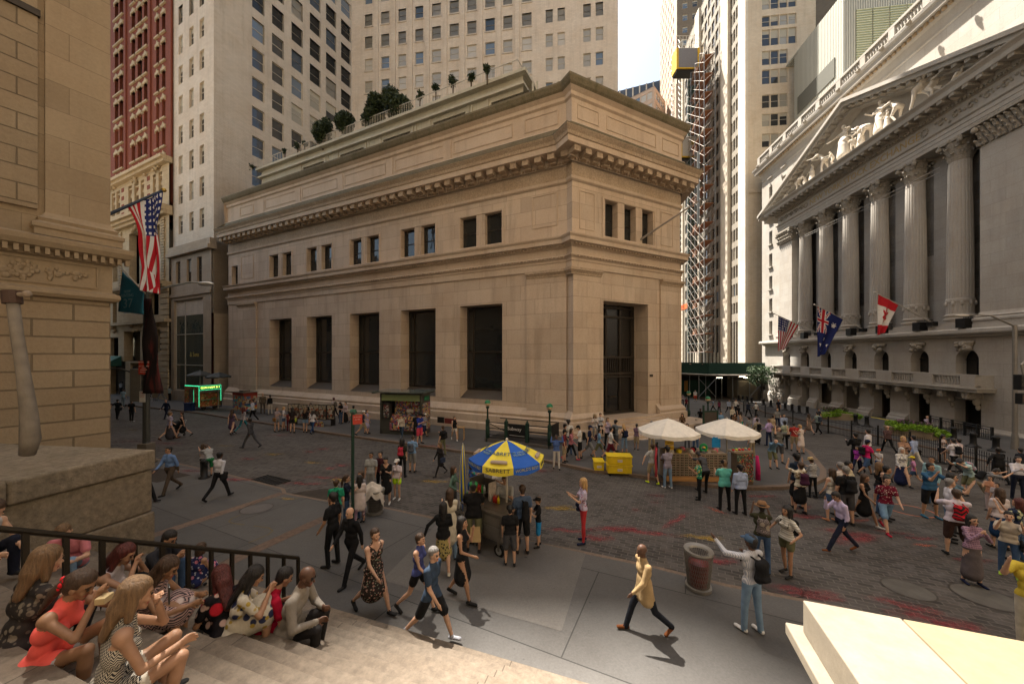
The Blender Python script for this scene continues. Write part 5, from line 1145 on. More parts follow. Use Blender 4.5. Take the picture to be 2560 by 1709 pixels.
# ---------------- figures: one continuous surface grown from an implicit body ----------------
SK={'l':(.50,.30,.20),'m':(.36,.20,.12),'t':(.27,.145,.08),'d':(.10,.05,.03),'dd':(.055,.03,.02)}
HC={'bk':(.012,.010,.009),'br':(.045,.025,.014),'lb':(.13,.075,.035),'bl':(.36,.22,.09),'gr':(.16,.15,.14),'rd':(.07,.015,.012),'wh':(.4,.38,.35)}
class SDF:
    def __init__(s): s.p=[]
    def cone(s,a,b,ra,rb,m=0,flat=None,k=None,ax=None):
        s.p.append((np.array(a,float),np.array(b,float),ra,rb,m,flat,k,None if ax is None else np.array(ax,float))); return s
    def ball(s,c,r,m=0,flat=None,ax=None,k=None): return s.cone(c,c,r,r,m,flat,k,ax)
    def mesh(s,cell,k0=.02,clip=None,lab=None):
        P=s.p; lo=np.min([np.minimum(p[0],p[1])-max(p[2],p[3]) for p in P],0)-3*cell; hi=np.max([np.maximum(p[0],p[1])+max(p[2],p[3]) for p in P],0)+3*cell
        n=np.maximum(4,np.ceil((hi-lo)/cell).astype(int)+1); F=np.full(n,1.0,np.float32); D=np.full(n,9.0,np.float32); Lb=np.zeros(n,np.int16)
        for a,b,ra,rb,m,flat,k,ax in P:
            k=k0 if k is None else k; mg=max(ra,rb)+k*1.5+2.5*cell
            i0=np.maximum(0,np.floor((np.minimum(a,b)-mg-lo)/cell).astype(int)); i1=np.minimum(n,np.ceil((np.maximum(a,b)+mg-lo)/cell).astype(int)+1)
            if (i1<=i0).any(): continue
            g=[(lo[q]+np.arange(i0[q],i1[q])*cell) for q in range(3)]; X,Y,Zz=np.meshgrid(*g,indexing='ij'); X=X-a[0];Y=Y-a[1];Zz=Zz-a[2]; d=b-a; L2=float(d@d)
            t=np.clip((X*d[0]+Y*d[1]+Zz*d[2])/L2,0,1) if L2>1e-9 else np.zeros_like(X)
            X=X-t*d[0];Y=Y-t*d[1];Zz=Zz-t*d[2]
            if flat:
                axx=ax if ax is not None else np.array([0,1.,0]); q=X*axx[0]+Y*axx[1]+Zz*axx[2]; e=q*(1/flat-1); X=X+e*axx[0];Y=Y+e*axx[1];Zz=Zz+e*axx[2]
            r=ra+t*(rb-ra); dd=(np.sqrt(X*X+Y*Y+Zz*Zz)-r)*(flat**.5 if flat else 1)
            sl=tuple(slice(i0[q],i1[q]) for q in range(3)); f=F[sl]; h=np.clip(.5+.5*(f-dd)/max(k,1e-4),0,1); F[sl]=f+(dd-f)*h-k*h*(1-h)
            w=dd<D[sl]; D[sl]=np.where(w,dd,D[sl]); Lb[sl]=np.where(w,m,Lb[sl])
        if clip is not None:
            G_=np.meshgrid(*[lo[q]+np.arange(n[q])*cell for q in range(3)],indexing='ij'); F=np.maximum(F,clip(*G_))
        Sg=F<0; C=[Sg[i:n[0]-1+i,j:n[1]-1+j,k:n[2]-1+k] for i in(0,1) for j in(0,1) for k in(0,1)]; cnt=sum(c.astype(np.int8) for c in C); act=(cnt>0)&(cnt<8)
        idx=-np.ones(act.shape,np.int64); A_=np.argwhere(act); idx[act]=np.arange(len(A_)); acc=np.zeros((len(A_),3)); num=np.zeros(len(A_))
        cr=[(i,j,k) for i in(0,1) for j in(0,1) for k in(0,1)]
        for u in cr:
            for ax_ in range(3):
                if u[ax_]: continue
                v=list(u); v[ax_]=1; pa=A_+u; pb=A_+v; fa=F[pa[:,0],pa[:,1],pa[:,2]]; fb=F[pb[:,0],pb[:,1],pb[:,2]]; c=(fa<0)!=(fb<0); t=np.where(c,fa/(fa-fb+1e-12),0)
                acc+=np.where(c[:,None],pa+t[:,None]*(np.array(v)-np.array(u)),0); num+=c
        V=lo+(acc/np.maximum(num,1)[:,None])*cell; Q=[]
        for ax_ in range(3):
            o1,o2=[q for q in range(3) if q!=ax_]
            s0=[slice(None)]*3; s1=[slice(None)]*3; s0[ax_]=slice(0,-1); s1[ax_]=slice(1,None); ch=Sg[tuple(s0)]!=Sg[tuple(s1)]; E=np.argwhere(ch); ok=(E[:,o1]>0)&(E[:,o2]>0)&(E[:,o1]<n[o1]-1)&(E[:,o2]<n[o2]-1); E=E[ok]
            if not len(E): continue
            def cid(a1,a2): e=E.copy(); e[:,o1]-=a1; e[:,o2]-=a2; return idx[e[:,0],e[:,1],e[:,2]]
            q=np.stack([cid(1,1),cid(0,1),cid(0,0),cid(1,0)],1); ins=Sg[E[:,0],E[:,1],E[:,2]]; fl=ins if ax_!=1 else ~ins; q[~fl]=q[~fl][:,::-1]; Q.append(q)
        Q=np.concatenate(Q); Q=Q[(Q>=0).all(1)]; cen=V[Q].mean(1); gi=np.clip(np.round((cen-lo)/cell).astype(int),0,n-1); M_=Lb[gi[:,0],gi[:,1],gi[:,2]]
        if lab is not None: M_=lab(cen,M_)
        return V,Q,M_
def np_mesh(name,V,Q,M_,mats,parent):
    me=bpy.data.meshes.new(name); me.vertices.add(len(V)); me.vertices.foreach_set('co',V.astype(np.float32).ravel()); me.loops.add(len(Q)*4); me.loops.foreach_set('vertex_index',Q.astype(np.int32).ravel())
    me.polygons.add(len(Q)); me.polygons.foreach_set('loop_start',np.arange(0,len(Q)*4,4,dtype=np.int32)); me.polygons.foreach_set('loop_total',np.full(len(Q),4,np.int32))
    for m in mats: me.materials.append(m)
    me.polygons.foreach_set('material_index',M_.astype(np.int32)); me.polygons.foreach_set('use_smooth',np.ones(len(Q),bool)); me.update(calc_edges=True); me.validate()
    o=bpy.data.objects.new(name,me); COL.objects.link(o); o.parent=parent; return o
V3=lambda *a: np.array(a,float)
def unit(v): return v/max(1e-9,np.linalg.norm(v))
def ik(a,t,l1,l2,pole):
    d=t-a; L=np.linalg.norm(d); L=min(L,(l1+l2)*.995); u=unit(d); x=(l1*l1-l2*l2+L*L)/(2*L); h=math.sqrt(max(0,l1*l1-x*x)); p=pole-(pole@u)*u; p=unit(p); return a+u*x+p*h,a+u*L
CLO={}
def cloth(c):
    if isinstance(c,tuple) and len(c)>0 and isinstance(c[0],(tuple,list)): return fabric(*c)
    return fabric(c)
SKM={}
def skin(k):
    if k not in SKM:
        m,nt,b=newmat('skin_'+k,SK[k],.5,0,.35); b.inputs['Subsurface Weight'].default_value=.08; b.inputs['Subsurface Radius'].default_value=(.02,.008,.004); b.inputs['Subsurface Scale'].default_value=.5
        tc=nt.nodes.new('ShaderNodeTexCoord'); n=noise(nt,tc.outputs['Object'],9,4,.6); nt.links.new(ramp(nt,n,.3,.7,sc(SK[k],.85),sc(SK[k],1.1)),b.inputs['Base Color']); SKM[k]=m
    return SKM[k]
def hairm(k):
    key='h'+k
    if key not in SKM:
        m,nt,b=newmat('hair_'+k,HC[k],.45,0,.4); tc=nt.nodes.new('ShaderNodeTexCoord'); n=noise(nt,tc.outputs['Object'],6,5,.7,(9,9,1)); nt.links.new(ramp(nt,n,.3,.75,sc(HC[k],.55),sc(HC[k],1.9)),b.inputs['Base Color']); bump(nt,b,n,.9,.02); SKM[key]=m
    return SKM[key]
POSE={ # hipL,kneeL,hipR,kneeR, (armL),(armR), lean
 'stand':dict(leg=(3,3,-3,3),arm=((4,8,12),(2,8,10))),'stand2':dict(leg=(8,12,-2,2),arm=((10,10,25),(-4,9,12))),
 'walk':dict(leg=(24,6,-20,26),arm=((-22,6,12),(22,6,25)),lean=3),'walk2':dict(leg=(-20,28,24,6),arm=((22,6,25),(-22,6,12)),lean=3),'stride':dict(leg=(29,8,-24,18),arm=((-16,6,10),(14,6,20)),lean=4),
 'phone':dict(leg=(4,4,-2,4),arm=((25,6,95),(25,6,95)),nod=22),'photo':dict(leg=(5,4,-3,4),arm=((68,12,88),(68,12,88))),'photohi':dict(leg=(6,4,-4,4),arm=((105,25,85),(105,25,85)),nod=-12),
 'call':dict(leg=(-12,22,16,5),arm=((28,14,140),(10,8,60))),'hips':dict(leg=(5,5,-5,5),arm=((-10,40,70),(-10,40,70))),'cross':dict(leg=(3,3,-3,3),arm=((30,5,95),(30,5,95))),
 'onearm':dict(leg=(6,8,-4,4),arm=((8,6,12),(30,8,90))),'reach':dict(leg=(12,8,-12,12),arm=((-8,50,10),(20,10,40))),'point':dict(leg=(5,5,-5,5),arm=((5,8,12),(75,40,15))),
 'bend':dict(leg=(25,12,15,12),arm=((70,8,30),(70,8,40)),lean=32,nod=20),'face':dict(leg=(34,8,-26,16),arm=((-10,8,20),(40,10,125)),nod=20,lean=6),
}
def figure(name,loc,yaw,H,pose,top,bot,skn='l',hair=('short','br'),shoes=(.02,.02,.02),fem=False,sleeve='short',legs='pants',cell=.02,label='',group='people in the square',fat=1.0,hat=None,pack=None,extra=None,detail=0,seat=None,parent=None,statue=None,headyaw=0,hem=-.02,cat='person',strap=None,glasses=False,tgtL=None,tgtR=None,neck='round'):
    s_=H/1.75; po=POSE[pose] if isinstance(pose,str) else pose
    sh_w=(.165 if fem else .19)*(1+(fat-1)*.5); hp=.095*fat
    hl,kl,hr_,kr=po['leg']; lean=R(po.get('lean',0)); nod=R(po.get('nod',0)); U=V3(0,math.sin(lean),math.cos(lean)); N=V3(0,math.cos(lean),-math.sin(lean)); Xx=V3(1,0,0)
    P=V3(0,0,.93); S_=SDF(); B={}
    TL,SL=.43,.42
    def legp(hf,kf,s,spread):
        h=P+V3(s*hp,0,-.03); th=R(hf); sd=math.tan(R(spread)); d1=unit(V3(s*sd,math.sin(th),-math.cos(th))); k=h+d1*TL; sh=R(hf-kf); d2=unit(V3(s*sd*.3,math.sin(sh),-math.cos(sh))); a=k+d2*SL; return h,k,a,sh
    sp=po.get('spread',(3,3)); jl={}
    for s,hf,kf,spd in((-1,hl,kl,sp[0]),(1,hr_,kr,sp[1])): jl[s]=legp(hf,kf,s,spd)
    ft={}
    for s in(-1,1):
        h,k,a,sh=jl[s]; pitch=max(-70,min(25,math.degrees(sh)*.9)) if sh<R(-8) else (10 if sh>R(12) else 0)
        if po.get('footflat'): pitch=0
        pr=R(pitch); fd=V3(s*.12,math.cos(pr),math.sin(pr)); ft[s]=(a,a+V3(0,-.035,-.035),a+fd*.155+V3(0,0,-.05 if pitch>=0 else -.04),fd)
    low=min(min(ft[s][1][2],ft[s][2][2])-.035 for s in(-1,1))
    if seat is not None: low=P[2]-.13
    # torso
    W1=1 if not fem else .9
    pm={'dress':1,'skirt':2}.get(legs,2)
    S_.cone(P-Xx*.06*fat,P+Xx*.06*fat,.115*fat*(1.05 if fem else 1),.115*fat*(1.05 if fem else 1),pm,.85,ax=N)
    S_.cone(P+U*.14-Xx*.05*fat,P+U*.14+Xx*.05*fat,.105*fat*W1,.105*fat*W1,1,.8,ax=N)
    S_.cone(P+U*.31-Xx*.08,P+U*.31+Xx*.08,.115*(fat*.5+.5)*(1 if not fem else .92),.115*(fat*.5+.5)*(1 if not fem else .92),1,.82,ax=N)
    S_.cone(P+U*.445-Xx*(sh_w-.045),P+U*.445+Xx*(sh_w-.045),.062,.062,1,.95,ax=N)
    S_.cone(P+U*.39-Xx*.05,P+U*.5,.10,.07,1)
    if fem:
        for s in(-1,1): S_.ball(P+U*.335+N*.075+Xx*s*.075,.058,1)
    # neck & head
    nk=P+U*.49; hd=unit(U*math.cos(nod)+N*math.sin(nod)); hf=unit(N*math.cos(nod)-U*math.sin(nod)); hy=R(headyaw); hx=Xx*math.cos(hy)-hf*math.sin(hy)*-1; fw=unit(hf*math.cos(hy)+Xx*math.sin(hy)); hx=unit(np.cross(fw,hd))
    HCn=nk+hd*.185+N*.02
    S_.cone(nk-U*.02,nk+hd*.10,.056 if not fem else .05,.05 if not fem else .045,0,k=.015)
    S_.ball(HCn+hd*.025-fw*.008,.092,0,.86,ax=hx,k=.012); S_.cone(HCn+fw*.02-hd*.01,HCn+fw*.045-hd*.075,.068,.036,0,.95,ax=hx,k=.018)
    S_.cone(HCn+fw*.088-hd*.005,HCn+fw*.102-hd*.03,.010,.015,0,k=.006)
    for s in(-1,1): S_.ball(HCn+hx*s*.083-hd*.01,.024,0,.4,ax=hx,k=.004)
    if detail:
        S_.cone(HCn+fw*.078-hd*.062-hx*.012,HCn+fw*.078-hd*.062+hx*.012,.011,.011,6,k=.004); S_.ball(HCn+fw*.07-hd*.095,.02,0,k=.01)
        for s in(-1,1): S_.ball(HCn+fw*.065+hx*s*.04-hd*.03,.02,0,k=.012); S_.cone(HCn+fw*.085+hx*s*.02+hd*.03,HCn+fw*.072+hx*s*.05+hd*.028,.007,.006,5,k=.004)
    # arms
    UA,FAm=.285,.25
    for i,s in enumerate((-1,1)):
        sh=P+U*.445+Xx*s*(sh_w-.01); tgt=tgtL if s<0 else tgtR
        if tgt is not None:
            T_=jl[s][1]+V3(-s*.03,-.02,.085) if tgt=='knee' else V3(*tgt[:3])
            if tgt!='knee' and len(tgt)==4: T_=HCn+Xx*tgt[0]+N*tgt[1]+U*tgt[2]
            el,wr=ik(sh,T_,UA,FAm,V3(s*.6,-.25,-.8))
        else:
            fl,ab,ef=po['arm'][i]; f_=R(fl)+lean*.5; a_=R(ab); d1=unit(V3(s*math.sin(a_),math.sin(f_)*math.cos(a_),-math.cos(f_)*math.cos(a_))); el=sh+d1*UA
            g_=f_+R(ef); inw=.35*math.sin(R(min(ef,120))); d2=unit(V3(s*(math.sin(a_)*.5-inw),math.sin(g_),-math.cos(g_))); wr=el+d2*FAm
        am=1 if sleeve in('short','long') else 0; ra=.047*(1 if not fem else .85)*(.6+.4*fat)
        S_.ball(sh,.058 if sleeve!='none' else .052,am if sleeve!='none' else 0)
        if sleeve=='long': S_.cone(sh,el,ra+.012,ra+.002,1,k=.015); S_.cone(el,wr,ra+.002,.034,1,k=.015)
        elif sleeve=='short': S_.cone(sh,sh+(el-sh)*.62,ra+.013,ra+.014,1,k=.01); S_.cone(sh+(el-sh)*.5,el,ra-.004,ra-.010,0,k=.01); S_.cone(el,wr,ra-.008,.026,0,k=.015)
        else: S_.cone(sh,el,ra,ra-.010,0,k=.015); S_.cone(el,wr,ra-.008,.025,0,k=.015)
        hd_=unit(wr-el); B[('w',s)]=wr; side=unit(np.cross(hd_,V3(0,0,1)) if abs(hd_[2])<.9 else np.cross(hd_,V3(0,1,0)))
        if detail<2: S_.cone(wr,wr+hd_*.075,.028,.036,0,.55,ax=side,k=.012); S_.cone(wr+hd_*.07,wr+hd_*.14,.030,.018,0,.6,ax=side,k=.01); S_.cone(wr+hd_*.02,wr+hd_*.07+V3(0,.03,.02),.014,.011,0,k=.006)
        else:
            up_=unit(np.cross(side,hd_)); curl=po.get('curl',.5); S_.cone(wr,wr+hd_*.075,.026,.038,0,.5,ax=side,k=.01)
            for q,(o,l) in enumerate(((-.028,.062),(-.009,.072),(.010,.068),(.028,.055))):
                b0=wr+hd_*.078+up_*o; b1=b0+unit(hd_+side*curl*s)*l*.55; b2=b1+unit(hd_*.5+side*curl*1.8*s)*l*.5; S_.cone(b0,b1,.0098,.009,0,k=.003); S_.cone(b1,b2,.009,.0075,0,k=.003)
            t0=wr+hd_*.025-up_*.028; t1=t0+unit(hd_-up_*.8+side*.4*s)*.035; S_.cone(t0,t1,.012,.0105,0,k=.004); S_.cone(t1,t1+unit(hd_+side*.6*s)*.03,.0105,.009,0,k=.004)
    # legs
    for s in(-1,1):
        h,k,a,_=jl[s]; tf=(.5+.5*fat)*(1 if not fem else .97)
        if legs=='pants': S_.cone(h,k,.088*tf,.060,2); S_.cone(k,a+(a-k)*.05,.060,.050,2,k=.015)
        elif legs=='tight': S_.cone(h,k,.083*tf,.052,2); S_.cone(k,k+(a-k)*.35,.052,.05,2,k=.01); S_.cone(k+(a-k)*.35,a,.05,.034,2,k=.01)
        else:
            S_.cone(h,k,.078*tf,.050,0); S_.cone(k,k+(a-k)*.32,.048,.050,0,k=.012); S_.cone(k+(a-k)*.32,a,.050,.030,0,k=.012)
            if legs=='shorts': S_.cone(h,h+(k-h)*.92,.096*tf,.086,2)
            if legs=='mini': S_.cone(h,h+(k-h)*.42,.094*tf,.09,2)
            if legs=='capri': S_.cone(h,k,.088*tf,.06,2); S_.cone(k,k+(a-k)*.5,.058,.055,2,k=.01)
        A0,hl_,to_,fd=ft[s]; S_.cone(A0,A0+V3(0,-.01,-.03),.036,.038,3 if legs in('pants','tight') else 3,k=.01); S_.cone(hl_,to_,.037,.036,3,.85,ax=V3(0,0,1),k=.012)
    if legs in('skirt','dress','longskirt'):
        kk=(jl[-1][1]+jl[1][1])/2; m_=1 if legs=='dress' else 2; fr={'skirt':.95,'dress':.9,'longskirt':1.45}[legs]; w_=np.linalg.norm(jl[-1][1]-jl[1][1])*.28
        b=P+(kk-P)*fr; 
        if legs=='longskirt': b=P+V3(0,0,-.66)
        S_.cone(P+U*.05,P+(b-P)*.35,.12*fat,.165*fat,m_,.8,ax=V3(0,1,0)); S_.cone(P+(b-P)*.35,b,.165*fat,.17*fat+w_*.6,m_,.8,ax=V3(0,1,0))
    if hem<-.15: S_.cone(P+U*.08-Xx*.05,P+U*(hem)-Xx*.05,.125*fat,.15*fat,1,.8,ax=N); S_.cone(P+U*.08+Xx*.05,P+U*(hem)+Xx*.05,.125*fat,.15*fat,1,.8,ax=N)
    def lab(c,M_):
        d=c-P; u=d@U; M_=np.where((M_==2)&(u>hem)&(legs!='dress')&(np.abs(d@N)<.17),1,M_) if hem<0 else np.where((M_==1)&(u<.06),2,M_)
        if neck=='v': M_=np.where((M_==1)&(u>.36)&(np.abs(d[:,0])<(u-.36)*.8)&((d@N)>.02),0,M_)
        if sleeve=='none': M_=np.where((M_==1)&(np.abs(d[:,0])>sh_w-.045)&(u>.37),0,M_)
        return M_
    V,Q,M_=S_.mesh(cell/s_,.022,None,lab); V=(V-np.array([0,0,low]))*s_
    off=lambda p:(p-np.array([0,0,low]))*s_
    if statue is not None:
        o=np_mesh(name,V,Q,np.zeros(len(Q)),[statue],parent); o.location=loc; o.rotation_euler=(0,0,yaw); return o,off,HCn
    e=empty(name,loc,R(yaw),label,cat,group)
    eyem=plain((.02,.015,.012),.3); lip=plain((.30,.08,.06),.6)
    mats=[skin(skn),cloth(top),cloth(bot),fabric(shoes),fabric((.5,.5,.5)),hairm(hair[1] if hair else 'br'),lip]
    body=np_mesh('body',V,Q,M_,mats,e)
    # hair
    if hair and hair[0]!='bald':
        st=hair[0]; h=SDF(); c=HCn+hd*.045-fw*.02; h.ball(c,.100,0,.90,ax=hx); h.cone(c-fw*.02,HCn-hd*.05-fw*.05,.085,.06,0,.95,ax=hx)
        if st in('long','vlong','curly'):
            ln={'long':.26,'vlong':.38,'curly':.24}[st]; w=1.25 if st=='curly' else 1.0; h.cone(c-fw*.03,HCn-fw*.08-hd*.08,.098*w,.085*w,0,.8,ax=fw); h.cone(HCn-fw*.08-hd*.08,HCn-fw*.105-hd*ln,.088*w,.055*w,0,.55,ax=fw)
            for s in(-1,1): h.cone(c+hx*s*.06,HCn+hx*s*.082-hd*(ln*.55)-fw*.01,.04*w,.028*w,0)
        elif st=='bun': h.ball(HCn-fw*.10+hd*.02,.045,0)
        elif st=='bob':
            h.cone(c-fw*.02,HCn-fw*.04-hd*.09,.10,.08,0)
            for s in(-1,1): h.cone(c+hx*s*.06,HCn+hx*s*.075-hd*.08,.04,.035,0)
        elif st=='pony': h.ball(HCn-fw*.10+hd*.03,.035,0); h.cone(HCn-fw*.115+hd*.02,HCn-fw*.15-hd*.12,.032,.04,0); h.cone(HCn-fw*.15-hd*.12,HCn-fw*.16-hd*.33,.04,.014,0)
        elif st=='afro': h.ball(HCn+hd*.03-fw*.03,.135,0)
        fc=HCn
        def cl(X,Y,Z_):
            f=(X-fc[0])*fw[0]+(Y-fc[1])*fw[1]+(Z_-fc[2])*fw[2]; u=(X-fc[0])*hd[0]+(Y-fc[1])*hd[1]+(Z_-fc[2])*hd[2]; sd=np.abs((X-fc[0])*hx[0]+(Y-fc[1])*hx[1]+(Z_-fc[2])*hx[2])
            lim=.03 if st in('short','bun','pony','afro') else .045; return np.maximum(np.minimum(f-lim+np.maximum(0,-.0)*u,.062-u),-9+0*sd)
        Vh,Qh,Mh=h.mesh(min(cell,.016)/s_,.02,cl); 
        if len(Qh): np_mesh('hair',off(Vh),Qh,Mh,[hairm(hair[1])],e)
    if hat:
        k_,c_=hat; m=MB(); c=off(HCn+hd*.05-fw*.01); q=Matrix((tuple(hx),tuple(fw),tuple(hd))).transposed(); fab=fabric(c_); r=.108*s_
        def tr(p): v=q@Vector(p); return (v.x+c[0],v.y+c[1],v.z+c[2])
        pr=[(r,-.02*s_),(r*1.0,.02*s_),(r*.9,.055*s_),(r*.55,.078*s_),(.01,.085*s_)] if k_=='cap' else [(r*(1.0),-.01*s_),(r*.95,.05*s_),(r*.75,.10*s_),(.01,.105*s_)]
        m2=MB(); m2.lathe(pr,(0,0,0),16)
        if k_=='cap': m2.add([(x*r,y*r,z*s_) for x,y,z in((-.7,.6,-.005),(.7,.6,-.005),(.72,1.3,-.02),(.4,1.75,-.03),(-.4,1.75,-.03),(-.72,1.3,-.02),(-.7,.6,.008),(.7,.6,.008),(.72,1.3,-.007),(.4,1.75,-.017),(-.4,1.75,-.017),(-.72,1.3,-.007))],[(5,4,3,2,1,0),(6,7,8,9,10,11),(0,1,7,6),(1,2,8,7),(2,3,9,8),(3,4,10,9),(4,5,11,10)])
        elif k_=='brim': m2.lathe([(r,-.01*s_),(r*2.1,-.02*s_),(r*2.1,-.012*s_),(r,.002*s_)],(0,0,0),24)
        elif k_=='fedora': m2.lathe([(r,-.01*s_),(r*1.5,-.005*s_),(r*1.5,.003*s_),(r,.002*s_)],(0,0,0),20)
        elif k_=='visor': pass
        m.v=[tr(p) for p in m2.v]; m.f=m2.f; m.m=m2.m; m.build('hat',fab,e,smooth=True)
    if glasses or detail:
        for s in(-1,1):
            c=off(HCn+fw*.083+hx*s*.034+hd*.008); MB().sphere(tuple(c),(.012*s_,.010*s_,.009*s_) if not glasses else (.027*s_,.012*s_,.017*s_),8,6).build('eye' if not glasses else 'sunglass_lens',eyem,e,smooth=True)
    if pack:
        kind,pc=pack[:2]; b=SDF(); c=P+U*.27-N*(.20+.0*fat); hw=.12; 
        if kind=='pack':
            b.cone(c-U*.13-Xx*.07,c-U*.13+Xx*.07,.085,.085,0,.9,ax=N); b.cone(c+U*.10-Xx*.05,c+U*.10+Xx*.05,.085,.085,0,.9,ax=N); b.cone(c-U*.08,c+U*.05,.13,.12,0,.7,ax=N); b.cone(c-U*.12-N*.07-Xx*.04,c-U*.12-N*.07+Xx*.04,.055,.055,0)
            for s in(-1,1): b.cone(c+U*.16+Xx*s*.07,P+U*.475+Xx*s*.10+N*.02,.018,.018,0); b.cone(P+U*.475+Xx*s*.10+N*.03,P+U*.30+Xx*s*.125+N*.115,.018,.018,0)
        elif kind=='side':
            s=pack[2] if len(pack)>2 else 1; c=P+U*.0+Xx*s*.21+V3(0,.0,0); b.cone(c-N*.10,c+N*.10,.075,.075,0,.5,ax=Xx); b.cone(c-N*.09-U*.13,c+N*.09-U*.13,.07,.07,0,.5,ax=Xx)
            b.cone(c+U*.06,P+U*.50+Xx*s*.10,.014,.014,0)
        elif kind=='sling': c=c+Xx*.04; b.cone(c-U*.22-Xx*.02,c+U*.12+Xx*-.02,.11,.08,0,.7,ax=N); b.cone(c+U*.1,P+U*.48-Xx*.09,.025,.02,0); b.cone(P+U*.48-Xx*.09,P+U*.1+Xx*.13+N*.10,.018,.018,0)
        Vb,Qb,Mb=b.mesh(max(.012,cell)/s_,.02); np_mesh('backpack' if kind!='side' else 'shoulder_bag',off(Vb),Qb,Mb,[cloth(pc)],e)
    e['_']=0; del e['_']
    wpos={s:off(B[('w',s)]) for s in(-1,1)}
    return e,wpos,off(HCn)
BK=(.012,.012,.013); NV=(.015,.02,.05); WH=(.60,.58,.55); GY=(.20,.20,.20); DG_=(.06,.06,.065); LGY=(.34,.34,.33); RD=(.40,.02,.02); MR=(.12,.015,.025); LB_=(.20,.33,.52); BL=(.03,.09,.28); JN=(.05,.09,.17); LJ=(.16,.24,.34)
KH=(.30,.24,.15); OL=(.13,.13,.07); GN=(.03,.22,.12); TL=(.12,.45,.38); PK=(.55,.06,.20); PU=(.30,.20,.42); LV=(.45,.40,.52); CR=(.55,.50,.40); BRn=(.12,.07,.04); TN=(.37,.26,.135); SH=(.02,.02,.022); WS=(.62,.6,.58); BS=(.16,.055,.02); YW=(.6,.42,.03)
PEOPLE=[]
def p(x,fy,hy,yaw,pose,top,bot,label,**kw):
    fx,fyw,fz=foot(x,fy); d=fyw; H=(fy-hy)/900*d*kw.pop('hs',1.0); H=max(kw.pop('hmin',1.45),min(1.96,H))
    cell=max(.0095,min(.024,d/360*.9)); kw.setdefault('group','people in the square')
    r=random.Random(int(x*7+fy)); yaw+=r.uniform(-6,6)
    f=figure('person',(fx,fyw,fz),yaw,H,pose,top,bot,cell=cell,label=label,detail=1 if d<13 else 0,**kw); PEOPLE.append((x,fy)); return f
S_=('short','bk')
# --- close walkers ---
f_tan=p(1611,1580,1351,96,'walk2',TN,(.012,.014,.02),'bald man in a tan blazer striding left across the empty pavement',skn='d',hair=('bald','bk'),sleeve='long',shoes=BS,hem=-.20,fat=1.12)
p(1078,1600,1359,-112,'stride',(.035,.055,.09),BK,'man in a slate blue tee, black shorts and white sunglasses walking right',hair=('short','gr'),legs='shorts',shoes=(.35,.36,.4),hem=-.1,glasses=True)
p(1046,1530,1327,-105,'walk',(.05,.06,.17),BK,'woman in a blue tank top walking just behind the slate blue tee man',fem=True,hair=('bun','br'),legs='mini',sleeve='none')
p(934,1532,1313,-125,'walk',((.03,.022,.02),'floral',(.35,.2,.16),(.2,.25,.18),2.2),BK,'woman in a dark small flowered sleeveless dress walking right',fem=True,hair=('short','br'),legs='dress',sleeve='none',fat=1.15,neck='v')
p(879,1448,1260,150,'walk',BK,BK,'bald man all in black walking toward the camera',hair=('bald','gr'),sleeve='long',fat=1.08)
p(832,1414,1232,75,'stand2',BK,BK,'black haired bearded man in a black polo left of the bald man',hair=S_,skn='m')
p(1155,1500,1292,-100,'call',BK,BK,'woman in a short black dress holding a phone to her ear',fem=True,hair=('long','bk'),legs='dress',sleeve='none',skn='m',tgtL=None)
f=p(1108,1432,1256,8,'reach',BK,((.33,.27,.10),'floral',(.05,.045,.03),(.02,.02,.02),1.6),'woman in a black jacket and mottled yellow skirt seen from behind',fem=True,hair=('long','bk'),legs='skirt',sleeve='long',hem=-.08,shoes=(.5,.45,.35))
p(1124,1398,1222,25,'cross',CR,LJ,'woman in a long cream cardigan with wavy brown hair',fem=True,hair=('long','br'),sleeve='long',hem=-.45)
p(1184,1378,1205,2,'cross',BK,OL,'large man in a black tee, olive shorts and green cap at the food cart',legs='shorts',hair=('short','bk'),hat=('cap',(.05,.30,.10)),skn='t',fat=1.2,hem=-.08)
p(1275,1413,1264,0,'stand',BK,DG_,'boy in a dark tee, dark shorts and black cap with his back to us',legs='shorts',hair=S_,hat=('cap',BK),hmin=1.2)
p(1306,1384,1213,12,'stand2',(.06,.09,.15),BK,'man in a faded blue tee with a black sling bag at the food cart',legs='shorts',hair=('short','br'),pack=('sling',BK))
p(1346,1366,1243,88,'cross',BK,(.02,.20,.45),'small boy in a black tee with yellow print, cap and bright blue shorts',legs='shorts',hair=('short','lb'),hat=('cap',BK),hmin=1.0)
p(1262,1340,1189,178,'cross',LGY,DG_,'food vendor in a pale grey shirt working behind the steel cart',hair=('short','bk'),skn='m',fat=1.15)
p(1250,1292,1158,150,'cross',WH,DG_,'man in a white tee under the yellow and blue umbrella',hair=S_,skn='t')
p(1134,1292,1166,-95,'hips',(.09,.15,.11),DG_,'woman in a grey green top and sunglasses leaning at the drinks',fem=True,hair=('long','br'),glasses=True,sleeve='long')
p(1180,1286,1152,-60,'cross',(BL,'floral',(.02,.3,.2),(.4,.15,.05)),JN,'woman in a bright patterned blouse behind the drink bottles',fem=True,hair=('bob','br'))
p(1458,1356,1196,92,'cross',(LV,'dots',(.3,.05,.07)),(.42,.035,.04),'blonde woman in red trousers reading a paper in the empty street',fem=True,hair=('long','bl'),legs='tight',pack=('side',NV,1),shoes=NV,hem=-.02)
p(1879,1580,1339,12,'photo',((.55,.54,.55),'vstripes',(.30,.32,.38)),LJ,'man in a striped white shirt with a big black backpack and blue cap',skn='d',hair=S_,hat=('cap',(.07,.12,.2)),pack=('pack',BK),shoes=WS,sleeve='long',hem=-.02,tgtL=(-.35,.42,-.12,0),tgtR=(.35,.40,-.45,0))
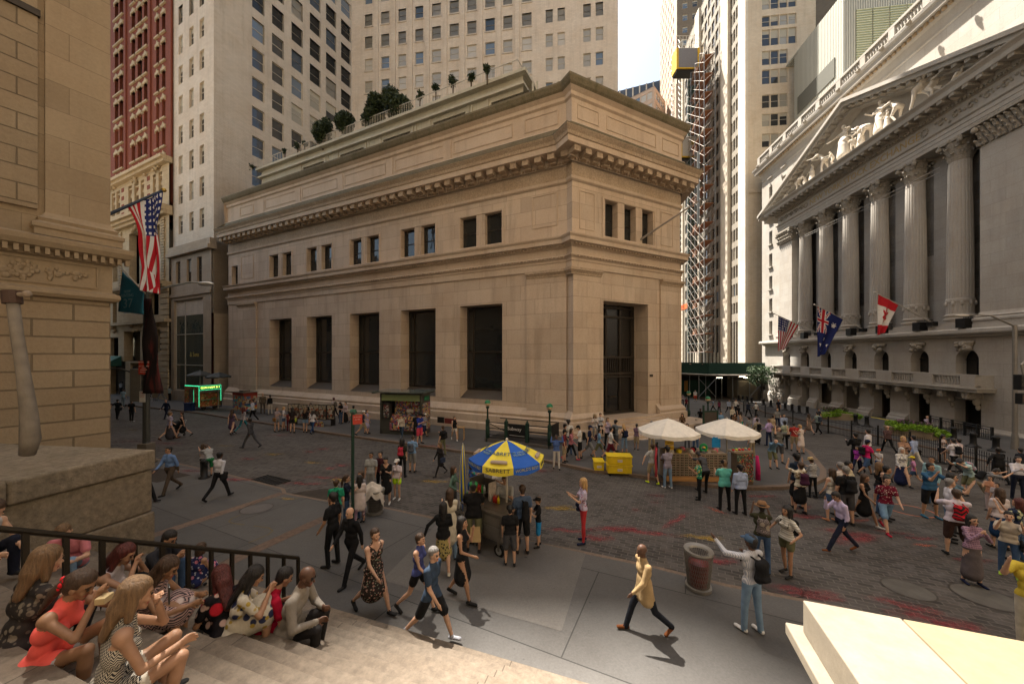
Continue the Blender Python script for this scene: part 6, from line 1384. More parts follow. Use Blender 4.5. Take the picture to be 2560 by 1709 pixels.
p(1905,1430,1256,-25,'photo',(.045,.045,.025),JN,'woman in a straw fedora and dark olive tee with a patterned backpack',fem=True,skn='d',hair=('short','bk'),hat=('fedora',(.22,.12,.06)),pack=('pack',((.18,.15,.14),'zigzag',(.05,.04,.04),(.3,.25,.2))))
p(1967,1438,1267,95,'hips',(WH,'stripes',(.38,.35,.28)),OL,'curly haired woman in a striped tee and olive shorts with a black backpack',fem=True,skn='m',hair=('curly','bk'),legs='mini',pack=('pack',BK),fat=1.1)
p(2104,1380,1223,85,'face',(.52,.44,.62),(.012,.015,.03),'man in a lavender shirt striding left with a hand to his face',hair=S_,skn='m',sleeve='long',shoes=BS,hem=.0)
# --- by the sunglasses stall ---
p(1811,1275,1151,-8,'cross',TL,BK,'man in a turquoise polo and black cap at the end of the stall',hair=('short','lb'),hat=('cap',BK),fat=1.15,hem=-.1)
p(1851,1286,1162,2,'stand',(.30,.36,.52),BK,'man in a pale blue shirt and black trousers facing the stall',hair=S_,hat=('cap',BK),sleeve='long',fat=1.12)
p(1748,1248,1147,80,'cross',(GN,'floral',(.6,.5,.1),(.55,.55,.5)),BK,'young person in a loud green and yellow flowered shirt at the stall',hair=S_,skn='m',hmin=1.3)
p(1764,1236,1126,10,'bend',DG_,BK,'dark dressed man stooping at the sunglasses rack',hair=S_,skn='t')
p(1631,1209,1110,8,'reach',(LGY,'plaid',(.3,.3,.3),LGY),KH,'boy in a grey shirt with a blue sleeve and neon yellow shoes',hair=('short','br'),legs='shorts',shoes=(.6,.75,.03),hmin=1.4)
p(1669,1220,1116,5,'cross',((.22,.20,.27),'stripes',(.28,.25,.3)),LJ,'man in a mauve grey tee and loose jeans browsing the sunglasses',hair=S_,hat=('cap',BK),skn='d',shoes=WS,hem=-.12)
# --- outside the bank corner ---
p(1391,1172,1087,178,'photohi',(.07,.12,.30),(.50,.46,.42),'person in a blue sweatshirt and off white trousers photographing toward us',skn='d',hair=S_,sleeve='long')
p(1411,1156,1075,-110,'stand',MR,KH,'man in a maroon polo and dark cap by the subway railing',hair=S_,hat=('cap',BK),legs='shorts')
p(1427,1150,1068,-120,'walk',((.45,.2,.22),'plaid',(.3,.1,.12)),BK,'woman in a pink checked blouse and black cropped trousers walking right',fem=True,hair=('long','br'),legs='capri',sleeve='long',shoes=(.45,.05,.1))
p(1450,1148,1063,70,'phone',WH,BK,'youth in a white tee, black cap and black backpack looking at a phone',hair=S_,hat=('cap',BK),legs='shorts',pack=('pack',BK))
p(1473,1144,1060,-100,'walk2',NV,GY,'man in a navy polo, navy cap and grey shorts with a dark bag',hair=S_,hat=('cap',NV),legs='shorts',pack=('side',BK,-1))
p(1497,1142,1070,-95,'stride',(.16,.30,.46),OL,'man in a light blue polo and olive shorts with a dark rucksack',hair=S_,legs='shorts',pack=('pack',(.04,.02,.03)))
p(1526,1148,1065,-98,'walk',WH,MR,'young man in a white tee and maroon shorts carrying white bags',hair=S_,legs='shorts')
p(1539,1128,1050,-60,'point',(.16,.18,.20),DG_,'man in a grey tee and black cap pointing with one arm raised',hair=S_,hat=('cap',BK),legs='shorts',pack=('pack',BK))
p(1561,1131,1061,20,'phone',BK,LJ,'blonde woman in a black tank, rolled jeans and backpack',fem=True,hair=('long','bl'),legs='capri',sleeve='none',pack=('pack',NV),shoes=(.3,.2,.1))
p(1519,1124,1044,-150,'hips',(.40,.33,.42),BK,'woman in a lavender tank top with a hand on her hip',fem=True,hair=('bun','lb'),sleeve='none')
p(1421,1136,1049,0,'stand',WH,JN,'man in a white tee and black cap nearest the bank corner',hair=S_,hat=('cap',BK),skn='t')
p(1412,1140,1060,-90,'stand2',BK,BK,'person in black with a black cap between the railing and the bank',hair=S_,hat=('cap',BK))
p(1591,1124,1063,-40,'phone',((.05,.04,.08),'plaid',(.25,.06,.08),(.2,.2,.25)),KH,'woman in a dark checked shirt and khaki shorts at the bank steps',fem=True,hair=('bun','bk'),legs='shorts',skn='m')
p(1629,1130,1052,10,'stand',(.35,.03,.05),KH,'man in a red polo and khaki trousers behind the left white umbrella',hair=('short','gr'))
p(1739,1132,1064,-40,'stand',GY,JN,'man in a grey tee with a rucksack between the two white umbrellas',hair=('short','br'),pack=('pack',NV))
p(1718,1122,1060,150,'stand2',(.3,.2,.16),DG_,'woman with long dark hair beside the man between the umbrellas',fem=True,hair=('long','bk'))
# --- down the side street ---
BG='people farther down the side street'
p(1738,1003,975,170,'stand2',WH,(.5,.06,.03),'person in a white top and red shorts far down the side street',legs='shorts',hair=S_,group=BG,fat=1.1)
p(1771,985,964,150,'stand2',(.6,.12,.02),JN,'construction worker in an orange vest and yellow hard hat',hat=('hat',YW),hair=S_,group=BG)
p(1822,1034,997,178,'walk',(.28,.33,.44),BK,'man in a pale blue shirt walking beside the white shirted one',hair=S_,sleeve='long',group=BG)
p(1839,1033,996,178,'walk2',WH,BK,'man in a white shirt and dark trousers walking toward the square',hair=S_,sleeve='long',group=BG)
p(1871,1041,1003,0,'walk',(.02,.025,.04),BK,'man in a dark suit walking away along the fence',hair=S_,sleeve='long',group=BG)
p(1890,1040,1004,0,'walk2',WH,BK,'man in a white tee and black trousers walking away beside the suited man',hair=('short','lb'),group=BG)
p(1831,1059,1016,175,'stand2',CR,BK,'woman in a loose white blouse with long auburn hair',fem=True,hair=('long','lb'),sleeve='long',group=BG)
p(1846,1056,1010,10,'walk',BK,BK,'woman with big dark hair in black walking away',fem=True,hair=('afro','bk'),group=BG)
p(1798,1034,999,20,'stand2',(.12,.02,.05),BK,'person in a wine red top beyond the subway sign',fem=True,hair=('curly','bk'),skn='d',group=BG)
p(1783,1030,996,60,'walk',(.2,.3,.45),BK,'person in a light blue shirt beyond the subway sign',hair=S_,group=BG)
p(1802,1080,1029,178,'stand',(.16,.28,.44),DG_,'bearded man in a light blue tee facing us behind the right umbrella',hair=S_,group=BG)
p(1836,1083,1033,170,'phone',BRn,DG_,'woman in a brown top looking down behind the right umbrella',fem=True,hair=('long','br'),group=BG)
p(1853,1078,1027,20,'walk',((.4,.25,.2),'floral',(.02,.25,.18),(.2,.1,.1)),(.02,.2,.15),'woman in a flowered top and green skirt walking away',fem=True,hair=('long','bk'),legs='skirt',sleeve='none',group=BG)
p(1873,1100,1041,15,'stand',GY,JN,'man in a grey tee and cap behind the right umbrella edge',hair=S_,hat=('cap',DG_),group=BG)
p(1890,1088,1036,170,'stand',LV,BK,'man in a pale lilac shirt and dark hat among the crowd',hair=S_,hat=('fedora',BK),sleeve='long',skn='t',group=BG)
p(1893,1110,1046,0,'stand2',(.35,.3,.22),BK,'woman in a pale top and long black skirt with a black backpack',fem=True,hair=('short','bk'),legs='longskirt',pack=('pack',BK),sleeve='long',group=BG)
p(1922,1114,1047,20,'hips',((.30,.2,.42),'plaid',(.4,.32,.5)),(.02,.03,.07),'man in a purple checked shirt with his back to us',hair=('short','lb'),sleeve='long',fat=1.15,group=BG)
p(1932,1094,1038,0,'stand',(.38,.30,.2),KH,'woman in a beige top beside the purple checked shirt',fem=True,hair=('bun','bk'),group=BG)
p(1943,1071,1021,160,'stand2',GY,NV,'man in a grey polo walking in from the side street',hair=('bald','gr'),group=BG)
p(1959,1093,1032,170,'walk',(.28,.34,.48),NV,'man in a pale blue shirt next to the fence line',hair=S_,sleeve='long',group=BG)
p(1946,1037,998,-170,'stand',(.012,.014,.025),BK,'officer in a dark uniform on the far side of the fence',hair=('bald','gr'),skn='m',group=BG)
p(2046,1062,1022,175,'stand',(.012,.014,.025),BK,'second officer in a dark uniform by the left planter',hair=('short','br'),group=BG)
p(1947,1157,1066,175,'photohi',(.13,.125,.115),DG_,'man in a grey tee holding a camera high with both hands',hair=('short','br'),legs='shorts',group=BG)
p(1929,1169,1085,165,'bend',(.12,.20,.27),OL,'man in a denim shirt and olive shorts leaning to one side',hair=('bald','gr'),legs='shorts',sleeve='long',group=BG)
p(1962,1122,1052,0,'stand2',(.32,.36,.27),BK,'man in a pale green tee with a dark shoulder bag, back to us',hair=S_,skn='d',pack=('side',BK,1),group=BG)
p(1880,1142,1093,10,'stand',WH,KH,'person in a white tee and woven sun hat behind the stall',hair=('short','bl'),hat=('fedora',(.4,.28,.14)),group=BG)
p(1707,1012,989,150,'stand2',((.45,.4,.42),'floral',(.2,.1,.15)),BK,'woman in a patterned blouse at the bank corner edge',fem=True,hair=S_,group=BG)
p(1716,1024,998,150,'stand',MR,BK,'woman in dark red near the green subway globe',fem=True,hair=('long','bk'),group=BG)
p(1693,1002,976,0,'walk',LB_,BK,'person in light blue passing the far corner of the bank',hair=S_,group=BG)
# --- along the fence, right side ---
RG_='people on the right side of the square'
p(1986,1128,1057,-20,'phone',(.36,.04,.035),KH,'man in a red tee and khaki shorts next to the woman in the white dress',hair=S_,legs='shorts',group=RG_,fat=1.1)
p(2003,1134,1062,10,'phone',(.58,.50,.46),WH,'blonde woman in a short white sundress looking at a phone',fem=True,hair=('bun','bl'),legs='dress',sleeve='none',group=RG_)
p(2022,1085,1033,0,'walk',((.14,.10,.08),'zigzag',(.2,.15,.12)),BK,'woman in a brown short dress walking away by the fence',fem=True,hair=('long','br'),legs='dress',group=RG_)
p(2045,1083,1028,0,'walk2',(.22,.28,.27),BK,'man in a grey green tee with a dark backpack carrying a red helmet',hair=S_,pack=('pack',(.03,.04,.06)),group=RG_)
p(2139,1178,1081,-10,'cross',BK,BK,'man in a black suit seen from behind near the fence',hair=S_,sleeve='long',group=RG_)
p(2170,1160,1073,20,'stand',(.58,.56,.60),BK,'man in a white shirt behind the magenta tee',hair=S_,sleeve='long',group=RG_,fat=1.1)
p(2166,1188,1096,-100,'walk',(.55,.02,.13),JN,'man in a magenta polo and navy cap with a black rucksack',hair=S_,hat=('cap',NV),legs='shorts',pack=('pack',BK),skn='t',group=RG_)
p(2144,1183,1115,110,'walk2',(.32,.04,.30),NV,'girl with dark hair in a purple top',fem=True,hair=('long','bk'),group=RG_,hmin=1.3)
p(2197,1186,1122,100,'stand',WH,BL,'small child in a white tee and orange and blue cap',hair=('short','br'),hat=('cap',(.55,.08,.02)),legs='shorts',hmin=.9,group=RG_)
p(2220,1131,1062,-15,'walk',(.085,.05,.05),BK,'man in a dark plum shirt and black trousers walking to the fence',hair=('bald','gr'),sleeve='long',group=RG_,fat=1.1)
p(2253,1213,1115,160,'stride',(WH,'floral',(.3,.3,.35),(.1,.1,.15)),(.015,.02,.06),'woman in a patterned headscarf and wide navy skirt over jeans',fem=True,hair=('long','wh'),legs='longskirt',sleeve='long',group=RG_)
p(2258,1182,1091,160,'cross',(.30,.18,.12),(.06,.13,.12),'blonde woman in a tan top behind the headscarf woman',fem=True,hair=('bob','bl'),group=RG_)
p(1992,1270,1134,-8,'stand',(.02,.03,.05),BK,'person in a black cap and black skirt with a navy backpack',fem=True,hair=S_,hat=('cap',BK),legs='skirt',pack=('pack',(.02,.03,.055)),group=RG_)
p(2000,1283,1154,5,'photohi',(CR,'floral',(.2,.13,.05),(.3,.2,.1)),BK,'woman in a leafy blouse with a plum backpack taking a photo',fem=True,hair=('short','br'),legs='skirt',pack=('pack',(.05,.015,.035)),group=RG_)
p(2032,1244,1145,10,'phone',(WH,'stripes',(.06,.06,.07)),BK,'woman in a wide straw hat, striped top and black trousers',fem=True,hair=('short','br'),hat=('brim',(.50,.36,.17)),legs='tight',sleeve='long',group=RG_)
p(2080,1303,1171,10,'stand2',(.52,.49,.43),JN,'woman with wavy brown hair in a white cut shoulder top',fem=True,hair=('long','br'),legs='mini',sleeve='none',group=RG_,shoes=(.45,.2,.1))
p(2115,1312,1166,0,'stand',BK,DG_,'balding man in a black tee with a large black backpack',hair=('short','gr'),pack=('pack',BK),legs='shorts',group=RG_,fat=1.2)
p(2101,1290,1156,0,'stand',((.5,.4,.35),'stripes',WH),DG_,'balding man mostly hidden behind the large black backpack',hair=('short','gr'),group=RG_)
p(2121,1288,1153,-150,'stand',(.48,.42,.30),LJ,'young woman in a beige tank top turned to the right',fem=True,hair=('bun','bk'),sleeve='none',skn='m',group=RG_)
p(2159,1312,1180,-160,'walk',BK,BK,'woman in a little black dress and mirrored sunglasses holding a phone',fem=True,hair=('long','br'),legs='dress',sleeve='none',glasses=True,skn='m',shoes=WS,group=RG_)
p(2214,1328,1184,170,'walk2',((.14,.012,.03),'dots',(.5,.45,.4)),(.16,.27,.40),'man in a dotted maroon tee and pale denim shorts walking at us',hair=S_,legs='shorts',shoes=(.35,.02,.04),group=RG_)
p(2217,1300,1165,-130,'stand',(.05,.06,.06),JN,'man with cropped dark hair looking right behind the maroon tee',hair=S_,skn='m',sleeve='none',group=RG_)
p(2199,1288,1156,-100,'stand2',BK,JN,'fair haired woman in a dark tank behind the maroon tee',fem=True,hair=('long','lb'),sleeve='none',group=RG_)
p(2325,1294,1158,178,'photo',(.03,.09,.17),BK,'heavyset man in a teal blue tee and black shorts photographing us',hair=S_,legs='shorts',glasses=True,fat=1.25,shoes=(.03,.12,.2),group=RG_,skn='m')
p(2330,1262,1140,100,'stand',(.25,.40,.42),JN,'man in a pale aqua shirt right behind the teal tee',hair=S_,sleeve='long',group=RG_,skn='m')
p(2285,1214,1138,30,'walk',((.4,.35,.45),'zigzag',(.5,.1,.3)),JN,'child in a yellow cap and printed top',hair=('short','br'),hat=('cap',(.7,.55,.03)),legs='mini',hmin=1.0,group=RG_)
p(2286,1171,1086,10,'walk',(.28,.34,.50),(.50,.46,.40),'man in a pale blue shirt and cream trousers with a black bag',hair=S_,sleeve='long',pack=('side',BK,1),group=RG_)
p(2355,1156,1086,170,'phone',(.58,.50,.50),NV,'girl in a white tank and navy shorts against the fence',fem=True,hair=('curly','bk'),legs='mini',sleeve='none',shoes=WS,skn='m',group=RG_)
p(2385,1182,1093,5,'walk2',(.60,.56,.58),BK,'man in a white tee and black trousers with a black backpack',hair=S_,pack=('pack',BK),shoes=WS,group=RG_)
p(2397,1180,1096,10,'stand',(.50,.42,.45),GY,'man in a pink white shirt beside the black backpack',hair=S_,sleeve='long',group=RG_)
p(2424,1240,1136,95,'bend',(.33,.45,.45),OL,'boy in a light teal tee and cap with a colourful backpack',hair=S_,hat=('cap',DG_),legs='shorts',pack=('pack',((.3,.25,.3),'floral',(.05,.3,.35),(.5,.2,.2))),group=RG_)
p(2496,1210,1119,0,'reach',BK,BK,'large person in a flowing black top by the fence',hair=('short','bk'),sleeve='long',fat=1.45,group=RG_,skn='d')
p(2455,1262,1168,-110,'bend',(.17,.17,.17),KH,'youth in a grey tee with a camera bag stooping',hair=S_,pack=('pack',BK),legs='shorts',group=RG_)
p(2476,1278,1189,100,'cross',(.5,.25,.15),(.5,.4,.4),'child with dark hair in a peach top',hair=('bun','bk'),sleeve='none',hmin=1.1,group=RG_)
p(2493,1292,1206,100,'stand',(.4,.35,.35),JN,'small child with cropped dark hair in front of the peach top child',hair=S_,hmin=1.0,group=RG_)
p(2374,1352,1197,-130,'stand',(.58,.56,.60),LJ,'older man with grey hair in a white polo',hair=('short','gr'),group=RG_,fat=1.1)
p(2379,1335,1183,-140,'photo',(.1,.16,.2),DG_,'woman in sunglasses aiming a camera behind the white polo man',fem=True,hair=('long','bk'),glasses=True,group=RG_)
p(2391,1392,1224,-25,'photo',(.58,.52,.58),(.045,.025,.02),'man in a pale tee with a red and black backpack pointing a camera',hair=('short','br'),legs='shorts',pack=('pack',((.45,.012,.02),'zigzag',(.02,.02,.02),(.5,.02,.02),.35)),fat=1.25,group=RG_)
p(2430,1460,1288,172,'photo',((.14,.08,.14),'plaid',(.32,.2,.26)),(.10,.085,.09),'smiling woman in sunglasses, plaid shirt and long grey skirt with a camera',fem=True,hair=('long','bk'),legs='longskirt',glasses=True,shoes=NV,sleeve='long',group=RG_,tgtL=(-.06,.24,-.24,0),tgtR=(.06,.24,-.24,0))
p(2499,1372,1221,-10,'stand',(.55,.48,.48),(.02,.05,.12),'woman with brown hair in a white tee and navy skirt, back to us',fem=True,hair=('long','br'),legs='skirt',group=RG_)
p(2546,1402,1247,30,'photo',((.02,.03,.06),'floral',(.42,.42,.25),(.1,.15,.1)),JN,'curly auburn haired woman in a navy flowered top at the right edge',fem=True,hair=('curly','rd'),group=RG_)
p(2545,1250,1141,150,'cross',(.58,.56,.60),(.012,.015,.03),'man in a white shirt and dark red tie',hair=S_,sleeve='long',group=RG_,hem=0)
p(2551,1204,1121,0,'stand',(.015,.017,.025),BK,'man in a dark suit at the right edge by the fence',hair=S_,sleeve='long',group=RG_)
p(2522,1440,1280,130,'photo',(.42,.36,.28),JN,'photographer in a beige tee and jeans bent over a camera',hair=S_,pack=('side',BK,-1),group=RG_,shoes=(.3,.45,.05))
p(2583,1640,1370,120,'photo',(.60,.46,.06),CR,'person in a yellow tee cut off by the right edge of the view',hair=('short','br'),group=RG_)
# --- left half, far side ---
LG_='people on the left side of the square'
p(294,1048,998,10,'reach',BK,BK,'person in black with a dark guitar bag beside the stone building',hair=S_,pack=('side',BK,1),group=LG_)
p(329,1054,999,0,'stand',BK,BK,'person in a black top with a white printed 7 on the back',hair=S_,shoes=WS,group=LG_)
p(416,1047,997,178,'walk',(.012,.018,.04),(.012,.015,.03),'man in a navy suit and gold tie walking toward us',hair=('bald','gr'),sleeve='long',group=LG_)
p(424,1098,1027,-20,'walk2',(.42,.38,.48),(.06,.055,.06),'woman in a lilac tee and grey skirt beside a pushchair',fem=True,hair=('bun','lb'),legs='longskirt',group=LG_,shoes=(.1,.04,.02))
p(457,1092,1027,120,'walk',BK,BK,'woman in a black top pushing the pushchair',fem=True,hair=('short','br'),legs='skirt',sleeve='none',group=LG_)
p(580,1085,1021,10,'walk',(.07,.045,.075),BK,'long haired woman in a plum dress walking away',fem=True,hair=('vlong','br'),legs='dress',sleeve='none',group=LG_)
p(608,1081,1016,-15,'walk2',(.36,.33,.34),((.02,.15,.18),'floral',(.02,.02,.03),(.02,.3,.35)),'woman in a pale grey cardigan and teal leggings',fem=True,hair=('curly','rd'),legs='tight',sleeve='long',group=LG_)
p(627,1120,1042,92,'stride',(.055,.055,.06),DG_,'worker with orange reflective braces striding left',hair=S_,sleeve='long',skn='d',group=LG_)
p(632,1053,998,140,'call',(.45,.48,.55),BK,'man in a white shirt eating beside the colourful cart',hair=S_,sleeve='long',skn='m',group=LG_)
p(424,1001,966,0,'stand2',(.33,.37,.33),BK,'man in a pale green tee by the revolving shop window',hair=S_,group=LG_)
p(402,1001,961,100,'walk',(.06,.06,.08),GY,'person in a dark top walking past the dark hoarding',hair=S_,group=LG_)
p(377,998,957,-20,'stand2',(.4,.3,.32),BK,'cyclist in a white and maroon jersey standing over a bicycle',hair=S_,group=LG_)
p(308,1016,972,0,'stand',(.25,.36,.42),(.2,.25,.28),'person in a pale blue tee near the stone building corner',hair=('short','br'),group=LG_)
p(549,1017,968,100,'stand',BK,BK,'attendant in black between the two food carts',hair=S_,group=LG_)
p(559,998,957,170,'stand',(.3,.3,.3),BK,'person with a white cap strap behind the food carts',hair=S_,group=LG_)
p(287,975,929,60,'reach',BK,BK,'person in black under the green awning',hair=S_,group=LG_)
p(302,985,948,0,'stand',(.35,.35,.36),BK,'person in a light top crouched under the awning',hair=S_,group=LG_,hmin=1.3)
p(448,992,955,90,'stand',(.35,.32,.3),GY,'person half hidden behind the green lit cart',fem=True,hair=('bun','lb'),group=LG_)
p(425,1232,1112,172,'walk',(.13,.22,.42),(.075,.055,.04),'man in a blue dress shirt and brown trousers walking toward us',hair=S_,skn='m',sleeve='long',fat=1.12,hem=0,group=LG_)
p(547,1246,1126,-8,'walk2',(.50,.50,.54),BK,'man in a white shirt with a black bag over one shoulder',hair=S_,skn='d',sleeve='long',pack=('side',BK,1),hem=0,group=LG_)
p(357,1258,1131,-95,'walk',(.22,.012,.03),BK,'person in a dark red polo stepping out from behind the granite block',hair=S_,glasses=True,group=LG_)
p(508,1188,1110,0,'stand',(.36,.33,.36),BK,'girl in a pale hooded top by the black standpipe',fem=True,hair=('long','br'),group=LG_,hmin=1.3)
p(524,1192,1114,60,'bend',(.27,.28,.28),(.02,.16,.06),'boy in a grey tee bending over by the standpipe',hair=('short','br'),legs='shorts',group=LG_,hmin=1.4)
# --- art stand and kiosk ---
p(692,1079,1018,-100,'cross',((.2,.15,.17),'plaid',(.3,.25,.25)),GY,'woman in a checked top with a tan bag at the picture stand',fem=True,hair=('pony','br'),legs='mini',pack=('side',(.25,.12,.04),1),group=LG_)
p(709,1076,1017,-60,'hips',(.5,.48,.5),JN,'woman in a white tee and denim shorts with a hand on her hip',fem=True,hair=('bun','bl'),legs='mini',group=LG_)
p(722,1077,1028,0,'stand',(.15,.03,.03),MR,'child in dark red clothes at the picture stand',hair=S_,hmin=1.2,group=LG_)
p(731,1082,1019,10,'stand',(.03,.02,.02),BK,'woman with very long dark hair and a lime green bag',fem=True,hair=('vlong','bk'),legs='mini',pack=('side',(.35,.4,.05),1),group=LG_)
p(763,1081,1019,0,'phone',(.02,.015,.015),LJ,'woman in a dark top and denim shorts looking at the pictures',fem=True,hair=('long','lb'),legs='mini',group=LG_)
p(781,1083,1024,-5,'walk',(.58,.56,.58),(.02,.05,.13),'woman in a white tee and blue jeans at the picture stand',fem=True,hair=('long','bk'),legs='tight',group=LG_)
p(776,1062,1007,175,'stand',(.02,.022,.03),BK,'stall keeper in a dark tee behind the picture stand',hair=S_,group=LG_)
p(835,1045,992,60,'walk',(.42,.36,.34),BK,'woman in a light top with a big grey backpack by the bank wall',fem=True,hair=('bun','rd'),legs='tight',pack=('pack',(.10,.09,.08)),group=LG_)
p(852,1058,1005,160,'phone',BK,JN,'long haired woman in a black top and jeans by the bank wall',fem=True,hair=('long','bk'),group=LG_)
p(864,1058,1004,170,'call',(.42,.34,.35),BK,'woman in a pale jacket and long black skirt by the bank wall',fem=True,hair=('bun','bk'),legs='longskirt',sleeve='long',group=LG_)
p(883,1070,1012,0,'stride',(.09,.22,.15),JN,'man in a green tee behind the red sign',hair=S_,group=LG_)
p(907,1087,1024,-80,'walk',(.02,.025,.04),KH,'man in a navy vest, white cap and khaki shorts',hair=('short','gr'),hat=('cap',WH),legs='shorts',group=LG_)
p(917,1083,1024,-100,'onearm',(.36,.33,.5),WH,'woman in a lilac sleeveless dress with a blue bag',fem=True,hair=('long','br'),legs='dress',sleeve='none',group=LG_)
p(657,1033,980,30,'stand',(.13,.10,.07),(.10,.08,.06),'man in a brown suit beside the colourful cart',hair=('bald','gr'),sleeve='long',group=LG_)
p(675,1036,987,60,'stand',BK,(.45,.4,.35),'woman in a black top and cream trousers beside the brown suit',fem=True,hair=('bun','bk'),sleeve='long',group=LG_)
p(1004,1096,1035,175,'walk',(.48,.42,.34),(.03,.05,.08),'woman in a cream blouse and jeans with an orange red bag',fem=True,hair=('short','bk'),pack=('side',(.6,.06,.02),1),sleeve='long',group=LG_,shoes=WS)
p(1015,1082,1018,0,'bend',(.38,.34,.44),BK,'man in a lilac shirt leaning into the newspaper kiosk',hair=('short','gr'),sleeve='long',group=LG_,hem=0)
p(1049,1109,1032,-120,'phone',(.025,.04,.22),(.55,.06,.10),'man in a royal blue tee and pink shorts reading a phone',hair=S_,hat=('cap',BK),legs='shorts',group=LG_)
p(1061,1094,1031,-40,'walk',(.2,.2,.22),NV,'person in a white cap behind the royal blue tee',fem=True,hair=('short','bk'),hat=('cap',WH),legs='shorts',group=LG_)
p(1040,1096,1033,40,'stand',BK,BK,'dark haired person in black hidden by the royal blue tee',hair=S_,group=LG_)
p(1136,1101,1038,-160,'stride',BK,(.52,.48,.42),'woman in a black tank and white shorts striding along the bank wall',fem=True,hair=('bun','br'),legs='mini',sleeve='none',shoes=WS,group=LG_)
p(1107,1138,1064,60,'onearm',BK,OL,'man in a black tee with a black rucksack at the kerb',hair=('short','br'),pack=('pack',BK),group=LG_)
p(1006,1192,1097,-5,'stand2',(.03,.035,.025),BK,'woman in a dark tee with a red drawstring backpack',fem=True,hair=('curly','bk'),pack=('pack',(.36,.03,.05)),group=LG_,fat=1.1)
p(1031,1180,1089,-10,'phone',(.16,.28,.46),GY,'man in a sky blue tee with a grey backpack',hair=('short','br'),legs='shorts',pack=('pack',(.07,.08,.10)),group=LG_)
p(1101,1189,1103,130,'stride',(.02,.018,.02),BK,'woman in a long dark coat over a magenta top with a big tote',fem=True,hair=('long','lb'),legs='tight',sleeve='long',pack=('side',(.03,.04,.07),-1),hem=-.3,group=LG_)
p(928,1240,1130,178,'stand',(.30,.31,.31),(.25,.25,.25),'man in a grey tee with an orange shoulder strap',hair=S_,skn='m',group=LG_)
p(951,1236,1128,175,'stand',(.05,.015,.02),BK,'black haired youth in a dark red tee between the family',hair=S_,group=LG_)
p(966,1258,1140,178,'phone',BK,BK,'woman in a loose black dress and white shoes holding a phone',fem=True,hair=('bun','bk'),legs='dress',sleeve='short',shoes=WS,group=LG_,neck='v')
p(993,1248,1147,175,'stand2',(.55,.48,.52),(.50,.80,.02),'girl in a white cap with a neon yellow jacket round her waist',fem=True,hair=('bob','bk'),hat=('cap',WH),legs='mini',hmin=1.35,group=LG_,shoes=WS)
p(902,1300,1178,165,'stand',(.22,.22,.24),JN,'long haired woman in a grey top and sunglasses by the litter bin',fem=True,hair=('long','br'),glasses=True,group=LG_)
p(899,1314,1211,20,'call',(.55,.47,.45),((.2,.12,.16),'floral',(.4,.3,.3),(.1,.05,.08)),'black haired woman in a long pale blouse beside the litter bin',fem=True,hair=('long','bk'),sleeve='long',legs='capri',hem=-.3,group=LG_)
p(866,1318,1187,-70,'cross',(.015,.02,.035),JN,'ponytailed woman in a navy tee and sunglasses',fem=True,hair=('pony','br'),glasses=True,group=LG_)
p(840,1332,1204,10,'stand',(.02,.25,.14),DG_,'man in a green tee with a black backpack',hair=('short','br'),pack=('pack',BK),group=LG_)
# --- sitting by the bank door ---
SIT=dict(leg=(82,95,78,88),arm=((40,8,60),(40,8,60)),lean=6,footflat=1)
def sit(hx,hy,d,yaw,top,bot,label,pose=SIT,H=1.7,cell=.02,**kw):
    x,y,z=at(hx,hy,d); f=figure('person',(0,0,0),yaw,H,pose,top,bot,label=label,cell=cell,seat=1,**kw); o=Matrix.Rotation(R(yaw),3,'Z')@Vector(f[2]); f[0].location=(x-o.x,y-o.y,z-o.z); return f
sit(1487,1040,23.6,175,(.5,.45,.42),GY,'woman in a sun hat and white top sitting on the bank plinth',fem=True,hair=('long','br'),hat=('fedora',(.35,.27,.16)))
sit(1501,1037,23.9,170,(.48,.48,.5),BK,'woman in a white tee sitting on the bank plinth by the door',fem=True,hair=('bun','br'))
sit(1604,1073,24.2,-100,(.3,.03,.06),MR,'curly haired woman in red sitting on the bank steps',fem=True,hair=('curly','bk'),legs='mini',skn='m')
sit(1706,1037,26.6,150,BRn,BK,'long haired person in dark brown sitting on the bank cheek block',fem=True,hair=('long','bk'),sleeve='long')
sit(1751,1024,33,150,BK,BK,'person in black sitting at the far subway wall',skn='d',hair=S_)
# --- sitters on the near steps ---
def sitn(hx,hy,yaw,top,bot,label,pose=SIT,H=1.68,cell=.011,dp=4,up=0,**kw):
    kw.setdefault('tgtL','knee'); kw.setdefault('tgtR','knee'); dmin,dmax=2.0,7.5
    f=figure('person',(0,0,0),yaw,H,pose,top,bot,label=label,cell=cell,seat=1,group='people sitting on the steps',detail=2,**kw); o=Matrix.Rotation(R(yaw),3,'Z')@Vector(f[2]); best=None
    for i in range(400):
        d=dmin+(dmax-dmin)*i/399; x,y,z=at(hx,hy,d); x-=o.x; y-=o.y; bz=z-o.z; e=abs(bz-(step_z(x,y)+up))+.12*abs(d-dp)
        if best is None or e<best[0]-1e-4: best=(e,d,x,y,bz)
    e,d,x,y,bz=best
    f[0].location=(x,y,bz); print('SIT',label[:40],round(d,2),round(e,2)); return f
UPK=dict(leg=(112,128,104,120),arm=((45,8,55),(45,8,55)),lean=16,footflat=1)
KN=dict(leg=(118,120,108,112),arm=((50,8,40),(50,8,40)),lean=20,footflat=1,nod=10)
F_EAT=(.0,.13,-.10,0)
w1=sitn(203,1462,-78,(.85,.13,.11),(.40,.42,.46),'girl in a coral tank top with a red hair clip eating on the steps',pose=KN,H=1.6,cell=.008,fem=True,skn='t',hair=('pony','br'),legs='mini',sleeve='none',tgtL=(-.06,.17,-.08,0),tgtR=(.05,.17,-.10,0),dp=3.3)
